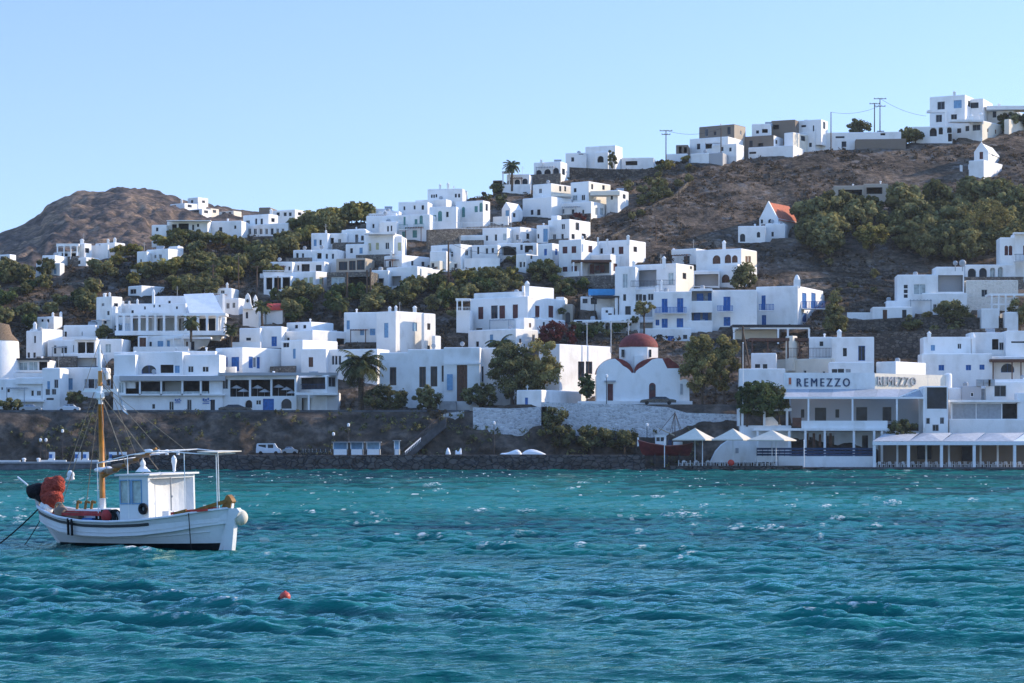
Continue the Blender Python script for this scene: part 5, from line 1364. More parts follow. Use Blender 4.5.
h.block(95, 234, 246, 402, 590, [('L', 145, 474, 177, 562, 'wn')], th=6, Y=454)
h.block(232, 410, 416, 386, 610, [('L', 289, 472, 321, 572, 'wn'), ('L', 344, 470, 377, 568, 'wn'), ('L', 398, 466, 409, 545, 'wn')], th=5, Y=453.6)
h.block(408, 584, 594, 376, 645, [('L', 472, 463, 523, 640, 'N')], th=5, Y=452.4)
h.block(582, 740, 752, 378, 600, [('L', 588, 470, 602, 545, 'd')], th=8, Y=455)
p0, p1 = h.at(424, 586, -1.55), h.at(452, 508, -1.55)
h.Y = 452.4; p0, p1 = h.at(424, 586, -.1), h.at(452, 508, -.1)
mb = MB(); mb.box(p0, (p1.x - p0.x, 0, 0), (0, .06, 0), (0, 0, p1.z - p0.z)); h.part(mb, 'wall_panel', 'paleblue')
h.slab(408, 590, 452, 460, dY=-.25, dep=.2, name='cornice'); h.slab(385, 470, 640, 690, dY=-2.5, dep=2.5, name='steps', mat='concrete')
h = House('H', 'house', 'white house with eight maroon doors and windows, a domed chimney and a sunlit end')
h.block(538, 818, 1000, 128, 300, [('L', 576, 180, 601, 240, 'r'), ('L', 639, 173, 671, 237, 'wm'), ('L', 679, 173, 707, 237, 'R'), ('L', 744, 168, 770, 236, 'R'), ('L', 565, 284, 596, 300, 'd'), ('R', 854, 174, 876, 230, 'R'), ('R', 919, 174, 943, 232, 'R')], th=34)
h.block(555, 780, 945, 104, 140, [], th=34, dY=3); h.block(790, 800, 945, 76, 130, [], th=50, dY=5)
h.block(470, 536, 542, 196, 270, [], th=6, dY=.5); h.slab(466, 540, 138, 148, dY=-.4, dep=3, name='porch_roof'); h.posts([474, 498], 148, 198, dY=-.3, w=.28); h.railing(470, 536, 180, 200, dY=-.4, mat='white_paint', floor=False)
h.chimney(815, 52, 104, 20, dY=4)
h.block(528, 760, 868, 286, 390, [], th=40, dY=-7); h.block(760, 800, 1000, 232, 300, [], th=45, dY=-3)
h = House('K', 'house', 'sunlit plain white house with a pair of dark shuttered windows left of the domed chapel', Y=454)
h.block(-90, -2, 218, 102, 350, [('R', 77, 177, 104, 256, 'wn'), ('R', 110, 177, 138, 230, 'wn')], th=56)
h = House('H', 'chapel', 'tiny low white chapel with a cross and narrow blue door', cat='chapel', Y=441.2)
h.block(764, 885, 1100, 584, 674, [('L', 804, 622, 819, 668, 'b')], th=28, dep=4, skirt=.8)
p = h.at(816, 584, .5); mb = MB(); mb.cbox((p.x, p.y, p.z - .1), .14, .14, 1.0); mb.cbox((p.x, p.y, p.z + .45), .55, .14, .14); h.part(mb, 'cross', 'white_paint')
# white terrace structures behind the chapel
h = House('I', 'terrace', 'white walled terrace with a beige back wall below the vine pergola house', cat='terrace', Y=ground_Y(650, 325))
h.block(66, 330, 345, 486, 560, [('L', 80, 492, 130, 500, 'd'), ('L', 222, 516, 320, 545, 'o', 2.5)], th=4)
h.block(325, 460, 470, 486, 545, [('L', 322, 506, 342, 540, 'bp'), ('L', 360, 500, 452, 530, 'o', 2)], th=4, dY=2)
h.slab(110, 350, 490, 500, dY=-2.5, dep=3, name='roof'); h.posts([130, 215, 248, 335], 500, 600, dY=-2.2, w=.4)
h.block(410, 640, 648, 528, 600, [('L', 470, 560, 500, 596, 'd'), ('L', 525, 565, 555, 600, 'B'), ('L', 600, 560, 620, 580, 'd')], th=4, dY=-3)
h = House('I', 'house', 'white outbuilding with a bright blue canopy behind the domed chapel', Y=ground_Y(590, 310))
h.block(100, 268, 274, 372, 420, [('L', 110, 384, 134, 406, 'd'), ('L', 150, 380, 180, 410, 'd')], th=6)
h.slab(140, 270, 336, 366, dY=-1, dep=3, mat=simple('blue_awning_cloth', (0.05, 0.30, 0.62), rough=.6, var=.1), name='canopy'); h.posts([146, 264], 366, 420, dY=-.9, w=.2)
h.block(202, 262, 270, 426, 480, [('L', 222, 440, 234, 452, 'd'), ('L', 235, 455, 252, 470, 'd')], th=6, dY=-4)
h.slab(160, 290, 370, 378, dY=-4, dep=4, mat='dark', name='pergola_roof'); h.posts([170, 285], 378, 470, dY=-3.9, w=.2, mat='dark')
h.block(-20, 20, 28, 375, 510, [('L', -8, 400, 6, 430, 'd')], th=8, dY=0); h.block(22, 62, 70, 410, 520, [('L', 26, 450, 50, 510, 'ad')], th=6, mat='tan', dY=-1)

# ---- domed chapel
def domed_chapel():
    Y = 447.0
    h = House('K', 'chapel', 'white twin vaulted chapel with a large red dome and arched maroon door', cat='chapel', Y=Y)
    k = Y / F / h.k
    gx = lambda x, y, dY=0: h.at(x, y, dY)
    h.ensure(gx(335, 345))
    # front wall outline with two curved gables
    def arc(cx, r, top, n=14, base=None):
        return [(cx - r * math.cos(PI * i / n), top + (base - top) * (1 - math.sin(PI * i / n))) for i in range(n + 1)]
    g1 = arc(235, 80, 165, base=232); g2 = arc(415, 98, 163, base=215)
    out = [(155, 350)] + g1[:-1]
    g1w = [(x, y + 24 * max(0, min(1, (x - 238) / 30)) * (1 if y < 210 else .3)) for x, y in g1]; g2w = [(x, y + 24 * max(0, min(1, (400 - x) / 40)) * (1 if y < 205 else .3)) for x, y in g2]; g2w = [(x, max(y, 206) if x > 449 else y) for x, y in g2w]
    out = [(155, 350)] + g1w[:-1]
    out = [p for p in out if p[0] <= 316] + [p for p in g2w if p[0] > 318] + [(513, 350)]
    cut = [p for p in out]
    def ext(mb, pts, d0, d1, skirt=12):
        fr = [gx(x, y + (skirt if y > 345 else 0), d0) for x, y in pts]; bk = [gx(x, y + (skirt if y > 345 else 0), d0) + Vector((0, d1 - d0, 0)) for x, y in pts]
        mb.poly(fr); mb.poly(list(reversed(bk)))
        for i in range(len(fr)):
            j = (i + 1) % len(fr); mb.quad(fr[i], fr[j], bk[j], bk[i])
    mb = MB(); ext(mb, cut, 0, .55); h.part(mb, 'front_wall', 'white')
    # vaulted bodies (red roofs) behind the parapet
    for gname, g in (('vault_roof', g1), ('vault_roof', g2)):
        cx = (g[0][0] + g[-1][0]) / 2; mb = MB()
        pts = [(cx + (x - cx) * .99, y - 2) for x, y in g] + [(g[-1][0], 350), (g[0][0], 350)]
        fr = [gx(x, y, .56) for x, y in pts]; bk = [v + Vector((0, 9.0, 0)) for v in fr]
        for i in range(len(g) - 1): mb.quad(fr[i], fr[i + 1], bk[i + 1], bk[i])
        mb.poly([v + Vector((0, -.004, 0)) for v in fr])
        h.part(mb, gname, 'red_roof', smooth=False)
    mb = MB(); p = gx(157, 345, .57); q = gx(511, 225, .57); mb.box(p - Vector((0, 0, 1)), (q.x - p.x, 0, 0), (0, 9, 0), (0, 0, q.z - p.z + .5)); h.part(mb, 'wall', 'white')
    mb = MB(); a0 = gx(452, 160, 1.5); a1 = gx(452, 208, 1.5); w = gx(516, 208, 1.5)
    mb.quad(a1, w, w + Vector((0, 6, 0)), a1 + Vector((0, 6, 0))); mb.quad(a0, gx(470, 165, 1.5), w, a1); mb.quad(gx(470, 165, 1.5), gx(470, 165, 1.5) + Vector((0, 6, 0)), w + Vector((0, 6, 0)), w)
    h.part(mb, 'lean_to_roof', 'red_roof')
    # drum and dome
    c = gx(335, 160, 5.5); r = 88 * (Y + 5.5) / F / h.k; zd = gx(335, 118, 5.5).z - c.z; zt = gx(335, 56, 5.5).z - c.z
    mb = MB(); mb.lathe(c, [(r, -3), (r, zd - .1), (r * 1.02, zd)], 8, PI / 8, PI / 8 + 2 * PI); h.part(mb, 'drum', 'white')
    mb = MB(); n = 10; mb.lathe(c, [(r * .955 * math.cos(PI / 2 * i / n) + .01, zd + (zt - zd) * math.sin(PI / 2 * i / n)) for i in range(n + 1)], 32); h.part(mb, 'dome', 'red_roof', smooth=True)
    mb = MB(); p = gx(335, 57, 5.5); mb.cbox((p.x, p.y, p.z - .1), .12, .12, .9); mb.cbox((p.x, p.y, p.z + .45), .5, .12, .12); h.part(mb, 'cross', 'white_paint')
    for x in (268, 384):
        p, q = gx(x - 5, 158, 1.2), gx(x + 5, 126, 1.2)
        ang = (x - 335) / 88; yy = c.y - r * math.sqrt(max(0, 1 - ang * ang)) * .97 - .15
        p = at(h.X(x - 6), h.Yp(158), yy); q = at(h.X(x + 6), h.Yp(126), yy)
        mb = MB(); mb.box(p, (q.x - p.x, 0, 0), (0, .5, 0), (0, 0, q.z - p.z)); h.part(mb, 'drum_window', 'glass')
    mb = MB(); p, q = gx(318, 205, 1.0), gx(358, 152, 1.0); mb.box(p - Vector((0, 0, .5)), (q.x - p.x, 0, 0), (0, 1.0, 0), (0, 0, q.z - p.z + .5)); h.part(mb, 'bell_wall', 'white')
    # door, window
    def archpanel(name, mat, x0, x1, y0, y1, d, fr=None):
        mb = MB(); r_ = (x1 - x0) / 2; cx = (x0 + x1) / 2
        pts = [(x0, y1), (x1, y1)] + [(cx + r_ * math.cos(PI * i / 10), y0 + r_ - r_ * math.sin(PI * i / 10)) for i in range(11)]
        f = [gx(x, y, d) for x, y in pts]; b = [v + Vector((0, .15, 0)) for v in f]
        mb.poly(f)
        for i in range(len(f)): mb.quad(f[i], f[(i + 1) % len(f)], b[(i + 1) % len(f)], b[i])
        return h.part(mb, name, mat, fr)
    dr = archpanel('door', 'maroon', 380, 408, 268, 342, -.08); archpanel('door_light', 'glass', 385, 403, 276, 300, -.12, dr)
    archpanel('door_surround', 'white', 376, 412, 264, 342, -.03)
    mb = MB(); p, q = gx(203, 344, -.1), gx(226, 272, -.1); mb.box(p, (q.x - p.x, 0, 0), (0, .1, 0), (0, 0, q.z - p.z)); s_ = h.part(mb, 'shutter', 'maroon')
    mb = MB(); p, q = gx(190, 265, -.5), gx(238, 258, -.5); mb.box(p, (q.x - p.x, 0, 0), (0, .5, 0), (0, 0, q.z - p.z)); h.part(mb, 'ledge', 'grey_paint')
    # low bell porch at right
    mb = MB(); ext(mb, [(508, 350), (508, 268)] + [(530 - 20 * math.cos(PI * i / 8), 268 - 16 * math.sin(PI * i / 8)) for i in range(1, 8)] + [(551, 268), (553, 350)], -.3, 2.2); h.part(mb, 'side_chapel', 'white')
    mb = MB(); p, q = gx(513, 318, -.38), gx(524, 272, -.38); mb.box(p, (q.x - p.x, 0, 0), (0, .08, 0), (0, 0, q.z - p.z)); h.part(mb, 'niche', 'grey_paint')
    mb = MB(); p, q = gx(75, 362, -1), gx(565, 346, -1); mb.box(p, (q.x - p.x, 0, 0), (0, 1, 0), (0, 0, q.z - p.z)); h.part(mb, 'forecourt_step', 'white')
domed_chapel()
free_wall('K', 'retaining_wall', 'tall whitewashed rubble retaining wall under the domed chapel', [(-80, 350, 500, 437), (75, 356, 500, 437), (300, 360, 500, 437), (460, 372, 490, 437), (540, 396, 480, 437.5), (760, 402, 470, 438)], 'white_stone', thick=2.5)
free_wall('N', 'retaining_wall', 'low whitewashed rubble wall at the head of the quay stairs', [(672, 72, 110, 441), (735, 62, 110, 441)], 'white_stone', thick=1.2)
free_wall('N', 'retaining_wall', 'whitewashed rubble wall between the stairs and the tiny chapel', [(762, 52, 100, 438), (868, 56, 152, 437), (985, 50, 152, 437)], 'white_stone', thick=2)

TILE['V2'] = (250, 170, 3.657)
h = House('V2', 'house', 'plain white block wedged between the hotel and the saddle trees')
h.block(425, 540, 552, 166, 236, [('L', 446, 196, 456, 214, 'w'), ('L', 478, 190, 488, 212, 'w'), ('L', 512, 190, 522, 212, 'd')], th=10)
h.block(470, 545, 555, 150, 180, [], th=10, dY=6)
h = House('V2', 'house', 'low white house filling the gap beside the yellow windowed hotel house')
h.block(335, 424, 436, 218, 285, [('L', 350, 238, 360, 262, 'w'), ('L', 384, 236, 396, 264, 'p', 1), ('L', 406, 240, 416, 258, 'd')], th=10)
h.block(350, 430, 440, 270, 318, [('L', 366, 286, 376, 304, 'd'), ('L', 400, 284, 412, 306, 'bp')], th=12, dY=-4)
h = House('V2', 'house', 'white house with a pale flat canopy below the ochre cream house')
h.block(500, 612, 668, 352, 428, [('L', 512, 388, 552, 424, 'p', 1.5), ('L', 570, 390, 590, 424, 'bp'), ('R', 630, 392, 645, 418, 'w')], th=30)
h.block(445, 505, 515, 366, 440, [('L', 470, 396, 490, 430, 'o', 1)], th=10)
h = House('V2', 'house', 'long flat white roof slab house under the dark arched awning house')
h.block(775, 920, 932, 360, 384, [('L', 800, 368, 830, 380, 'd'), ('L', 850, 368, 870, 380, 'd')], th=8, mat='cream')

for i, (a, b, c, d) in enumerate((((200, 176, 184), (330, 168, 176), (460, 176, 184), (545, 186, 194)), ((215, 214, 222), (340, 204, 212), (470, 214, 222), (555, 222, 230)), ((300, 252, 260), (400, 244, 252), (480, 252, 260), (552, 262, 270)), ((395, 296, 304), (440, 290, 298), (500, 296, 304), (545, 304, 312)))):
    free_wall('J', 'terrace_wall', ['topmost', 'second', 'third', 'lowest'][i] + ' low dry stone wall on the bare bank right of the guesthouse', [a, b, c, d], 'terrace_stone', thick=.5, skirt=.6)
free_wall('A', 'terrace_wall', 'curving pale dry stone wall across the scrub of the left slope', [(118, 516, 526), (230, 506, 516), (330, 500, 509), (390, 498, 507), (440, 518, 527), (475, 540, 549)], 'stone', thick=.6, skirt=.6)
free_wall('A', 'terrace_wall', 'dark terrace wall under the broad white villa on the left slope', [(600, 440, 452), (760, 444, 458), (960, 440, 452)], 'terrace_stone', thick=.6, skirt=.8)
M['awning_grey'] = simple('awning_grey', (0.34, 0.36, 0.38), rough=.85)
M['awning_pale'] = simple('awning_pale', (0.42, 0.43, 0.45), rough=.85)
# ================================================================== WATERFRONT RESTAURANT WITH THE SIGN
def pbox(h, x0, y0, x1, y1, Y, dep, name, mat, parent=None):
    """box standing at depth Y whose front face covers the given tile rectangle"""
    p, q = at(h.X(x0), h.Yp(y1), Y), at(h.X(x1), h.Yp(y0), Y)
    h.ensure(p); mb = MB(); mb.box(p, (q.x - p.x, 0, 0), (0, dep, 0), (0, 0, q.z - p.z))
    return h.part(mb, name, mat, parent)

def text_part(h, body, p, ex, height, mat, name, width=None, extrude=.06, spacing=1.25, bold=.028):
    """lettering as a mesh; p: lower left corner, ex: unit vector along the baseline"""
    cu = bpy.data.curves.new('lettering', 'FONT'); cu.body = body; cu.extrude = extrude; cu.space_character = spacing; cu.resolution_u = 3
    ob = bpy.data.objects.new('lettering', cu); COL.objects.link(ob)
    bpy.context.view_layer.update()
    me = bpy.data.meshes.new_from_object(ob.evaluated_get(bpy.context.evaluated_depsgraph_get()))
    bpy.data.objects.remove(ob)
    xs = [v.co.x for v in me.vertices]; ys = [v.co.y for v in me.vertices]
    w, hh = max(xs) - min(xs), max(ys) - min(ys); sx = (width / w) if width else height / hh; sy = height / hh
    nrm_ = Vector((ex.y, -ex.x, 0))
    bm = bmesh.new(); bm.from_mesh(me); src = list(bm.faces)
    if bold:
        for k, dx in enumerate((-bold, bold)):
            g = bmesh.ops.duplicate(bm, geom=list(bm.verts)[:len(me.vertices)] + list(bm.edges)[:len(me.edges)] + src)
            for e in g['geom']:
                if isinstance(e, bmesh.types.BMVert): e.co.x += dx; e.co.z += .003 * (k + 1)
    bm.to_mesh(me); bm.free()
    for v in me.vertices:
        a, b, c = (v.co.x - min(xs)) * sx, (v.co.y - min(ys)) * sy, v.co.z
        w_ = Vector(p) + ex * a + Vector((0, 0, b)) + nrm_ * c
        v.co = w_ - h.o
    me.materials.append(M[mat]); o = bpy.data.objects.new(name, me); COL.objects.link(o); o.parent = h.root
    return o

h = House('L', 'restaurant', 'two storey waterfront restaurant with large REMEZZO lettering and a striped awning', cat='restaurant', Y=436)
h.ensure(at(h.X(340), h.Yp(440), 436))
pbox(h, 158, 118, 486, 180, 436, .6, 'sign_wall', 'white')
# right sign wall, turned towards the sun
p0 = at(h.X(486), h.Yp(182), 436); d = Vector((math.cos(math.radians(38)), math.sin(math.radians(38)), 0))
u_ = ux(h.X(750)); L_ = (u_ * p0.y - p0.x) / (d.x - u_ * d.y)
zt = zof(h.Yp(120), 436); mb = MB()
mb.box(p0, d * L_, (-d.y * .6, d.x * .6, 0), (0, 0, zt - p0.z)); h.part(mb, 'sign_wall', 'cream')  # cream instead of white paints sunlight onto this wall
pe = p0 + d * L_; mb = MB(); mb.lathe((pe.x, pe.y, pe.z - .4), [(.75, 0), (.75, zt - pe.z + .4), (.6, zt - pe.z + .75), (.02, zt - pe.z + .85)], 14); h.part(mb, 'pillar', 'white', smooth=False)
pt = at(h.X(205), h.Yp(168), 435.9); wd = (h.X(396) - h.X(205)) * 435.9 / F; ht = 30 / h.k * 435.9 / F
text_part(h, 'REMEZZO', pt, Vector((1, 0, 0)), ht, 'darkblue', 'lettering', wd, .05, 1.45)
q0 = (ux(h.X(494)) * p0.y - p0.x) / (d.x - ux(h.X(494)) * d.y); q1 = (ux(h.X(632)) * p0.y - p0.x) / (d.x - ux(h.X(632)) * d.y)
pt = p0 + d * q0 + Vector((d.y, -d.x, 0)) * .16; pt.z = zof(h.Yp(164), 440)
text_part(h, 'REMEZZO', pt, d, 31 / h.k * 440 / F, 'grey_plaster', 'lettering', q1 - q0, .14, 1.25, 0)
# small terracotta panel beside the sign
pbox(h, 168, 124, 186, 162, 435.8, .2, 'wall_plaque', 'white_paint'); pbox(h, 176, 136, 185, 160, 435.7, .1, 'wall_plaque', 'orange_roof')
# sloping awning roof in strips
for i, (xa, xb) in enumerate(((160, 245), (245, 330), (330, 408), (408, 490), (490, 568), (568, 662))):
    mb = MB(); yb = 206 if xb <= 568 else 206
    a, b_ = at(h.X(xa + 8), h.Yp(178), 435.8), at(h.X(xb + 8), h.Yp(178), 435.8)
    c_, e_ = at(h.X(xb), h.Yp(yb), 430.5), at(h.X(xa), h.Yp(yb), 430.5)
    mb.box(e_, c_ - e_, a - e_, (0, 0, .06)); h.part(mb, 'awning', 'awning_grey' if i % 2 else 'awning_pale')
pbox(h, 158, 205, 664, 212, 430.4, .25, 'beam', 'white_paint')
for x in (247, 406, 566, 664): pbox(h, x - 3, 212 if x < 660 else 170, x + 3, 318, 430.5, .28, 'post', 'white_paint')
mb = MB(); mb.tube([at(h.X(664), h.Yp(172), 430.5), at(h.X(575), h.Yp(206), 430.5)], .12, 6); h.part(mb, 'brace', 'white_paint')
# upper room behind the awning
h.block(184, 664, 672, 196, 300, [('L', 270, 244, 311, 292, 'd'), ('L', 344, 250, 358, 280, 'd'), ('L', 419, 242, 459, 292, 'd'), ('L', 514, 242, 546, 292, 'd'), ('L', 220, 250, 232, 280, 'd')], th=2, Y=438, mat='grey_plaster', dep=4, skirt=.2)
pbox(h, 190, 280, 222, 312, 431.5, .6, 'bar', 'brown')
pbox(h, 50, 318, 540, 327, 429.5, 10, 'terrace_slab', 'white')
pbox(h, 222, 291, 532, 320, 430, .35, 'balustrade', 'white')
# glazed corner block
h.block(660, 750, 756, 166, 335, [('L', 674, 170, 746, 248, 'd', .3), ('L', 671, 281, 685, 303, 'wd'), ('L', 721, 279, 736, 303, 'wd'), ('L', 694, 305, 717, 329, 'wd')], th=2, Y=431, dep=6, skirt=4)
# lower storey
h.block(56, 660, 668, 328, 440, [('L', 250, 350, 264, 380, 'd'), ('L', 310, 345, 340, 400, 'd'), ('L', 440, 344, 462, 392, 'd'), ('L', 500, 350, 540, 420, 'd'), ('L', 90, 350, 120, 400, 'd')], th=2, Y=435, dep=3, skirt=4)
for x in (64, 178, 236, 306, 411, 484, 512): pbox(h, x - 4, 327, x + 4, 440, 429.6, .35, 'post', 'white')
for x in (238, 262, 284, 304, 322): pbox(h, x, 332 + (x % 3) * 4, x + 9, 384, 432, .1, 'hanging_cloth', 'brown')
pbox(h, 140, 419, 486, 470, 427.5, 6, 'base_wall', 'white')
mb = MB()
for zz in (394, 405, 415):
    mb.box(at(h.X(60), h.Yp(zz + 2), 428.6), ((h.X(486) - h.X(60)) * 428.6 / F, 0, 0), (0, .08, 0), (0, 0, .35))
for i in range(22):
    p = at(h.X(60 + i * 20), h.Yp(419), 428.6); mb.box(p, (.1, 0, 0), (0, .1, 0), (0, 0, 1.25))
h.part(mb, 'railing', 'darkblue')
pbox(h, 60, 419, 142, 440, 428.5, 6, 'base_wall', 'white')

h = House('L', 'terrace', 'small white roof terrace with a pale beam frame at the left of the signed restaurant', cat='terrace', Y=433)
h.block(0, 185, 192, 308, 430, [], th=2, dep=4)
for x in (88, 170, 8): pbox(h, x - 4, 252, x + 4, 308, 433.2, .4, 'post', 'white')
pbox(h, -6, 246, 186, 256, 433, .6, 'beam', 'white')
pbox(h, -6, 246, 0, 310, 433.2, 3, 'side_wall', 'white')
mb = MB(); p = [at(h.X(x), h.Yp(y), 434.5) for x, y in ((92, 308), (92, 280), (118, 276), (140, 300), (150, 308))]; mb.poly(p); h.part(mb, 'ramp_wall', 'white')
h = House('U', 'ramp', 'white curved ramp wall rising behind the cream parasols', cat='ramp', Y=430)
mb = MB(); pts = [(412, 300), (440, 262), (470, 228), (505, 206), (560, 200), (655, 204), (655, 300)]
f = [h.at(x, y + (20 if y > 290 else 0)) for x, y in pts]; b = [v + Vector((0, 2.5, 0)) for v in f]; h.ensure(f[0])
mb.poly(f[::-1]); mb.poly(b)
for i in range(len(f)): mb.quad(f[i], f[(i + 1) % len(f)], b[(i + 1) % len(f)], b[i])
h.part(mb, 'wall', 'white')
mb = MB(); p, q = h.at(540, 272, -.06), h.at(556, 246, -.06); mb.box(p, (q.x - p.x, 0, 0), (0, .06, 0), (0, 0, q.z - p.z)); h.part(mb, 'wall_mark', 'grey_paint')
# white house block right of the sign
h = House('L', 'restaurant', 'white waterfront restaurant with grey roller shutters above the long pavilion', cat='restaurant', Y=434)
h.block(756, 1110, 1116, 285, 380, [], th=2, dep=4)
h.block(760, 1004, 1010, 222, 290, [('L', 766, 230, 850, 284, 'x', .15), ('L', 853, 230, 942, 284, 'x', .15), ('L', 946, 226, 1000, 284, 'o', 2.5)], th=2, dY=.6, dep=4, skirt=.3)
h.slab(756, 1012, 216, 224, dY=-.1, dep=2)
h.block(1002, 1110, 1116, 190, 290, [], th=2, dY=.3, dep=4, skirt=.2)
h = House('L', 'house', 'white flat roofed house with a brown dark window above the grey roller shutters', Y=441)
h.block(754, 884, 892, 172, 290, [('L', 866, 172, 888, 222, 'x')], th=2)
h.block(800, 870, 876, 166, 232, [], th=2, dY=-1, mat='grey_plaster', skirt=0.2)
h.block(886, 1110, 1116, 150, 270, [('L', 917, 164, 960, 204, 'wd')], th=2, dY=-.5); h.block(900, 1040, 1110, 140, 164, [], th=40, dY=1)
for x in (864, 890, 906):
    mb = MB(); p = h.at(x, 166, -1); mb.cbox((p.x, p.y, p.z), 1.2, .8, 1.2); mb.lathe((p.x, p.y - .42, p.z + .6), [(.02, 0), (.4, .0)], 12); h.part(mb, 'air_conditioner', 'grey_paint')

# ---- long pavilion on the water
h = House('L', 'pavilion', 'long white canvas roofed dining pavilion on square posts along the water', cat='pavilion', Y=423)
h.ensure(at(h.X(760), h.Yp(462), 423))
pbox(h, 478, 366, 1120, 379, 422.6, .3, 'beam', 'white_paint')
edges = [478, 608, 727, 845, 985, 1120]
for i, (xa, xb) in enumerate(zip(edges, edges[1:])):
    mb = MB(); e_, c_ = at(h.X(xa), h.Yp(365), 422.6), at(h.X(xb), h.Yp(365), 422.6)
    a, b_ = at(h.X(xa + 45), h.Yp(336), 430), at(h.X(xb + 40), h.Yp(334), 430); m_ = at(h.X((xa + xb) / 2 + 20), h.Yp(338 if i % 2 else 346), 426)
    for t_ in ((e_, c_, m_), (c_, b_, m_), (b_, a, m_), (a, e_, m_)): mb.poly(t_)
    h.part(mb, 'canvas', 'awning_pale' if i < 4 else 'white_canvas')  # greyer canvas paints shade into the first panels, last left white
for x in (485, 608, 727, 845, 991): pbox(h, x - 5, 379, x + 5, 466, 422.7, .5, 'post', 'white_paint')
for x in (568, 672, 754, 868, 930): pbox(h, x - 3, 379, x + 3, 462, 427, .35, 'post', 'white_paint')
pbox(h, 500, 374, 1120, 452, 430.5, .4, 'back_wall', 'brown_plaster'); pbox(h, 640, 380, 690, 430, 430.2, .2, 'dark_doorway', 'dark'); pbox(h, 800, 384, 846, 436, 430.2, .2, 'dark_doorway', 'dark')
mb = MB(); p = at(h.X(300), h.Yp(467), 422.2); mb.box((p.x, 421.2, .2), ((h.X(1120) - h.X(300)) * 422 / F, 0, 0), (0, 9.5, 0), (0, 0, .28)); tag(mb.build('deck', 'dark_concrete'), kind='structure')
DECKZ = .48
mb = MB(); p = at(TILE['U'][0] + 205 / 5.12, 470, 422.2); q = at(TILE['U'][0] + 880 / 5.12, 470, 422.2)
mb.box((p.x, 421.0, .1), (q.x - p.x, 0, 0), (0, 8, 0), (0, 0, .62)); tag(mb.build('deck', 'dark_stone'), kind='structure')
DECK2 = .72
# ---- tables and chairs
def chair_proto():
    rt = root('dining_chair', 'x', 'chair', (0, 0, 0)); mb = MB()
    mb.box((-.23, -.23, .43), (.46, 0, 0), (0, .46, 0), (0, 0, .06)); mb.build('seat', 'white_paint', rt)
    mb = MB()
    for zz in (.6, .75, .9): mb.box((-.23, .19, zz), (.46, 0, 0), (0, .04, 0), (0, 0, .08))
    mb.build('backrest', 'white_paint', rt)
    for sx in (-.23, .18):
        for sy, hh in ((-.23, .43), (.18, .98)):
            mb = MB(); mb.box((sx, sy, 0), (.05, 0, 0), (0, .05, 0), (0, 0, hh)); mb.build('leg', 'white_paint', rt)
    return rt
def table_proto():
    rt = root('dining_table', 'x', 'table', (0, 0, 0)); mb = MB(); mb.box((-.45, -.45, .72), (.9, 0, 0), (0, .9, 0), (0, 0, .05)); mb.build('table_top', 'white_paint', rt)
    for sx in (-.42, .36):
        for sy in (-.42, .36):
            mb = MB(); mb.box((sx, sy, 0), (.06, 0, 0), (0, .06, 0), (0, 0, .72)); mb.build('leg', 'white_paint', rt)
    return rt
CH, TB = chair_proto(), table_proto(); first = [True, True]
def put(proto, idx, x, y, z, rz, label, group):
    o = proto if first[idx] else copy_tree(proto); first[idx] = False
    o.location = (x, y, z); o.rotation_euler = (0, 0, rz); o['label'] = label; o['group'] = group
rng = random.Random(4)
for i in range(13):
    x = ux(740 + (500 + i * 42) / 3.606) * 424; y = 424 + (i % 2) * 1.8
    put(TB, 1, x, y, DECKZ, 0, 'white square dining table under the long canvas pavilion', 'tables in the long pavilion')
    for dx, dy, rz in ((-.85, 0, PI / 2), (.85, 0, -PI / 2), (0, -.8, PI)):
        put(CH, 0, x + dx, y + dy, DECKZ, rz + rng.uniform(-.2, .2), 'white wooden chair at a table of the long canvas pavilion', 'chairs in the long pavilion')
for i in range(8):
    x = ux(740 + (290 + i * 24) / 3.606) * 424; y = 423.6
    put(CH, 0, x, y, DECKZ, PI + rng.uniform(-.3, .3), 'white wooden chair lined up before the low white terrace wall', 'chairs before the terrace wall')
for i in range(9):
    x = ux(684 + i * 12.5) * 424; y = 423 + (i % 3) * 1.3
    put(TB, 1, x, y, DECK2, 0, 'white dining table set out under the cream parasols', 'tables under the parasols')
    for dx, dy, rz in ((-.8, 0, PI / 2), (.8, 0, -PI / 2), (0, .8, 0)):
        put(CH, 0, x + dx, y + dy, DECK2, rz + rng.uniform(-.3, .3), 'white chair around the tables under the cream parasols', 'chairs under the parasols')
# red cushion seen among the chairs
mb = MB(); p = at(731, 462, 422.4); mb.sphere((p.x, p.y, DECK2 + .55), .6, .35, .55, 12, 8); tag(mb.build('lifebuoy_bag', 'bright_red', None, (p.x, p.y, DECK2)), 'red rounded bag among the chairs under the middle parasol', 'bag')
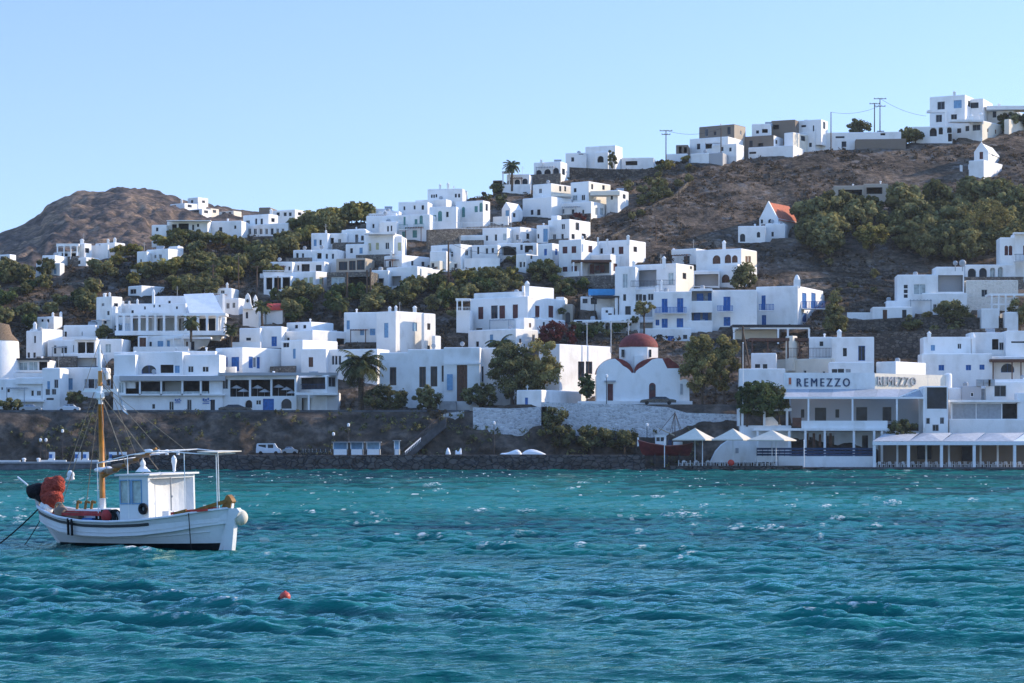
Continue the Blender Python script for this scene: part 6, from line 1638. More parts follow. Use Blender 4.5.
# ---- parasols
def parasol(label, px, yap, x0, x1, yed, Y, mat='canvas'):
    p = at(px, 466, Y); rt = root('parasol', label, 'parasol', (p.x, p.y, DECK2)); o = Vector((p.x, p.y, DECK2))
    ze, za = zof(yed, Y), zof(yap, Y); r = (x1 - x0) / 2 * Y / F
    mb = MB(); ap = Vector((p.x, p.y, za)); n = 4
    ring = [Vector((p.x + r * 1.12 * math.cos(a), p.y + r * 1.12 * math.sin(a), ze)) for a in (math.radians(20), math.radians(110), math.radians(200), math.radians(290))]
    for i in range(4):
        a, b = ring[i], ring[(i + 1) % 4]; m1 = (a + ap) / 2 - Vector((0, 0, .06)); m2 = (b + ap) / 2 - Vector((0, 0, .06)); e_ = (a + b) / 2 - Vector((0, 0, .0))
        mb.poly([a, e_, m1]); mb.poly([e_, b, m2]); mb.poly([m1, e_, m2]); mb.poly([m1, m2, ap])
        mb.quad(a, b, b - Vector((0, 0, .18)), a - Vector((0, 0, .18)))
    mb.build('canopy', mat, rt, o)
    mb = MB(); mb.tube([o, ap], .07, 7); mb.build('pole', 'white_paint', rt, o)
    mb = MB(); mb.cbox((o.x, o.y, o.z), .7, .7, .12); mb.build('base', 'concrete', rt, o)
    for r_ in ring:
        mb = MB(); mb.tube([ap - Vector((0, 0, .9)), (r_ + ap) / 2 - Vector((0, 0, .12))], .025, 4); mb.build('rib', 'white_paint', rt, o)
    return rt
parasol('cream square parasol nearest the red boat, first of the row', 695, 428, 672, 716, 439.5, 424)
parasol('cream square parasol in the middle of the waterside row', 733, 428.4, 711, 753, 439.5, 424.5)
parasol('cream square parasol right of the row, beside the signed restaurant', 772, 430, 748, 797, 440, 423.6)
for i, px in enumerate((664.5, 702.5, 776, 804)):
    p = at(px, 466, 422); mb = MB(); mb.tube([(p.x, p.y, .2), (p.x, p.y, zof(441, 422))], .08, 6); mb.lathe((p.x, p.y, zof(441, 422)), [(.14, 0), (.14, .18), (.02, .22)], 8)
    tag(mb.build('mooring_post', 'white_paint', None, (p.x, p.y, .2)), 'slim white post standing at the edge of the parasol deck', 'post', 'white posts at the deck edge')
# ---- flagpole
p = at(743, 412, 432); mb = MB(); mb.tube([(p.x, p.y, p.z - 4), (p.x, p.y, zof(343, 432))], .10, 7, .05); mb.sphere((p.x, p.y, zof(343, 432)), .14, .14, .14, 8, 5)
tag(mb.build('flagpole', 'white_paint', None, p), 'tall thin white flagpole left of the sign wall', 'flagpole')
# ================================================================== poles and wires
def pole(label, px, yt, yb, Y=None, arms=(), mat='wood', r=.16, lamp=False):
    Y = Y if Y else ground_Y(px, yb); p = at(px, yb, Y); zt = zof(yt, Y); rt = root('utility_pole', label, 'utility pole', p)
    mb = MB(); mb.tube([(p.x, p.y, p.z - 1.5), (p.x, p.y, zt)], r, 7, r * .7); mb.build('post', mat, rt, p)
    for (dz, w) in arms:
        mb = MB(); mb.box((p.x - w / 2, p.y - .25, zt - dz), (w, 0, 0), (0, .14, 0), (0, 0, .16))
        for k in (-.45, -.15, .15, .45): mb.lathe((p.x + w * k, p.y - .18, zt - dz + .16), [(.06, 0), (.07, .12), (.03, .22)], 6)
        mb.build('crossarm', mat, rt, p)
    return Vector((p.x, p.y, zt))
P1 = pole('utility pole with a crossarm on the middle ridge skyline', 666, 130, 167, arms=((.3, 3.2), (1.2, 2.2)), Y=ridge_Y(666))
P2 = pole('dark pole standing before the modern villa with the tan box', 721, 128, 161, Y=ridge_Y(721) - 3)
P3 = pole('tall pole between the two white villas on the right ridge', 831, 112, 150, Y=ridge_Y(831) - 2)
P4 = pole('left one of the twin poles with crossarms on the skyline', 874.5, 103, 131, arms=((.3, 2.6),), Y=ridge_Y(874) + 4)
P5 = pole('right and taller one of the twin poles with crossarms on the skyline', 880, 98, 131, arms=((.3, 3.2), (2.2, 2.8)), Y=ridge_Y(880) + 4)
pole('bare pole on the brown slope left of the hill chapel', 679, 188, 209); pole('short bare pole lower on the brown slope', 656, 216, 240)
Pa = pole('tall dark pole in the middle of the white terraces', 448.5, 242, 284, r=.24)
pole('pole with a twin rung top on the saddle', 213, 264, 292, arms=((.6, 1.2), (1.8, 1.2), (3.0, 1.2)))
Pb = pole('plain pole left of the white hotel pergola', 238.5, 256, 290); Pc = pole('pole with a broad crossarm before the white hotel pergola', 257, 266, 296, arms=((.3, 2.4),))
pole('thick brown pole before the timber framed house', 347, 272, 302, r=.26); pole('left of the paired brown poles right of the timber framed house', 367, 270, 304, r=.24); pole('right of the paired brown poles right of the timber framed house', 370.5, 268, 304, r=.24)
pole('short brown pole below the hotel terraces', 278, 276, 302); pole('leaning brown pole left of the timber framed house', 323, 278, 300)
Pd = pole('bare pole on the left slope before the weathered corner house', 99.5, 279, 296)
mb = MB(); p = at(742, 372, 446); T_ = at(743, 326, 446)
rt = root('utility_pole', 'old brown pole propped by two slanting struts at the sign wall', 'utility pole', p)
mb.tube([(p.x, p.y, p.z - 4), T_], .26, 7, .18); mb.build('post', 'wood', rt, p)
for px in (745.5, 753.5):
    mb = MB(); q = at(px, 370, 445.4); mb.tube([(q.x, q.y, q.z - 3), (T_.x, T_.y - .1, T_.z - 1.2)], .2, 6, .15); mb.build('strut', 'wood', rt, p)
mb = MB(); mb.box((T_.x - .9, T_.y - .2, T_.z - .5), (2.2, 0, 0), (0, .12, 0), (0, 0, .14)); mb.build('crossarm', 'wood', rt, p)
def wire(a, b, sag, label):
    pts = [a.lerp(b, i / 14) - Vector((0, 0, sag * 4 * (i / 14) * (1 - i / 14))) for i in range(15)]
    mb = MB(); mb.tube(pts, .035, 4); tag(mb.build('power_line', 'dark', None, a), label, 'power line')
off = Vector((0, 0, -.1))
wire(P3, P5 + Vector((0, 0, -2.0)), 1.0, 'power line running from the ridge pole to the twin poles'); wire(P5 + off, at(926, 116, ridge_Y(926)), .8, 'power line running from the twin poles to the tall three storey house')
wire(T_, at(705, 338, 448), .9, 'thin cable hanging from the propped brown pole to the left'); wire(Pa + off, at(520, 250, ground_Y(520, 255)), 1.5, 'thin cable crossing the white terraces from the tall dark pole')
wire(P1 + off, P2 + off, 1.2, 'thin cable between the ridge pole and the villa pole')
for i, px in enumerate((587, 611, 628.5)):
    pole(['left', 'middle', 'right'][i] + ' one of three thin white poles behind the plain sunlit house', px, 322 - i * 1, 345, Y=462, mat='grey_paint', r=.13)
# street lamps
def lamp(label, px, yt, yb, Y, zb=None):
    p = at(px, yb, Y)
    if zb is not None: p.z = zb
    zt = zof(yt, Y); rt = root('street_lamp', label, 'street lamp', p)
    mb = MB(); mb.tube([p, (p.x, p.y, zt - .5)], .08, 6, .055); mb.build('post', 'dark', rt, p)
    mb = MB(); mb.lathe((p.x, p.y, zt - .5), [(.1, 0), (.24, .12), (.26, .5), (.12, .62), (.02, .66)], 8); mb.build('lantern', 'white_paint', rt, p)
lamp('lamp post standing before the left door of the domed chapel', 606.5, 375, 404, 444)
lamp('lamp post on the quay left of the boat mast', 62.5, 430, 463, 427); lamp('lamp post on the quay beside the kiosks', 348.5, 424, 455, 428); lamp('lamp post on the quay below the tiny chapel', 494, 422, 455, 427)
lamp('short lamp on the quay left of the kiosk lamp post', 333.5, 433, 455, 429); lamp('lamp post at the foot of the cliff behind the red boat', 647, 424, 456, 428)
lamp('pair of slim lamps on the landing, left', 40.5, 439, 463, 429); lamp('pair of slim lamps on the landing, right', 46, 439, 463, 429)
# ================================================================== vehicles
def car(label, px0, px1, yb, Y, paint, kind='car', flip=False, z=None, rz=0.0):
    x0, x1 = ux(px0) * Y, ux(px1) * Y; L = x1 - x0; z = zof(yb, Y) if z is None else z
    rt = root('parked_' + kind, label, kind, ((x0 + x1) / 2, Y, z), None, rz)
    Wd = 1.75
    if kind == 'van': prof = [(-.5, .35), (-.5, 1.0), (-.47, 1.95), (-.42, 2.05), (.25, 2.05), (.36, 1.25), (.48, 1.0), (.5, .55), (.5, .35)]; gl = [(-.02, 1.2, .20, 1.85), (-.40, 1.25, -.10, 1.8)]; wz = [(.205, 1.2), (.345, 1.2), (.245, 1.95)]
    else: prof = [(-.5, .35), (-.5, .8), (-.42, .95), (-.32, 1.02), (-.2, 1.42), (.10, 1.44), (.26, 1.02), (.45, .88), (.5, .65), (.5, .35)]; gl = [(-.24, 1.03, -.05, 1.36), (-.02, 1.03, .17, 1.36)]
    if flip: prof = [(-x, zz) for x, zz in reversed(prof)]; gl = [(-c, b, -a, d) for a, b, c, d in gl]
    mb = MB(); inner = []
    for side in (-1, 1):
        mb.poly([(x * L, side * Wd / 2 * (1 if zz < 1.05 else .84), zz) for x, zz in (prof if side < 0 else reversed(prof))])
    for i in range(len(prof)):
        a, b = prof[i], prof[(i + 1) % len(prof)]; wa = Wd / 2 * (1 if a[1] < 1.05 else .84); wb = Wd / 2 * (1 if b[1] < 1.05 else .84)
        mb.quad((a[0] * L, -wa, a[1]), (a[0] * L, wa, a[1]), (b[0] * L, wb, b[1]), (b[0] * L, -wb, b[1]))
    mb.build('body', paint, rt)
    for a, b, c, d in gl:
        mb = MB(); y0 = -Wd / 2 * (.985 if kind != 'van' else .92) ; y1 = -Wd / 2 * .84 - .03; s = .08 * L
        if kind == 'van': y0 = y1 = -Wd / 2 * .84 - .06
        sl = .0 if kind == 'van' else (.035 * L if a * (-1 if flip else 1) < -.1 else 0); sr = 0 if kind == 'van' else (.05 * L if c * (-1 if flip else 1) > .1 else 0)
        mb.quad((a * L, y0 + .0, b), (c * L, y0 + .0, b), (c * L - sr, y1, d), (a * L + sl, y1, d)); mb.build('window', 'glass', rt)
    for wx in (-.31, .31):
        for sy in (-1, 1):
            mb = MB(); n = 14; r = .33; yy = sy * (Wd / 2 - .08)
            for i in range(n):
                a0, a1 = 2 * PI * i / n, 2 * PI * (i + 1) / n
                p0, p1 = (wx * L + r * math.cos(a0), r + r * math.sin(a0)), (wx * L + r * math.cos(a1), r + r * math.sin(a1))
                mb.quad((p0[0], yy - .11, p0[1]), (p1[0], yy - .11, p1[1]), (p1[0], yy + .11, p1[1]), (p0[0], yy + .11, p0[1])); mb.poly([(wx * L, yy + sy * .11, r), (p0[0], yy + sy * .11, p0[1]), (p1[0], yy + sy * .11, p1[1])])
            mb.build('wheel', 'rubber', rt)
    for sy in (-1, 1):
        mb = MB(); hx = (.5 if not flip else -.5) * L; mb.box((hx - .03, sy * .62 - .16, .62), (.06, 0, 0), (0, .32, 0), (0, 0, .16)); mb.build('headlight', 'white_paint', rt)
    return rt
rz_ = ROAD_Z + .04
car('dark car parked before the taverna at the left of its blue door', 219, 252, 411, 448, 'car_dark', z=rz_)
car('silver car parked on the upper road, first from the left', 20, 42, 411, 447.5, 'car_silver', z=rz_)
car('pale blue grey car parked on the upper road, second from the left', 58, 80, 411, 447.5, 'car_white', z=rz_, flip=True)
car('dark car parked in front of the domed chapel', 640, 676, 404.5, 443.5, 'car_dark', z=zof(404.5, 443.5), flip=True)
car('pale van parked on the quay below the cliff', 256.5, 281, 455.5, 428, 'car_white', 'van', z=QUAY + .02)
car('silver grey small car parked on the quay just right of the pale van', 282, 298, 455.5, 427.6, 'car_silver', z=QUAY + .02)
# motorbikes right of the van
def bike(px, label):
    Y = 427.5; x = ux(px) * Y; z = QUAY + .02; rt = root('motor_scooter', label, 'scooter', (x, Y, z), 'scooters on the quay')
    for wx in (-.6, .6):
        mb = MB(); pts = [(wx + .27 * math.cos(2 * PI * i / 12), 0, .27 + .27 * math.sin(2 * PI * i / 12)) for i in range(13)]; mb.tube(pts, .07, 5, cap=False); mb.build('wheel', 'rubber', rt)
    mb = MB(); mb.box((-.75, -.15, .45), (.8, 0, 0), (0, .3, 0), (0, 0, .3)); mb.box((0, -.12, .3), (.45, 0, 0), (0, .24, 0), (0, 0, .12)); mb.build('body', 'car_dark', rt)
    mb = MB(); mb.box((-.7, -.14, .76), (.75, 0, 0), (0, .28, 0), (0, 0, .1)); mb.build('seat', 'rubber', rt)
    mb = MB(); mb.tube([(.6, 0, .3), (.42, 0, 1.05)], .05, 5); mb.tube([(.42, -.3, 1.05), (.42, .3, 1.05)], .03, 5); mb.box((.44, -.18, .45), (.06, 0, 0), (0, .36, 0), (0, 0, .5)); mb.build('fork', 'car_silver', rt)
for px in (300.5, 303, 306.5, 310, 314, 318, 323, 328): bike(px, 'dark scooter parked in a row right of the pale van')
# kiosks
def kiosk(px0, px1, label, yt=442.5):
    Y = 427; x0, x1 = ux(px0) * Y, ux(px1) * Y; z = QUAY + .02; zt = zof(yt, Y); rt = root('kiosk', label, 'kiosk', ((x0 + x1) / 2, Y, z)); o = ((x0 + x1) / 2, Y, z)
    mb = MB(); mb.box((x0, Y, z), (x1 - x0, 0, 0), (0, 1.6, 0), (0, 0, 1.0)); mb.build('counter', 'white_paint', rt, o)
    mb = MB(); mb.box((x0, Y + 1.5, z + 1.0), (x1 - x0, 0, 0), (0, .1, 0), (0, 0, zt - z - 1.0)); mb.build('back_panel', 'paleblue', rt, o)
    for xx in (x0, x1 - .12):
        mb = MB(); mb.box((xx, Y, z), (.12, 0, 0), (0, .12, 0), (0, 0, zt - z)); mb.build('post', 'white_paint', rt, o)
    mb = MB(); mb.box((x0 - .2, Y - .4, zt), (x1 - x0 + .4, 0, 0), (0, 2.3, 0), (0, 0, .14)); mb.build('roof', 'grey_paint', rt, o)
kiosk(333, 347.5, 'pale blue open kiosk on the quay, left of the three'); kiosk(350.5, 363, 'pale blue open kiosk on the quay, middle of the three'); kiosk(366.5, 380, 'pale blue open kiosk on the quay, right of the three')
kiosk(394, 399.5, 'narrow white booth on the quay near the foot of the stairs', 441)
def stall(px0, px1, label):
    Y = 426; x0, x1 = ux(px0) * Y, ux(px1) * Y; z = zof(463.5, 421) + .02; o = ((x0 + x1) / 2, Y, z); rt = root('fish_stall', label, 'stall', o)
    mb = MB(); mb.box((x0, Y, z), (x1 - x0, 0, 0), (0, .9, 0), (0, 0, .8)); mb.build('counter', 'white_paint', rt, o)
    mb = MB(); mb.box((x0, Y + .9, z), (x1 - x0, 0, 0), (0, .08, 0), (0, 0, 2.0)); mb.build('back_panel', 'white_paint', rt, o)
    mb = MB(); mb.box((x0 + .2, Y - .05, z + .9), (.5, 0, 0), (0, .5, 0), (0, 0, .7)); mb.build('crate', 'blue', rt, o)
stall(48, 54, 'white stall with a blue crate on the landing, leftmost'); stall(74, 80, 'white stall with a blue crate on the landing left of the mast'); stall(82, 88, 'white stall with a blue crate on the landing touching the mast'); stall(108, 116, 'white stall on the quay just right of the mast'); stall(118, 126, 'second white stall right of the mast')
for i, px in enumerate((24, 38.5, 146, 158, 167, 178)):
    Y = 424; x = ux(px) * Y; z = zof(463.5, 421) if px < 112 else QUAY; mb = MB(); mb.lathe((x, Y, z), [(.28, 0), (.28, .6), (.38, .66), (.38, .85), (.2, .95), (.02, .97)], 10); tag(mb.build('bollard', 'white_paint', None, (x, Y, z)), 'white painted mooring bollard along the quay edge', 'bollard', 'bollards along the quay')
mb = MB(); x0, x1 = ux(-60) * 424.5, ux(20) * 424.5; z = zof(463.5, 421); mb.box((x0, 424.5, z), (x1 - x0, 0, 0), (0, .5, 0), (0, 0, .55)); tag(mb.build('bench_wall', 'white', None, (x0, 424.5, z)), 'long low white bench wall at the left end of the landing', 'bench')
mb = MB(); x0, x1 = ux(38) * 424.5, ux(66) * 424.5; mb.box((x0, 424.5, z), (x1 - x0, 0, 0), (0, .5, 0), (0, 0, .6)); tag(mb.build('bench_wall', 'white', None, (x0, 424.5, z)), 'short low white bench wall beneath the lamp on the landing', 'bench')
mb = MB(); x0, x1 = ux(74) * 424.5, ux(98) * 424.5; mb.box((x0, 424.5, z), (x1 - x0, 0, 0), (0, .5, 0), (0, 0, .6)); tag(mb.build('bench_wall', 'white', None, (x0, 424.5, z)), 'low white bench wall just left of the boat mast', 'bench')
# stairs up the cliff
rt = None; pa, pb = at(403, 455, 431.5), at(446, 418, 436.5); pa.z = QUAY
rt = root('staircase', 'steep dark staircase climbing the cliff from the quay to the upper road', 'staircase', pa); mb = MB(); n = 30
for i in range(n):
    q = pa.lerp(pb, i / n); mb.box((q.x, q.y - 1, q.z - 1.6), ((pb.x - pa.x) / n + .02, 0, 0), (0, 3.2, 0), (0, 0, 1.6 + (pb.z - pa.z) / n))
mb.build('steps', 'dark_concrete', rt, pa); mb = MB()
for i in range(0, n + 1, 5):
    q = pa.lerp(pb, i / n); mb.tube([(q.x, q.y - 1, q.z), (q.x, q.y - 1, q.z + 1.1)], .05, 5)
mb.tube([(pa.x, pa.y - 1, pa.z + 1.1), (pb.x, pb.y - 1, pb.z + 1.1)], .07, 5); mb.build('handrail', 'dark', rt, pa)
mb = MB(); q0, q1 = pa.lerp(pb, .05), pa.lerp(pb, .42); mb.quad((q0.x, q0.y - 1.06, q0.z - .4), (q1.x, q1.y - 1.06, q1.z - .4), (q1.x, q1.y - 1.06, q1.z + .35), (q0.x, q0.y - 1.06, q0.z + .35)); mb.build('side_wall', 'white', rt, pa)
# covered dinghies and tarpaulins on the quay
def dinghy(px0, px1, Y, label, mat='white_canvas', hgt=.9):
    x0, x1 = ux(px0) * Y, ux(px1) * Y; z = QUAY; L = x1 - x0; mb = MB(); n = 12; rows = []
    for i in range(n + 1):
        s = i / n; w = .75 * (1 - (2 * s - 1) ** 4) ** .5 + .05; hh = hgt * (.65 + .35 * math.sin(s * 5 + px0)) ; rows.append([(x0 + L * s, Y + w * math.cos(PI - PI * k / 6), z + .1 + hh * max(.1, (1 - (2 * s - 1) ** 6)) * math.sin(PI * k / 6)) for k in range(7)])
    for i in range(n):
        for k in range(6): mb.quad(rows[i][k], rows[i + 1][k], rows[i + 1][k + 1], rows[i][k + 1])
    tag(mb.build('covered_dinghy', mat, None, (x0, Y, z), True), label, 'boat')
dinghy(500, 522, 425, 'dinghy under a rumpled white cover on the quay, left of two'); dinghy(521, 546, 426, 'dinghy under a rumpled white cover on the quay, right of two')
dinghy(445.5, 451, 428, 'small white tarpaulin bundle right of the stairs, left one', hgt=1.2); dinghy(455, 462, 428.5, 'small white tarpaulin bundle right of the stairs, right one', hgt=1.6)
def make_hill():
    us = (np.arange(-420, 1440, 2.0) - 512) / F
    Ds = np.concatenate([np.array([442, 442.3, 443, 446, 450, 453.]), np.arange(455, 700, 1.1), np.arange(702, 900, 12.)])
    X = Ds[:, None] * us[None, :]; Y = np.repeat(Ds[:, None], len(us), 1)
    Z = hill_z(X, Y)
    amp = np.clip((Y - 455) / 25, 0, 1)
    Z = Z + amp * (1.3 * fbm(X / 16, Y / 16, 4, 1) + 0.5 * np.abs(fbm(X / 2.4, Y / 2.4, 3, 2)) - 0.35)
    # terraces cut for the houses
    for (fx, fy, c_, s_, a, b, z) in FOOT:
        if fy < 448: continue
        dx, dy = X - fx, Y - fy
        al = -c_ * dx + s_ * dy; be = s_ * dx + c_ * dy
        w = (al > -1.2) & (al < a + 1.2) & (be > -2.6) & (be < b - .4)
        Z = np.where(w, np.minimum(Z, z - .05), Z)
        w2 = (al > -2.4) & (al < a + 2.4) & (be > -5.0) & (be <= -2.6)
        Z = np.where(w2, np.minimum(Z, z + .25), Z)
    Z[0, :] = 1.0
    return grid_mesh('hillside', np.stack([X, Y, Z], 2), M['hill'])
make_hill()

# ================================================================== VEGETATION
def foliage_mat(name, dark, light, trans=0.25):
    m = bpy.data.materials.new(name); m.use_nodes = True; t = m.node_tree
    t.nodes.remove(t.nodes['Principled BSDF']); out = t.nodes['Material Output']
    a = t.nodes.new('ShaderNodeAttribute'); a.attribute_name = 'tone'
    oi = t.nodes.new('ShaderNodeObjectInfo')
    ad = t.nodes.new('ShaderNodeMath'); ad.operation = 'MULTIPLY_ADD'; ad.inputs[1].default_value = 0.35
    lin(t, oi, 'Random', ad, 0); lin(t, a, 'Fac', ad, 2)
    mx = t.nodes.new('ShaderNodeMix'); mx.data_type = 'RGBA'
    mx.inputs[6].default_value = (*dark, 1); mx.inputs[7].default_value = (*light, 1)
    sb = t.nodes.new('ShaderNodeMath'); sb.operation = 'SUBTRACT'; sb.inputs[1].default_value = 0.17; sb.use_clamp = True
    lin(t, ad, 0, sb, 0); lin(t, sb, 0, mx, 0)
    d = t.nodes.new('ShaderNodeBsdfDiffuse'); tr = t.nodes.new('ShaderNodeBsdfTranslucent'); ms = t.nodes.new('ShaderNodeMixShader'); ms.inputs[0].default_value = trans
    t.links.new(mx.outputs[2], d.inputs[0]); t.links.new(mx.outputs[2], tr.inputs[0])
    t.links.new(d.outputs[0], ms.inputs[1]); t.links.new(tr.outputs[0], ms.inputs[2]); t.links.new(ms.outputs[0], out.inputs[0])
    return m
LEAF = {'dark': foliage_mat('foliage_dark', (0.050, 0.054, 0.027), (0.26, 0.245, 0.105)),
        'olive': foliage_mat('foliage_olive', (0.070, 0.073, 0.034), (0.33, 0.295, 0.125)),
        'yellow': foliage_mat('foliage_yellow', (0.075, 0.075, 0.024), (0.42, 0.35, 0.11)),
        'green': foliage_mat('foliage_green', (0.034, 0.052, 0.022), (0.15, 0.18, 0.065)),
        'dry': foliage_mat('foliage_dry', (0.045, 0.037, 0.024), (0.17, 0.135, 0.085)),
        'red': foliage_mat('foliage_red', (0.035, 0.018, 0.014), (0.17, 0.045, 0.045)),
        'gum': foliage_mat('foliage_gum', (0.060, 0.062, 0.028), (0.38, 0.32, 0.12), .3),
        'palm': foliage_mat('foliage_palm', (0.028, 0.038, 0.020), (0.13, 0.135, 0.055), 0.15)}
M['bark'] = simple('bark', (0.085, 0.062, 0.045), rough=0.95, var=0.35, scale=5, bump=0.6)
M['palm_trunk'] = simple('palm_trunk', (0.10, 0.072, 0.05), rough=0.95, var=0.4, scale=6, bump=0.8)

def leaf_mesh(name, mat, clumps, per, leaf, rng, up=0.35):
    """clumps: list of (centre xyz, radius, tone). Leaf-sized quads spread over each clump's shell and inside"""
    V = []; T = []
    for (c, r, tone) in clumps:
        n = per
        d = rng.randn(n, 3); d /= np.linalg.norm(d, axis=1)[:, None]
        rad = r * (0.35 + 0.85 * rng.rand(n) ** 0.7)
        p = np.array(c) + d * rad[:, None] * np.array([1, 1, .8])
        nr = d + rng.randn(n, 3) * 0.55 + np.array([0, 0, up]); nr /= np.linalg.norm(nr, axis=1)[:, None]
        a = np.cross(nr, rng.randn(n, 3)); a /= (np.linalg.norm(a, axis=1)[:, None] + 1e-6)
        b = np.cross(nr, a); s = leaf * (0.6 + 0.8 * rng.rand(n))[:, None]
        V.append(np.stack([p - a * s * .5 - b * s * .32, p + a * s * .5 - b * s * .32, p + a * s * .42 + b * s * .32, p - a * s * .42 + b * s * .32], 1).reshape(-1, 3))
        tn = np.clip(tone + rng.randn(n) * 0.16 + 0.12 * d[:, 2], 0, 1); T.append(np.repeat(tn, 4))
    V = np.concatenate(V); T = np.concatenate(T); n = len(V) // 4
    me = bpy.data.meshes.new(name)
    me.vertices.add(len(V)); me.vertices.foreach_set('co', V.reshape(-1).astype(np.float32))
    me.loops.add(4 * n); me.loops.foreach_set('vertex_index', np.arange(4 * n, dtype=np.int32))
    me.polygons.add(n); me.polygons.foreach_set('loop_start', np.arange(0, 4 * n, 4, dtype=np.int32)); me.polygons.foreach_set('loop_total', np.full(n, 4, np.int32))
    me.update(calc_edges=True); me.materials.append(mat); attr(me, 'tone', T)
    return me

def crown_clumps(rng, w, h, n, base=0.0, shape='round'):
    cl = []
    while len(cl) < n:
        x, y, z = rng.uniform(-1, 1, 3)
        if shape == 'round':
            if x * x + y * y + z * z > 1: continue
            if rng.rand() < 0.35 and x * x + y * y + z * z < .25: continue
        elif shape == 'cone':
            if math.hypot(x, y) > (1 - (z + 1) / 2) ** .8 + .12: continue
        elif shape == 'dome':
            if x * x + y * y + max(z, 0) ** 2 > 1: continue
        r = (.12 + .24 * rng.rand() ** 1.6) * min(w / 2, h / 1.6)
        cl.append(((x * (w / 2 - r * .8), y * (w / 2 - r * .8), base + h / 2 + z * (h / 2 - r * .6)), r, rng.uniform(0.12, 0.85)))
    return cl

def make_tree(name, label, cat, loc, w, h, trunk_h, kind='dark', seed=1, n=26, per=110, leaf=0.34, group=None, shape='round', lean=0):
    rng = np.random.RandomState(seed)
    rt = root(name, label, cat, loc, group)
    ch = h - trunk_h
    cl = crown_clumps(rng, w, ch, n, trunk_h, shape)
    me = leaf_mesh('crown', LEAF[kind], cl, per, leaf, rng)
    ob = bpy.data.objects.new('crown', me); COL.objects.link(ob); ob.parent = rt
    mb = MB(); r0 = max(.10, w * .045)
    top = trunk_h + ch * .45
    mb.tube([(0, 0, -1.2), (.05, 0, trunk_h * .4), (lean * .5, 0, trunk_h), (lean, 0, top)], r0, 7, r0 * .45)
    for i in range(min(6, len(cl))):
        c = cl[i][0]; mid = (c[0] * .4 + lean * .3, c[1] * .4, trunk_h + (c[2] - trunk_h) * .45)
        mb.tube([(lean * .4, 0, trunk_h * .9), mid, c], r0 * .4, 5, r0 * .12)
    t_ = mb.build('trunk', 'bark', rt)
    return rt

def tree_px(name, label, cat, px, yb, yt, wpx, kind='dark', Y=None, trunk=.2, seed=1, shape='round', n=26, per=110, leaf=.36, group=None):
    Y = Y if Y else ground_Y(px, yb)
    p = at(px, yb, Y)
    if Y > 452: p.z = min(p.z, ground_z(p.x, p.y) + .2)
    h = zof(yt, Y) - p.z; w = wpx * Y / F
    return make_tree(name, label, cat, p, w, h, h * trunk, kind, seed, n, per, leaf, group, shape)

def palm(label, px, yb, yt, rpx, Y=None, seed=1, fr=34):
    Y = Y if Y else ground_Y(px, yb)
    rng = np.random.RandomState(seed); p = at(px, yb, Y); k = Y / F; R = rpx * k
    hc = zof(yt, Y) - p.z - R * .55
    rt = root('palm_tree', label, 'palm tree', p)
    mb = MB(); r = max(.22, R * .11)
    pts = [(0, 0, -1)] + [(0.05 * math.sin(i), 0, hc * i / 10) for i in range(11)]
    mb.tube(pts, r, 9, r * .85)
    for i in range(int(hc / .35)):
        mb.lathe((0.02, 0, i * .35), [(r * 1.0, 0), (r * 1.12, .12), (r * .98, .2)], 9)
    mb.build('trunk', 'palm_trunk', rt)
    mb = MB()
    tone = []
    for i in range(fr):
        az = 2 * PI * i / fr * 2.618 * 2; el = rng.uniform(-.35, 1.25)
        L = R * rng.uniform(.85, 1.1); prev = None; pos = Vector((0, 0, hc)); d = Vector((math.cos(az) * math.cos(el), math.sin(az) * math.cos(el), math.sin(el)))
        N = 9
        for j in range(N):
            d = (d + Vector((0, 0, -.17))).normalized(); nx = pos + d * (L / N)
            side = d.cross(Vector((0, 0, 1)));
            if side.length < .05: side = Vector((1, 0, 0))
            side.normalize(); up = side.cross(d)
            ll = R * .30 * (1 - .75 * abs((j + .5) / N - .45)) * (1 if j > 0 else .3)
            for sg in (-1, 1):
                for q in (0.0, .5):
                    b0 = pos.lerp(nx, q); tip = b0 + side * sg * ll + d * ll * .55 - up * ll * .35 * rng.rand() - Vector((0, 0, ll * .3))
                    n0 = len(mb.v); mb.v += [tuple(b0 - d * .05), tuple(b0 + d * (.10 + L / N * .28)), tuple(tip)]; mb.f.append((n0, n0 + 1, n0 + 2)); tone += [rng.uniform(.1, .9)] * 3
            pos = nx
    ob = mb.build('crown', LEAF['palm'], rt); attr(ob.data, 'tone', tone)
    return rt

# ---- shared shrubs and small trees, copied over the hillside
def in_house(x, y, m=0.6):
    for (fx, fy, c_, s_, a, b, z) in FOOT:
        dx, dy = x - fx, y - fy
        if abs(dx) > 45 or abs(dy) > 45: continue
        al = -c_ * dx + s_ * dy; be = s_ * dx + c_ * dy
        if -m < al < a + m and -m < be < b + m: return True
    return False
PROTO = {}
for kind, spec in {'dark': (3.6, 2.9, .12), 'olive': (3.4, 2.9, .14), 'green': (3.2, 2.8, .12), 'yellow': (3.4, 2.8, .15), 'dry': (2.2, 1.4, .0)}.items():
    for v in range(3):
        rng = np.random.RandomState(50 + v)
        cl = crown_clumps(rng, spec[0], spec[1] * (1 - spec[2]), 30, spec[1] * spec[2], 'round')
        PROTO[kind, v] = leaf_mesh('shrub_' + kind, LEAF[kind], cl, 80, .30, rng)
TR = MB(); TR.tube([(0, 0, -.8), (.05, 0, .6), (0, .05, 1.5)], .12, 5, .05)
_t = TR.build('trunk', 'bark'); TRUNK = _t.data; bpy.data.objects.remove(_t)
def blocked_view(px, top_px): return False
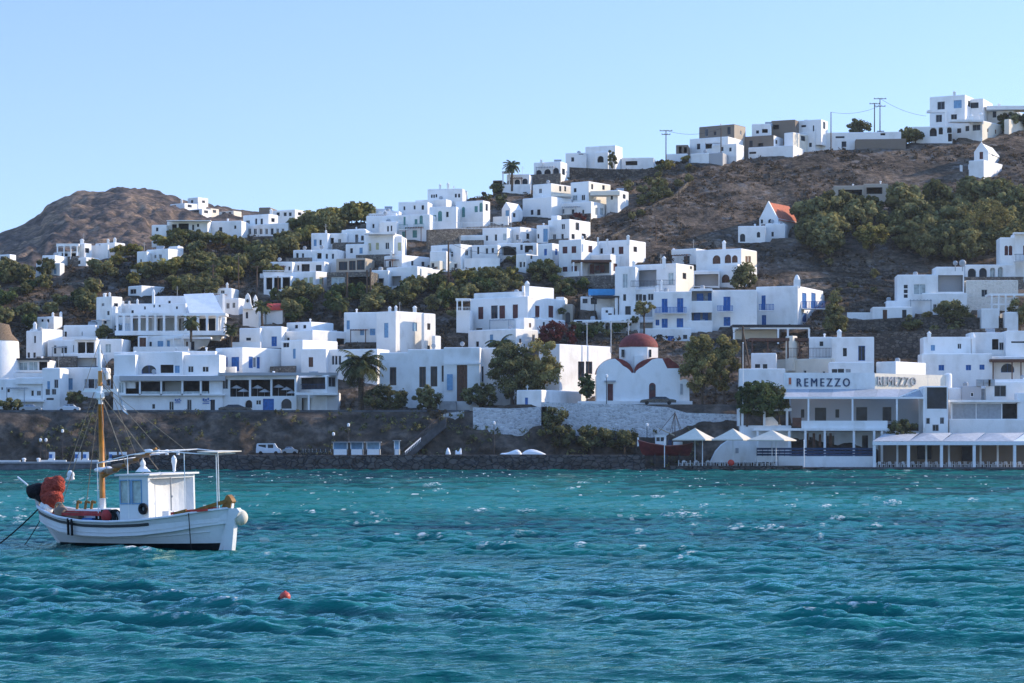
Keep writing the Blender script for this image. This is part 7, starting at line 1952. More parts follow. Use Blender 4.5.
def scatter(label, group, poly, count, kinds, smin, smax, seed, name='shrub', cat='shrub', trunk=True):
    rng = random.Random(seed); xs = [p[0] for p in poly]; ys = [p[1] for p in poly]; made = 0; tries = 0
    def inside(x, y):
        c = False; j = len(poly) - 1
        for i in range(len(poly)):
            (xi, yi), (xj, yj) = poly[i], poly[j]
            if (yi > y) != (yj > y) and x < (xj - xi) * (y - yi) / (yj - yi) + xi: c = not c
            j = i
        return c
    while made < count and tries < count * 30:
        tries += 1
        px, py = rng.uniform(min(xs), max(xs)), rng.uniform(min(ys), max(ys))
        if not inside(px, py): continue
        Y = ground_Y(px, py); x = ux(px) * Y
        if in_house(x, Y): continue
        s = rng.uniform(smin, smax); kd = rng.choice(kinds)
        z = ground_z(x, Y) - .1
        rt = root(name, label, cat, (x, Y, z), group)
        rt.scale = (s * rng.uniform(.85, 1.25), s * rng.uniform(.85, 1.25), s * rng.uniform(.8, 1.2)); rt.rotation_euler = (0, 0, rng.uniform(0, 6.28))
        o = bpy.data.objects.new('crown', PROTO[kd, rng.randrange(3)]); COL.objects.link(o); o.parent = rt
        if trunk and s > 1.0:
            o = bpy.data.objects.new('trunk', TRUNK); COL.objects.link(o); o.parent = rt
        made += 1
D3 = ['dark', 'dark', 'olive', 'olive', 'green']
scatter('dark green shrub on the slope at the far left edge', 'shrubs on the far left slope', [(-10, 268), (45, 272), (100, 285), (98, 318), (60, 330), (-10, 335)], 34, D3, .7, 1.5, 1)
scatter('bushy tree between the white villas of the left slope', 'trees between the left slope villas', [(98, 252), (135, 246), (142, 268), (205, 268), (228, 262), (240, 285), (225, 300), (120, 292), (98, 275)], 34, ['dark', 'olive', 'olive', 'yellow'], .7, 1.5, 2)
scatter('rounded olive tree below the long low house on the ridge', 'olive trees below the ridge house', [(150, 238), (210, 238), (260, 252), (262, 290), (225, 285), (180, 262)], 26, ['dark', 'olive', 'yellow'], .8, 1.5, 3)
scatter('dense dark tree on the saddle left of the hotel terraces', 'dense trees on the saddle', [(300, 222), (330, 214), (366, 214), (366, 232), (318, 238), (310, 262), (290, 275), (262, 278), (250, 255), (290, 244)], 52, ['dark', 'dark', 'olive', 'yellow'], .9, 1.8, 4)
scatter('scrubby bush below the dark timber framed house', 'bushes below the timber framed house', [(265, 283), (340, 296), (375, 300), (372, 318), (338, 322), (286, 322), (262, 296)], 24, D3, .8, 1.6, 5)
scatter('thick bush on the slope above the house with maroon doors', 'bushes above the maroon door house', [(376, 290), (430, 286), (470, 284), (555, 270), (556, 282), (520, 290), (470, 300), (452, 322), (440, 318), (376, 306)], 52, D3 + ['yellow'], .8, 1.5, 6)
scatter('low bush among the middle terraces', 'low bushes of the middle terraces', [(468, 262), (560, 262), (556, 284), (480, 286)], 10, ['olive', 'dark', 'yellow'], .5, .9, 7)
scatter('dark bush beside the field wall under the middle ridge', 'dark bushes under the middle ridge', [(615, 196), (640, 182), (660, 172), (690, 172), (690, 188), (655, 205), (640, 222), (618, 220)], 20, ['dark', 'dark', 'olive'], .6, 1.2, 8)
scatter('dark shrub on the bank left of the arched palm house', 'shrubs on the bank near the palm house', [(466, 190), (500, 184), (504, 206), (480, 214)], 7, ['dark', 'dark', 'dry'], .6, 1.0, 9)
scatter('large dark tree in the grove across the right hillside', 'grove on the right hillside', [(790, 222), (828, 218), (892, 214), (945, 200), (965, 206), (1030, 206), (1030, 258), (960, 262), (908, 256), (893, 234), (850, 234), (842, 256), (795, 256)], 118, ['dark', 'dark', 'olive', 'olive'], 1.3, 2.6, 10, 'tree', 'tree')
scatter('small bush on the bare brown bank under the grove', 'bushes on the brown bank under the grove', [(790, 262), (890, 268), (885, 306), (840, 306)], 9, ['dark', 'dry', 'olive'], .4, .8, 11)
scatter('dark bush between the stone wall and the house with maroon shutters', 'bushes under the stone terrace wall', [(556, 284), (590, 284), (588, 318), (560, 318)], 14, D3, .6, 1.1, 12)
scatter('tree rising above the ridge left of the three storey house', 'trees on the right ridge', [(888, 136), (922, 132), (922, 140), (890, 142)], 6, ['dark', 'olive'], .9, 1.6, 13, 'tree', 'tree')
scatter('garden tree at the top right corner of the ridge', 'trees on the top right ridge', [(985, 122), (1030, 116), (1030, 124), (988, 128)], 6, ['dark', 'green'], 1.2, 2.0, 14, 'tree', 'tree')
scatter('dark bush on the bank under the big arched loggia house', 'bushes under the loggia house', [(880, 318), (1000, 322), (1000, 342), (880, 336)], 12, ['dark', 'dark', 'olive'], .5, .9, 15)
scatter('bush between the chapel house and the guesthouse terraces', 'bushes behind the domed chapel', [(575, 322), (640, 322), (640, 340), (575, 340)], 12, ['dark', 'dark', 'green'], .5, .9, 16)
scatter('garden shrub squeezed between the lower left houses', 'garden shrubs among the lower left houses', [(96, 322), (140, 322), (140, 340), (120, 352), (96, 338)], 7, D3, .5, 1.0, 17)
scatter('dry bush on the crest of the brown hill', 'dry bushes along the brown crest', [(650, 160), (700, 158), (700, 172), (650, 172)], 14, ['dry', 'yellow', 'dry'], .6, 1.1, 18)
# ---- single trees that can be told apart
tree_px('tree', 'tall dense dark tree beside the long house with the brown door', 'tree', 512, 406, 340, 52, 'dark', Y=449, seed=11, n=60, per=170, trunk=.12)
tree_px('tree', 'dark tree with a sunlit yellowish right side next to the plain sunlit house', 'tree', 540, 405, 337, 46, 'gum', Y=450, seed=12, n=54, per=170, trunk=.12)
tree_px('tree', 'large olive green gum tree right of the domed chapel', 'tree', 702, 410, 333, 48, 'gum', Y=446, seed=13, n=62, per=170, trunk=.22)
tree_px('tree', 'taller right hand gum tree with hanging foliage near the sign wall', 'tree', 724, 411, 334, 38, 'gum', Y=447, seed=14, n=46, per=170, trunk=.22)
tree_px('bougainvillea', 'dark red bougainvillea bush below the house with maroon doors', 'bush', 557, 342, 318, 44, 'red', Y=ground_Y(556, 345) - 2, seed=15, n=39, trunk=.05, shape='dome')
tree_px('bougainvillea', 'dark red climber covering the wall of the sunlit terrace house', 'bush', 578, 222, 212, 26, 'red', Y=ground_Y(578, 222) - 2, seed=16, n=14, trunk=.05, shape='dome')
tree_px('tree', 'dark conical conifer at the right end of the blue shuttered guesthouse', 'tree', 835, 333, 290, 30, 'dark', seed=17, n=70, per=130, trunk=.03, shape='cone', leaf=.3)
tree_px('tree', 'round dark tree in front of the house with tiny square windows', 'tree', 951, 326, 298, 36, 'dark', seed=18, n=45, trunk=.1)
tree_px('tree', 'dark leafy tree cut by the right edge beside the timber pergola', 'tree', 1020, 332, 296, 26, 'dark', seed=19, n=39, trunk=.2)
tree_px('tree', 'bright yellow green round tree standing out on the right hillside', 'tree', 872, 256, 222, 38, 'yellow', seed=20, n=50, trunk=.15)
tree_px('tree', 'big sunlit olive tree at the right end of the grove', 'tree', 985, 248, 198, 62, 'gum', seed=21, n=44, trunk=.12)
tree_px('tree', 'pale olive tree of the grove near the right edge', 'tree', 925, 262, 232, 30, 'olive', seed=22, n=30, trunk=.2)
tree_px('tree', 'broad round tree above the white arcaded villa', 'tree', 192, 300, 272, 26, 'olive', seed=23, n=39, trunk=.1)
tree_px('tree', 'second round olive tree right of the one above the arcaded villa', 'tree', 214, 300, 274, 22, 'olive', seed=24, n=33, trunk=.1)
tree_px('tree', 'dark slim tree in front of the modern ridge house', 'tree', 612, 170, 150, 13, 'dark', Y=ridge_Y(612), seed=25, n=16, trunk=.1)
tree_px('tree', 'lone dark tree on the skyline behind the long white ridge house', 'tree', 859, 142, 117, 28, 'dark', Y=ridge_Y(859) + 8, seed=26, n=36, trunk=.3)
tree_px('tree', 'shrubby tree with vines over the terrace of the sunlit cream end house', 'tree', 744, 279, 261, 30, 'dark', Y=ground_Y(742, 290) - 2, seed=27, n=36, trunk=.12, shape='dome')
tree_px('tree', 'leafy dark tree left of the large sign', 'tree', 763, 420, 379, 50, 'green', Y=434, seed=28, n=80, per=150, trunk=.03)
tree_px('tree', 'dark leafy tree directly behind the thin white flagpole', 'tree', 747, 420, 382, 26, 'green', Y=433, seed=44, n=50, per=140, trunk=.03)
tree_px('tree', 'leafy tree touching the left end of the large sign wall', 'tree', 779, 418, 385, 22, 'dark', Y=433.5, seed=45, n=40, per=140, trunk=.03)
tree_px('bush', 'round dark clipped bush at the restaurant between sign terrace and pavilion', 'bush', 902, 438, 419, 32, 'dark', Y=430, seed=29, n=45, trunk=.05, shape='dome', leaf=.22)
tree_px('bush', 'wide dark bush beneath the big palm', 'bush', 386, 411, 383, 50, 'dark', Y=448.5, seed=30, n=48, trunk=.06, shape='dome')
tree_px('bush', 'dark hedge bush before the brown windows of the long house', 'bush', 428, 411, 385, 32, 'dark', Y=448.5, seed=31, n=36, trunk=.06, shape='dome')
tree_px('bush', 'low dark bush right of the big brown door', 'bush', 480, 408, 381, 40, 'dark', Y=449, seed=32, n=39, trunk=.1, shape='dome')
tree_px('bush', 'dark garden bush behind the parked cars at the left', 'bush', 75, 404, 391, 26, 'dark', Y=451, seed=33, n=33, trunk=.05, shape='dome')
tree_px('bush', 'dark overgrown bush at the left edge above the cliff', 'bush', 10, 411, 398, 26, 'dark', Y=448, seed=34, n=33, trunk=.05, shape='dome')
tree_px('bush', 'green bush by the twin dark shutters left of the domed chapel', 'bush', 587, 402, 374, 20, 'green', Y=448, seed=35, n=33, trunk=.1)
tree_px('tree', 'lacy vine tree on a pole in front of the sunlit cream end house', 'tree', 644, 335, 300, 26, 'olive', Y=ground_Y(640, 328) - 4, seed=36, n=39, trunk=.55, leaf=.24)
tree_px('bush', 'dark thicket on the cliff face below the tiny chapel', 'bush', 556, 448, 406, 36, 'dark', Y=434, seed=37, n=48, trunk=.02, shape='dome')
tree_px('bush', 'dark thicket on the cliff at the foot of the whitewashed rubble wall', 'bush', 592, 448, 424, 46, 'dark', Y=434, seed=38, n=51, trunk=.02, shape='dome')
tree_px('bush', 'sprawling dark bush on the cliff left of the red boat', 'bush', 624, 449, 428, 30, 'dark', Y=433, seed=39, n=39, trunk=.02, shape='dome')
tree_px('bush', 'dry bush at the top of the cliff near the stairs', 'bush', 437, 418, 408, 22, 'dry', Y=441, seed=40, n=16, trunk=.02, shape='dome')
palm('large date palm with a full crown beside the taverna', 361, 411, 350, 26, Y=449, seed=1, fr=60)
palm('palm on the ridge in front of the round arched house', 512, 187, 160, 10, Y=ridge_Y(512) - 1, seed=2, fr=36)
palm('small palm on the middle slope right of the tall dark pole', 437, 292, 270, 11, seed=3, fr=30)
palm('young palm above the house with two blue doors', 231, 348, 324, 9, Y=ground_Y(231, 350) - 2, seed=4, fr=30)
palm('palm in front of the arcade of the white villa', 191, 337, 315, 11, Y=ground_Y(191, 345) - 6, seed=5, fr=30)
palm('brown headed palm between the bell gable and its red roof', 262, 328, 300, 11, Y=ground_Y(262, 325) - 3, seed=6, fr=34)
palm('drooping palm above the long house left of the dark tree', 500, 352, 334, 16, Y=ground_Y(500, 352), seed=7, fr=34)
palm('shaggy palm in the bushes below the timber framed house', 340, 318, 296, 12, seed=8, fr=30)

# ---- low dry scrub: nobody could count it
def scrub():
    rng = np.random.RandomState(9); cl = []
    n = 21000
    px = rng.uniform(-120, 1150, n); py = np.interp(px, SKY_X, SKY_Y) + (412 - np.interp(px, SKY_X, SKY_Y)) * rng.rand(n) ** 1.1
    Y = plane_Y(py); X = ux(px) * Y
    keep = fbm(X / 9, Y / 9, 3, 77) > -.12
    for (fx, fy, c_, s_, a, b, z) in FOOT:
        dx, dy = X - fx, Y - fy; al = -c_ * dx + s_ * dy; be = s_ * dx + c_ * dy
        keep &= ~((al > -1.5) & (al < a + 1.5) & (be > -2.6) & (be < b + .5))
    X, Y = X[keep], Y[keep]; Z = hill_z(X, Y) + np.clip((Y - 455) / 25, 0, 1) * (1.3 * fbm(X / 16, Y / 16, 4, 1) + .5 * np.abs(fbm(X / 2.4, Y / 2.4, 3, 2)) - .35)
    tone = .35 + .6 * fbm(X / 14, Y / 14, 3, 5)
    cl = [((X[i], Y[i], Z[i] + .15), rng.uniform(.25, .75), float(np.clip(tone[i] + rng.randn() * .12, 0, 1))) for i in range(len(X))]
    m = foliage_mat('dry_scrub', (0.034, 0.030, 0.022), (0.165, 0.118, 0.078))
    me = leaf_mesh('scrub', m, cl, 9, .42, rng, .5)
    ob = bpy.data.objects.new('scrub', me); COL.objects.link(ob); tag(ob, 'low dry scrub covering the brown hillside', 'scrub', kind='stuff')
    # weeds clinging to the cliff
    n = 900; px = rng.uniform(-100, 700, n); T = rng.rand(n); Y = 433 + 9.2 * T ** 1.5 - .8; X = ux(px) * Y; Z = .4 + 10.4 * T
    keep = (fbm(X / 6, Z / 3, 3, 78) > .05)
    cl = [((X[i], Y[i], Z[i]), rng.uniform(.3, .8), float(rng.uniform(0, .55))) for i in range(n) if keep[i]]
    me = leaf_mesh('cliff_weeds', LEAF['dark'], cl, 14, .34, rng, .4)
    ob = bpy.data.objects.new('cliff_weeds', me); COL.objects.link(ob); tag(ob, 'dark weeds clinging to the earth cliff above the quay', 'weeds', kind='stuff')
scrub()
# ================================================================== BOATS
def hull_points(Lb, Ls, B, sheer, stem, sternp, n=40, m=12, zk=-.45, zb_=.12):
    """double-ended hull: x from stem to stern; returns P[i][j] for the +y side, i along, j up"""
    P = []
    for i in range(n + 1):
        s = i / n; row = []
        for j in range(m + 1):
            zt = sheer(s); z = zk + (zb_ - zk) * j / 3 if j <= 3 else zb_ + (zt - zb_) * (j - 3) / (m - 3); t = (z - zk) / (zt - zk)
            x0, x1 = stem(z), sternp(z); x = x0 + (x1 - x0) * s
            full = max(0.0, 1 - abs(2 * (s ** .96) - 1) ** 2.3) ** .72
            flare = (t ** .42) * .80 + .20 * t
            row.append((x, B * full * flare + .035, z))
        P.append(row)
    return P
def ip(x, xs, ys): return float(np.interp(x, xs, ys))

def fishing_boat():
    Yb = 85.7; c = at(147.6, 548, Yb); c.z = 0.09
    rz = -math.radians(33)
    rt = root('fishing_boat', 'white wooden fishing boat with a varnished mast, small cabin and red nets at its bow', 'boat', c, None, rz)
    K = .01496
    bx = lambda mx: (mx - 420) * K
    sheer = lambda s: ip(s, [0, .08, .2, .35, .5, .65, .8, .92, 1], [1.50, 1.34, 1.10, .96, .93, .97, 1.10, 1.27, 1.36])
    stem = lambda z: ip(z, [-.5, 0, .4, .8, 1.2, 1.6], [-3.5, -4.12, -4.52, -4.84, -5.12, -5.30])
    stern = lambda z: ip(z, [-.5, 0, .6, 1.4], [3.25, 3.42, 3.62, 3.86])
    B = 1.42; n, m = 44, 14
    P = hull_points(0, 0, B, sheer, stem, stern, n, m)
    white = wall_mat('boat_white_enamel', (0.70, 0.72, 0.73), stain=(0.42, 0.34, 0.25), amount=0.42)
    black = simple('boat_black_boot', (0.010, 0.010, 0.012), rough=.6, var=.2)
    stripe = simple('boat_dark_stripe', (0.022, 0.028, 0.032), rough=.5, var=.2)
    bstripe = simple('boat_brown_stripe', (0.20, 0.13, 0.085), rough=.5, var=.2)
    gold = simple('boat_ochre_timber', (0.25, 0.120, 0.028), rough=.5, var=.3, scale=6)
    varn = simple('mast_varnish', (0.50, 0.20, 0.035), rough=.32, var=.22, scale=5, spec=.5)
    red = simple('net_red', (0.36, 0.060, 0.038), rough=.9, var=.35, scale=9, bump=.8, bscale=16)
    dk = simple('net_dark', (0.020, 0.017, 0.020), rough=.95, var=.4, scale=9, bump=.8, bscale=16)
    pink = simple('faded_red_plank', (0.36, 0.035, 0.035), rough=.6, var=.25, scale=5)
    rope = simple('rope', (0.28, 0.22, 0.15), rough=.95, var=.25, scale=12)
    blk = simple('black_rope', (0.018, 0.018, 0.02), rough=.9)
    deckm = simple('deck_paint', (0.50, 0.50, 0.48), rough=.7, var=.15, scale=3)
    mb = MB(); bt = MB()
    for sg in (1, -1):
        for i in range(n):
            for j in range(m):
                low = j < 3
                q = [P[i][j], P[i + 1][j], P[i + 1][j + 1], P[i][j + 1]]
                q = [(a, sg * b, z) for a, b, z in q]
                (bt if low else mb).quad(*q)
        # inner bulwark
        for i in range(n):
            a, b = P[i][m], P[i + 1][m]; t = .10
            ai, bi = max(0, a[1] - t), max(0, b[1] - t)
            mb.quad((a[0], sg * a[1], a[2]), (b[0], sg * b[1], b[2]), (b[0], sg * bi, b[2]), (a[0], sg * ai, a[2]))
            mb.quad((a[0], sg * ai, a[2]), (b[0], sg * bi, b[2]), (b[0], sg * bi, b[2] - .55), (a[0], sg * ai, a[2] - .55))
    mb.build('hull', white, rt, smooth=False); bt.build('boot_top', black, rt)
    mb = MB()
    for i in range(n):
        a, b = P[i][m], P[i + 1][m]; ai, bi = max(0, a[1] - .08), max(0, b[1] - .08)
        mb.quad((a[0], -ai, a[2] - .42), (a[0], ai, a[2] - .42), (b[0], bi, b[2] - .42), (b[0], -bi, b[2] - .42))
    mb.build('deck', deckm, rt)
    # fine mesh lines along the hull
    def strake(tf, r, mat, s0, s1, name):
        for sg in (-1, 1):
            pts = []
            for i in range(int(s0 * n), int(s1 * n) + 1):
                zz_ = -.45 + (P[i][m][2] + .45) * tf; j = max(q for q in range(m) if P[i][q][2] <= zz_ + 1e-6); f = (zz_ - P[i][j][2]) / (P[i][j + 1][2] - P[i][j][2])
                a, b = P[i][j], P[i][j + 1]
                pts.append((a[0] + (b[0] - a[0]) * f, sg * (a[1] + (b[1] - a[1]) * f + .01), a[2] + (b[2] - a[2]) * f))
            mb = MB(); mb.tube(pts, r, 6); mb.build(name, mat, rt)
    strake(.985, .045, white, 0, 1, 'gunwale')
    strake(.87, .055, stripe, .02, .72, 'stripe'); strake(.80, .032, bstripe, .02, .66, 'stripe'); strake(.74, .045, white, .02, .99, 'rubbing_strake'); strake(.56, .02, white, .1, .97, 'rubbing_strake')
    # stem and stern posts, rudder
    for name, fx, ztop, mat in (('stem_post', stem, 1.72, white), ('stern_post', stern, 1.5, white)):
        mb = MB(); zs = np.linspace(-.4, ztop, 9); sg = -1 if fx is stem else 1
        for a, b in zip(zs, zs[1:]):
            for sy in (-.06,):
                pa = [(fx(a) - .05 * sg, -.06, a), (fx(a) + .12 * sg, -.06, a), (fx(b) + .12 * sg, -.06, b), (fx(b) - .05 * sg, -.06, b)]
                mb.quad(*pa); mb.quad(*[(x, .06, z) for x, y, z in pa]); mb.quad(pa[1], (pa[1][0], .06, pa[1][2]), (pa[2][0], .06, pa[2][2]), pa[2])
        mb.build(name, mat, rt)
    mb = MB(); prof = [(3.52, -.5), (3.9, -.5), (4.02, .3), (4.10, .95), (4.22, 1.05), (4.34, 1.22), (4.22, 1.34), (3.86, 1.32), (3.66, .6)]
    mb.poly([(x, -.10, z) for x, z in prof]); mb.poly([(x, .10, z) for x, z in reversed(prof)])
    for i in range(len(prof)):
        a, b = prof[i], prof[(i + 1) % len(prof)]; mb.quad((a[0], -.10, a[1]), (b[0], -.10, b[1]), (b[0], .10, b[1]), (a[0], .10, a[1]))
    mb.build('rudder', white, rt)
    mb = MB(); mb.sphere((4.14, .2, 1.0), .27, .25, .28, 14, 10); mb.build('fender', 'canvas', rt, smooth=True)
    # ochre stern rails rising to a carved head
    for sg in (-1, 1):
        mb = MB(); pts = []; i0 = int(.84 * n)
        for i in range(i0, n + 1):
            s = (i - i0) / (n - i0); a = P[i][m]; pts.append((a[0], sg * max(a[1] - .05, .0), a[2] + .10 + .30 * s ** 1.5))
        for a, b in zip(pts, pts[1:]):
            mb.box((a[0], a[1] - .04, a[2] - .12 - .1 * (a[0] > 2.5)), Vector(b) - Vector(a), (0, .08, 0), (0, 0, .13))
        mb.build('stern_rail', gold, rt)
    mb = MB(); prof = [(3.55, 1.35), (3.94, 1.35), (3.95, 1.48), (4.04, 1.56), (3.98, 1.66), (3.92, 1.74), (3.84, 1.80), (3.76, 1.76), (3.68, 1.62)]
    mb.poly([(x, -.11, z) for x, z in prof]); mb.poly([(x, .11, z) for x, z in reversed(prof)])
    for i in range(len(prof)):
        a, b = prof[i], prof[(i + 1) % len(prof)]; mb.quad((a[0], -.11, a[1]), (b[0], -.11, b[1]), (b[0], .11, b[1]), (a[0], .11, a[1]))
    mb.build('stern_head', gold, rt)
    mb = MB(); mb.box((2.0, -1.02, 1.14), (1.35, .35, .12), (0, .06, 0), (0, 0, .09)); mb.box((2.2, -.6, 1.2), (1.2, .2, .1), (0, .3, 0), (0, 0, .08)); mb.build('red_oar', simple('red_oar_paint', (.5, .05, .035), rough=.5), rt)
    # cabin
    x0, x1, y0, y1, z0, z1 = -.34, 1.02, -1.08, 1.42, .55, 2.52
    top = .07
    mb = MB(); A = [(x0 + .12, y0, z0), (x1, y0, z0), (x1, y1, z0), (x0 + .12, y1, z0)]; Bt = [(x0 - .04, y0 - .02, z1), (x1 + .06, y0 - .02, z1), (x1 + .06, y1 + .02, z1), (x0 - .04, y1 + .02, z1)]
    # near side with two framed windows cut as recesses
    def side(y, flip):
        xs = [x0 + .04, x0 + .10, x0 + .54, x0 + .66, x0 + 1.06, x1 + .03]; zs = [z0, 1.56, 2.34, z1]
        for i in range(5):
            for j in range(3):
                if j == 1 and i in (1, 3): continue
                mb.quad((xs[i], y, zs[j]), (xs[i + 1], y, zs[j]), (xs[i + 1], y, zs[j + 1]), (xs[i], y, zs[j + 1]))
        for i in (1, 3):
            yi = y + .05 * (1 if y < 0 else -1)
            for (a, b) in (((xs[i], zs[1]), (xs[i + 1], zs[1])), ((xs[i + 1], zs[1]), (xs[i + 1], zs[2])), ((xs[i + 1], zs[2]), (xs[i], zs[2])), ((xs[i], zs[2]), (xs[i], zs[1]))):
                mb.quad((a[0], y, a[1]), (b[0], y, b[1]), (b[0], yi, b[1]), (a[0], yi, a[1]))
            fr = MB(); w = .045
            X0, X1, Z0, Z1 = xs[i], xs[i + 1], zs[1], zs[2]; yy = y - .015 if y < 0 else y - .02
            fr.box((X0 - w, yy, Z0 - w), (w, 0, 0), (0, .05, 0), (0, 0, Z1 - Z0 + 2 * w)); fr.box((X1, yy, Z0 - w), (w, 0, 0), (0, .05, 0), (0, 0, Z1 - Z0 + 2 * w)); fr.box((X0, yy, Z0 - w), (X1 - X0, 0, 0), (0, .05, 0), (0, 0, w)); fr.box((X0, yy, Z1), (X1 - X0, 0, 0), (0, .05, 0), (0, 0, w))
            cf = fr.build('window_frame', 'paleblue', None); cf.parent = rt
            pn = MB(); pn.quad((X0 + .004, yi - .004, Z0 + .004), (X1 - .004, yi - .004, Z0 + .004), (X1 - .004, yi - .004, Z1 - .004), (X0 + .004, yi - .004, Z1 - .004)); pn.build('pane', simple('salted_glass', (.42, .50, .47), rough=.25, var=.25, scale=5), cf)
    side(y0, False); side(y1, True)
    xa = x0 + .04
    mb.quad((xa, y0, z0), (xa, y1, z0), (xa, y1, z1), (xa, y0, z1))
    # aft face: open recess with concave back
    xb = x1 + .03
    ys = [y0, y0 + .10, y1 - .08, y1]
    for i in (0, 2): mb.quad((xb, ys[i], z0), (xb, ys[i + 1], z0), (xb, ys[i + 1], z1), (xb, ys[i], z1))
    mb.quad((xb, ys[1], 2.40), (xb, ys[2], 2.40), (xb, ys[2], z1), (xb, ys[1], z1))
    N = 10; prev = None
    for i in range(N + 1):
        f = i / N; yy = ys[1] + (ys[2] - ys[1]) * f; dx = .42 * math.sin(PI * f) ** .7
        cur = (xb - dx, yy)
        if prev: mb.quad((prev[0], prev[1], z0), (cur[0], cur[1], z0), (cur[0], cur[1], 2.40), (prev[0], prev[1], 2.40))
        prev = cur
    mb.quad((xb, ys[1], 2.40), (xb - .42, ys[1], 2.40), (xb - .42, ys[2], 2.40), (xb, ys[2], 2.40))
    mb.build('cabin', white, rt)
    mb = MB(); mb.box((x0 - .10, y0 - .08, z1), (x1 - x0 + .28, 0, 0), (0, y1 - y0 + .16, 0), (0, 0, .06)); mb.build('cabin_roof', white, rt)
    mb = MB(); mb.tube([(xb + .02, .1, .9), (xb + .02, .1, 2.42)], .03, 6); mb.sphere((xb + .05, .1, 1.75), .05, .05, .05, 8, 5); mb.build('door_post', 'grey_paint', rt)
    mb = MB(); mb.box((xb, -.9, .6), (.7, 0, 0), (0, 1.9, 0), (0, 0, .45)); mb.box((xb + .2, -.6, 1.05), (.3, 0, 0), (0, .5, 0), (0, 0, .2)); mb.build('stern_locker', white, rt)
    # ring fender on the cabin side, cable hoops on deck
    def ring(cx, cy, cz, R, r, mat, name, ax='y'):
        pts = [(cx + R * math.cos(a), cy, cz + R * math.sin(a)) if ax == 'y' else (cx + R * math.cos(a), cy + R * .9 * math.sin(a), cz + .1 * math.sin(2 * a)) for a in np.linspace(0, 2 * PI, 19)]
        mb = MB(); mb.tube(pts, r, 7, cap=False); mb.build(name, mat, rt, smooth=True)
    ring(x1 - .16, y0 - .08, 1.36, .14, .07, blk, 'ring_fender')
    ring(-.55, -1.05, 1.02, .30, .03, blk, 'hose_coil'); ring(-.75, -1.0, .98, .26, .03, blk, 'hose_coil'); ring(-.95, -.95, .95, .2, .05, stripe, 'hose_coil')
    # fore structures: trunk cabin and clutter
    mb = MB(); mb.box((-3.4, -.75, .6), (3.05, 0, 0), (0, 1.5, 0), (0, 0, .62)); mb.box((-2.9, -.6, 1.22), (1.3, 0, 0), (0, 1.2, 0), (0, 0, .10)); mb.build('fore_coachroof', white, rt)
    for nm, bxs, mt in (('crate', (-2.95, -1.05, .85, .62, .4, .38), bstripe), ('crate', (-1.2, -1.08, .9, .42, .4, .42), stripe), ('crate', (-2.2, -1.0, .8, .5, .35, .22), M['blue']), ('winch', (-1.55, -1.0, .8, .35, .4, .35), dk)):
        mb = MB(); mb.box(bxs[:3], (bxs[3], 0, 0), (0, bxs[4], 0), (0, 0, bxs[5])); mb.build(nm, mt, rt)
    mb = MB(); mb.box((-3.75, -1.02, 1.12), (2.9, -.12, -.02), (0, .06, 0), (0, 0, .10)); mb.box((-3.2, -.86, 1.22), (2.4, -.25, -.02), (0, .06, 0), (0, 0, .06)); mb.build('red_plank', pink, rt)
    mb = MB(); mb.sphere((-.95, -1.08, 1.10), .22, .14, .24, 12, 8); mb.build('winch_drum', pink, rt, smooth=True)
    for x, y in ((-2.5, -.5), (-2.25, -.45), (-2.9, -.5)):
        mb = MB(); mb.tube([(x, y, 1.3), (x + .06, y, 1.62)], .05, 6); mb.tube([(x + .06, y, 1.6), (x + .22, y, 1.56)], .05, 6); mb.build('cleat', gold, rt)
    # nets: lumpy piles
    def pile(name, cs, mat, seed):
        rng = np.random.RandomState(seed); mb = MB()
        for (x, y, z, rx, ry, rz_) in cs:
            n0 = len(mb.v); mb.sphere((x, y, z), rx, ry, rz_, 16, 10)
            vs = np.array(mb.v[n0:]); d = fbm(vs[:, 0] * 5 + seed, vs[:, 2] * 5 + vs[:, 1] * 3, 3, seed)
            ctr = np.array([x, y, z]); vs = ctr + (vs - ctr) * (1 + .35 * d)[:, None]
            for k in range(len(vs)): mb.v[n0 + k] = tuple(vs[k])
        mb.build(name, mat, rt, smooth=True)
    pile('red_net', [(-4.50, -.15, 2.02, .40, .40, .52), (-4.2, -.1, 2.2, .28, .3, .36), (-4.33, -.25, 1.72, .42, .36, .36), (-4.7, .1, 1.8, .3, .3, .35)], red, 2)
    pile('dark_net', [(-5.12, -.1, 1.98, .46, .36, .30), (-5.46, -.05, 1.96, .30, .28, .26), (-4.95, -.1, 1.78, .3, .3, .26)], dk, 3)
    pile('white_float', [(-4.62, -.34, 1.40, .22, .2, .26), (-4.42, -.40, 1.34, .18, .18, .24)], M['white_canvas'], 4)
    ring(-3.72, -.55, 1.38, .17, .045, rope, 'rope_coil'); ring(-3.6, -.58, 1.30, .17, .045, rope, 'rope_coil')
    mb = MB(); mb.tube([(-5.7, -.1, 2.2), (-6.2, -.1, 2.5)], .035, 6); mb.build('bow_stick', 'white_paint', rt)
    pile('net', [(-3.35, -.85, 1.2, .3, .25, .25)], bstripe, 5)
    # mast, crosstree, cap
    mx, mz = -2.10, 7.25
    mb = MB(); mb.tube([(mx, 0, 1.05), (mx, 0, 1.7)], .12, 10, .115); mb.build('mast_foot', 'white_paint', rt, smooth=True)
    mb = MB(); mb.tube([(mx, 0, 1.7), (mx + .02, 0, 5.1)], .108, 12, .09); mb.build('mast', varn, rt, smooth=True)
    mb = MB(); mb.tube([(mx + .02, 0, 5.1), (mx + .02, 0, 5.75)], .088, 10, .085); mb.build('mast_band', 'white_paint', rt)
    mb = MB(); mb.tube([(mx + .02, 0, 5.75), (mx + .03, 0, 6.3)], .085, 10, .075); mb.build('topmast', varn, rt)
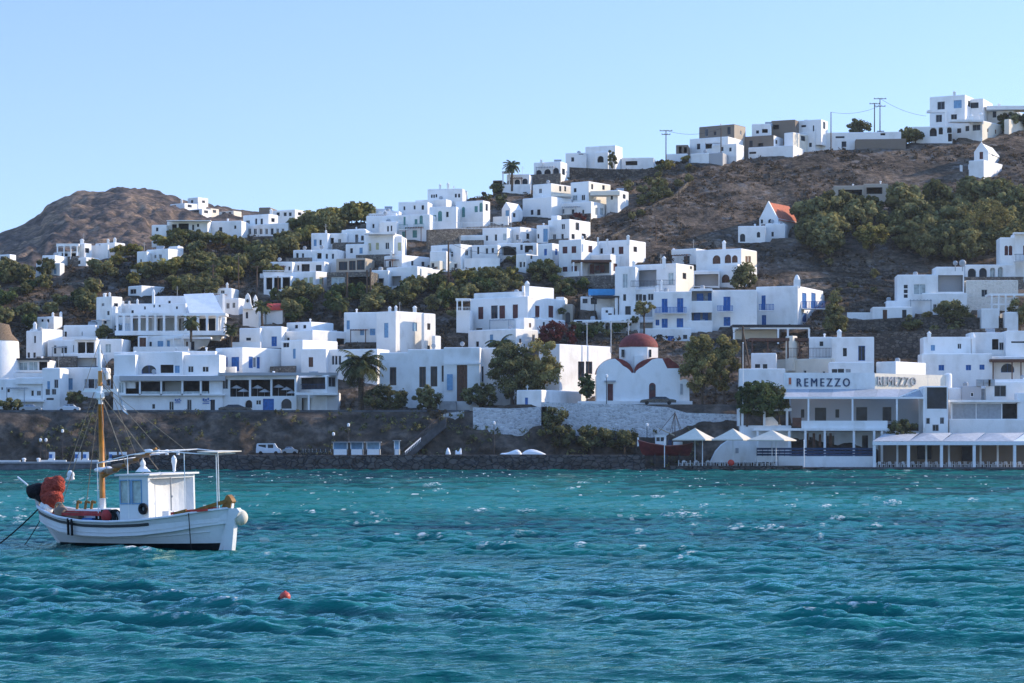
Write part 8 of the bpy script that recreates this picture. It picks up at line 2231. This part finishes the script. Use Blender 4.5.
    mb = MB(); mb.tube([(mx + .03, 0, 6.3), (mx + .03, 0, mz)], .07, 8, .035); mb.build('masthead', 'white_paint', rt)
    # crosstree lies across the picture: rotate back by the boat heading
    cx, sx_ = math.cos(-rz), math.sin(-rz)
    def pic(dx, dz, dy=0.0): return (mx + dx * cx - dy * sx_, dx * sx_ + dy * cx, dz)
    mb = MB(); a, b = Vector(pic(-.62, 5.60)), Vector(pic(.62, 5.60)); mb.box(a - Vector((0, .0, .06)), b - a, Vector(pic(0, 0, .22)) - Vector(pic(0, 0)), (0, 0, .10)); mb.build('crosstree', 'white_paint', rt)
    mb = MB(); mb.lathe((mx, 0, 5.22), [(.05, 0), (.16, .1), (.16, .3), (.05, .36)], 8); mb.build('mast_lamp', 'white_paint', rt)
    pile('furled_sail', [(mx - .02, -.05, 2.72, .24, .18, .10), (mx + .25, .05, 2.76, .18, .14, .09)], M['white_canvas'], 6)
    # flag hanging from the crosstree: five blue and four white stripes
    fo = Vector(pic(.66, 5.40)); ex = Vector(pic(1, 0)) - Vector(pic(0, 0)); w_, h_ = .40, .50; cf = None
    for k in range(9):
        mb = MB(); d0, d1 = k / 9, (k + 1) / 9; N = 6
        for i in range(N):
            f0, f1 = i / N, (i + 1) / N; g = lambda f, d: fo + ex * (f * w_ * .45 + d * .12) + Vector((0, .05 * math.sin(f * 5 + d * 3), -d * h_ - f * .22))
            mb.quad(g(f0, d0), g(f1, d0), g(f1, d1), g(f0, d1))
        cf = mb.build('flag_stripe' if k else 'flag', 'paleblue' if k % 2 == 0 else 'white_canvas', rt if k == 0 else cf0)
        if k == 0: cf0 = cf
    mb = MB(); mb.tube([pic(.66, 5.55), pic(.78, 4.75)], .012, 4); mb.build('halyard', rope, rt)
    mb = MB(); mb.lathe(pic(.24, 5.95), [(.02, 0), (.09, .05), (.09, .28), (.02, .36)], 8); mb.build('radar_reflector', 'metal', rt)
    # boom
    mb = MB(); mb.tube([(mx + .1, -.05, 2.50), (.85, -.35, 3.46)], .085, 8, .06); mb.build('boom', gold, rt, smooth=True)
    pile('brailed_sail', [(mx + .5 + .55 * i, -.1 - .05 * i, 2.68 + .18 * i, .36, .10, .10) for i in range(4)], bstripe, 7)
    # rigging
    def line(a, b, r=.013, mat=rope, sag=0.0, name='shroud'):
        a, b = Vector(a), Vector(b); pts = [a.lerp(b, i / 8) - Vector((0, 0, sag * 4 * (i / 8) * (1 - i / 8))) for i in range(9)]
        mb = MB(); mb.tube(pts, r, 5); mb.build(name, mat, rt)
    line((mx, 0, 6.1), (-4.2, -.05, 1.75), .014); line((mx, 0, 5.6), (-3.55, -.6, 1.5), .014); line((mx, 0, 5.6), (-3.45, .6, 1.5), .014)
    line((mx, 0, 5.7), (-.75, -1.2, 2.6), .012); line((mx, 0, 5.5), (-.30, -.6, 2.7), .02); line((mx, 0, 5.5), (-.12, .8, 2.7), .02); line((mx, 0, 5.9), (.55, .2, 3.4), .012); line((mx, 0, 5.9), (1.5, .6, 3.3), .010); line((mx, .0, 6.6), (-.3, .2, 2.6), .01)
    line((mx - .02, 0, mz), pic(-.6, 5.6), .01); line((mx, 0, mz), pic(.6, 5.6), .01)
    pile('stay_block', [(-3.3, -.35, 2.55, .14, .10, .18), (-3.38, -.3, 2.42, .2, .12, .08)], M['white_canvas'], 8)
    # awning frame over the cabin and stern
    fz = 3.28
    F4 = [(-1.30, -1.1, fz - .30), (.25, -1.05, fz - .02), (1.4, -1.0, fz + .10), (3.0, -.75, fz - .02), (3.55, -.45, fz - .06)]
    F5 = [(-1.10, 1.1, fz - .10), (.35, 1.15, fz + .05), (1.5, 1.1, fz + .12), (3.0, .85, fz), (3.75, .45, fz - .04)]
    mb = MB(); mb.tube(F4, .019, 6); mb.tube(F5, .019, 6)
    for a, b in zip(F4, F5): mb.tube([a, b], .014, 6)
    mb.build('awning_frame', 'white_paint', rt)
    for (x, y, zt, zb) in ((-1.30, -1.1, fz - .3, 1.0), (.12, -1.08, fz - .04, 1.0), (2.55, -.86, fz, 1.25), (3.62, -.42, fz - .06, 1.35), (2.6, .9, fz, 1.25), (-1.1, 1.1, fz - .1, 1.0)):
        mb = MB(); mb.tube([(x, y, zb), (x, y, zt)], .018, 6); mb.build('awning_post', 'white_paint', rt)
    mb = MB(); mb.box((3.05, -.75, fz + .02), (.8, .15, -.03), (0, 1.3, .02), (0, 0, .03)); mb.build('solar_panel', 'canvas', rt)
    mb = MB(); mb.sphere((.72, -.6, fz + .10), .16, .10, .07, 10, 6); mb.build('work_light', 'white_paint', rt)
    # lamps on the cabin roof
    for (x, y, zt) in ((.05, -.2, 3.05), (.9, .5, 3.16)):
        mb = MB(); mb.tube([(x, y, z1), (x, y, zt)], .035, 6); mb.build('lamp_stem', 'white_paint', rt)
        mb = MB(); mb.lathe((x, y, z1 + .12), [(.28 if x < .5 else .06, 0), (.22 if x < .5 else .05, .06), (.07, .22), (.10, zt - z1 - .3), (.09, zt - z1 - .18), (.02, zt - z1 - .08)], 10); mb.build('deck_lamp', 'white_paint', rt, smooth=True)
    # fenders on the side and lines into the water
    for mxx in (-2.55, -2.33):
        s = (mxx - stem(.7)) / (stern(.7) - stem(.7)); a = P[int(s * n)][m]
        mb = MB(); mb.tube([(mxx, -a[1] - .08, a[2] - .02), (mxx, -a[1] - .07, a[2] - .62)], .045, 7); mb.build('fender', blk, rt)
    line((2.75, -.93, 1.2), (2.72, -.80, -.2), .018, blk, 0, 'stern_line')
    line((-5.12, -.12, 1.35), (-6.3, -1.6, -.2), .028, blk, .08, 'mooring_rope'); line((-4.85, -.2, 1.1), (-5.1, -1.2, -.2), .018, blk, .05, 'mooring_rope')
    return rt
FB = fishing_boat()
FB.rotation_euler = (math.radians(1.2), math.radians(-0.8), -math.radians(33))

def red_boat():
    Y = 427.0; c = at(666, 457, Y); c.z = zof(457.5, Y)
    rt = root('wooden_boat', 'dark red wooden boat hauled out beside the parasol deck', 'boat', c, None, 0.0)
    W2 = (695 - 638) * Y / F / 2
    sheer = lambda s: ip(s, [0, .2, .5, .8, 1], [3.1, 2.5, 2.05, 2.2, 2.6])
    stem = lambda z: ip(z, [0, 1, 3.2], [-W2 + 1.3, -W2 + .6, -W2]); stern = lambda z: ip(z, [0, 1, 3], [W2 - 1.2, W2 - .6, W2 - .1])
    P = hull_points(0, 0, 1.5, sheer, stem, stern, 24, 8, .3, .9); mb = MB(); rim = MB()
    for sg in (1, -1):
        for i in range(24):
            for j in range(8): mb.quad(*[(a, sg * b, z) for a, b, z in (P[i][j], P[i + 1][j], P[i + 1][j + 1], P[i][j + 1])])
            mb.quad((P[i][8][0], 0, P[i][8][2] - .3), (P[i + 1][8][0], 0, P[i + 1][8][2] - .3), (P[i + 1][8][0], sg * P[i + 1][8][1], P[i + 1][8][2] - .3), (P[i][8][0], sg * P[i][8][1], P[i][8][2] - .3))
        rim.tube([(p[8][0], sg * p[8][1], p[8][2]) for p in P], .09, 5)
    mb.build('hull', simple('red_boat_paint', (.13, .018, .02), rough=.5, var=.3), rt); rim.build('gunwale', simple('red_boat_rim', (.30, .10, .08), rough=.5), rt)
    mb = MB(); mb.box((-W2 - .05, -.08, 2.0), (.3, 0, 0), (0, .16, 0), (0, 0, 1.6)); mb.build('stem_post', 'white_paint', rt)
    mb = MB(); mb.box((-1.9, -.7, 2.0), (1.9, 0, 0), (0, 1.4, 0), (0, 0, 1.9)); mb.build('cabin', 'white_paint', rt)
    mb = MB(); mb.box((-2.05, -.8, 3.9), (2.2, 0, 0), (0, 1.6, 0), (0, 0, .12)); mb.build('cabin_roof', 'white_paint', rt)
    for x in (-1.75, -1.0):
        mb = MB(); mb.box((x, -.73, 2.9), (.6, 0, 0), (0, .03, 0), (0, 0, .7)); mb.build('window', 'glass', rt)
    mb = MB(); mb.box((.3, -.5, 2.0), (.7, 0, 0), (0, .9, 0), (0, 0, 1.1)); mb.build('engine_box', 'darkblue', rt); mb = MB(); mb.box((1.3, -.6, 2.0), (1.6, 0, 0), (0, 1.0, 0), (0, 0, .8)); mb.build('locker', 'white_paint', rt)
    mb = MB(); mb.tube([(1.6, 0, 1.8), (1.6, 0, 8.2)], .11, 7, .06); mb.build('mast', 'wood', rt)
    mb = MB(); mb.tube([(1.5, 0, 3.9), (-1.3, -.2, 5.2)], .13, 6, .09); mb.build('boom', simple('pale_spar', (.42, .33, .22), rough=.7), rt)
    for a, b in (((1.6, 0, 8.0), (-1.2, 0, 4.6)), ((1.6, 0, 8.0), (.3, -.8, 3.0)), ((1.6, 0, 8.0), (3.2, .8, 2.4)), ((1.6, 0, 8.0), (3.6, 0, 2.5)), ((1.6, 0, 8), (.8, .8, 2.5))):
        mb = MB(); mb.tube([a, b], .045, 4); mb.build('shroud', 'wood', rt)
    mb = MB()
    for x in (-2.2, 0, 2.2): mb.box((x, -.9, -1.2), (.3, 0, 0), (0, 1.8, 0), (0, 0, 1.7))
    mb.build('cradle', 'dark', rt)
red_boat()
# red buoy
Y = 8400 / (606.0 - 450); p = at(285, 606, Y); rt = root('mooring_buoy', 'round red mooring buoy with a dark underside floating right of the boat', 'buoy', (p.x, p.y, .12))
k = Y / F
mb = MB(); mb.sphere((0, 0, 4.0 * k), 5.6 * k, 5.6 * k, 5.2 * k, 20, 12); mb.build('float', simple('buoy_red', (.50, .075, .05), rough=.4, var=.25, scale=14), rt, smooth=True)
mb = MB(); mb.tube([(-4 * k, -1 * k, 3.0 * k), (-6.6 * k, -1.5 * k, 1.4 * k)], 2.2 * k, 10, 1.6 * k); mb.build('neck', 'dark', rt, smooth=True)
mb = MB(); mb.lathe((0, 0, 8.8 * k), [(1.6 * k, 0), (1.4 * k, .8 * k), (.3 * k, 1.2 * k)], 10); mb.build('cap', 'bright_red', rt)
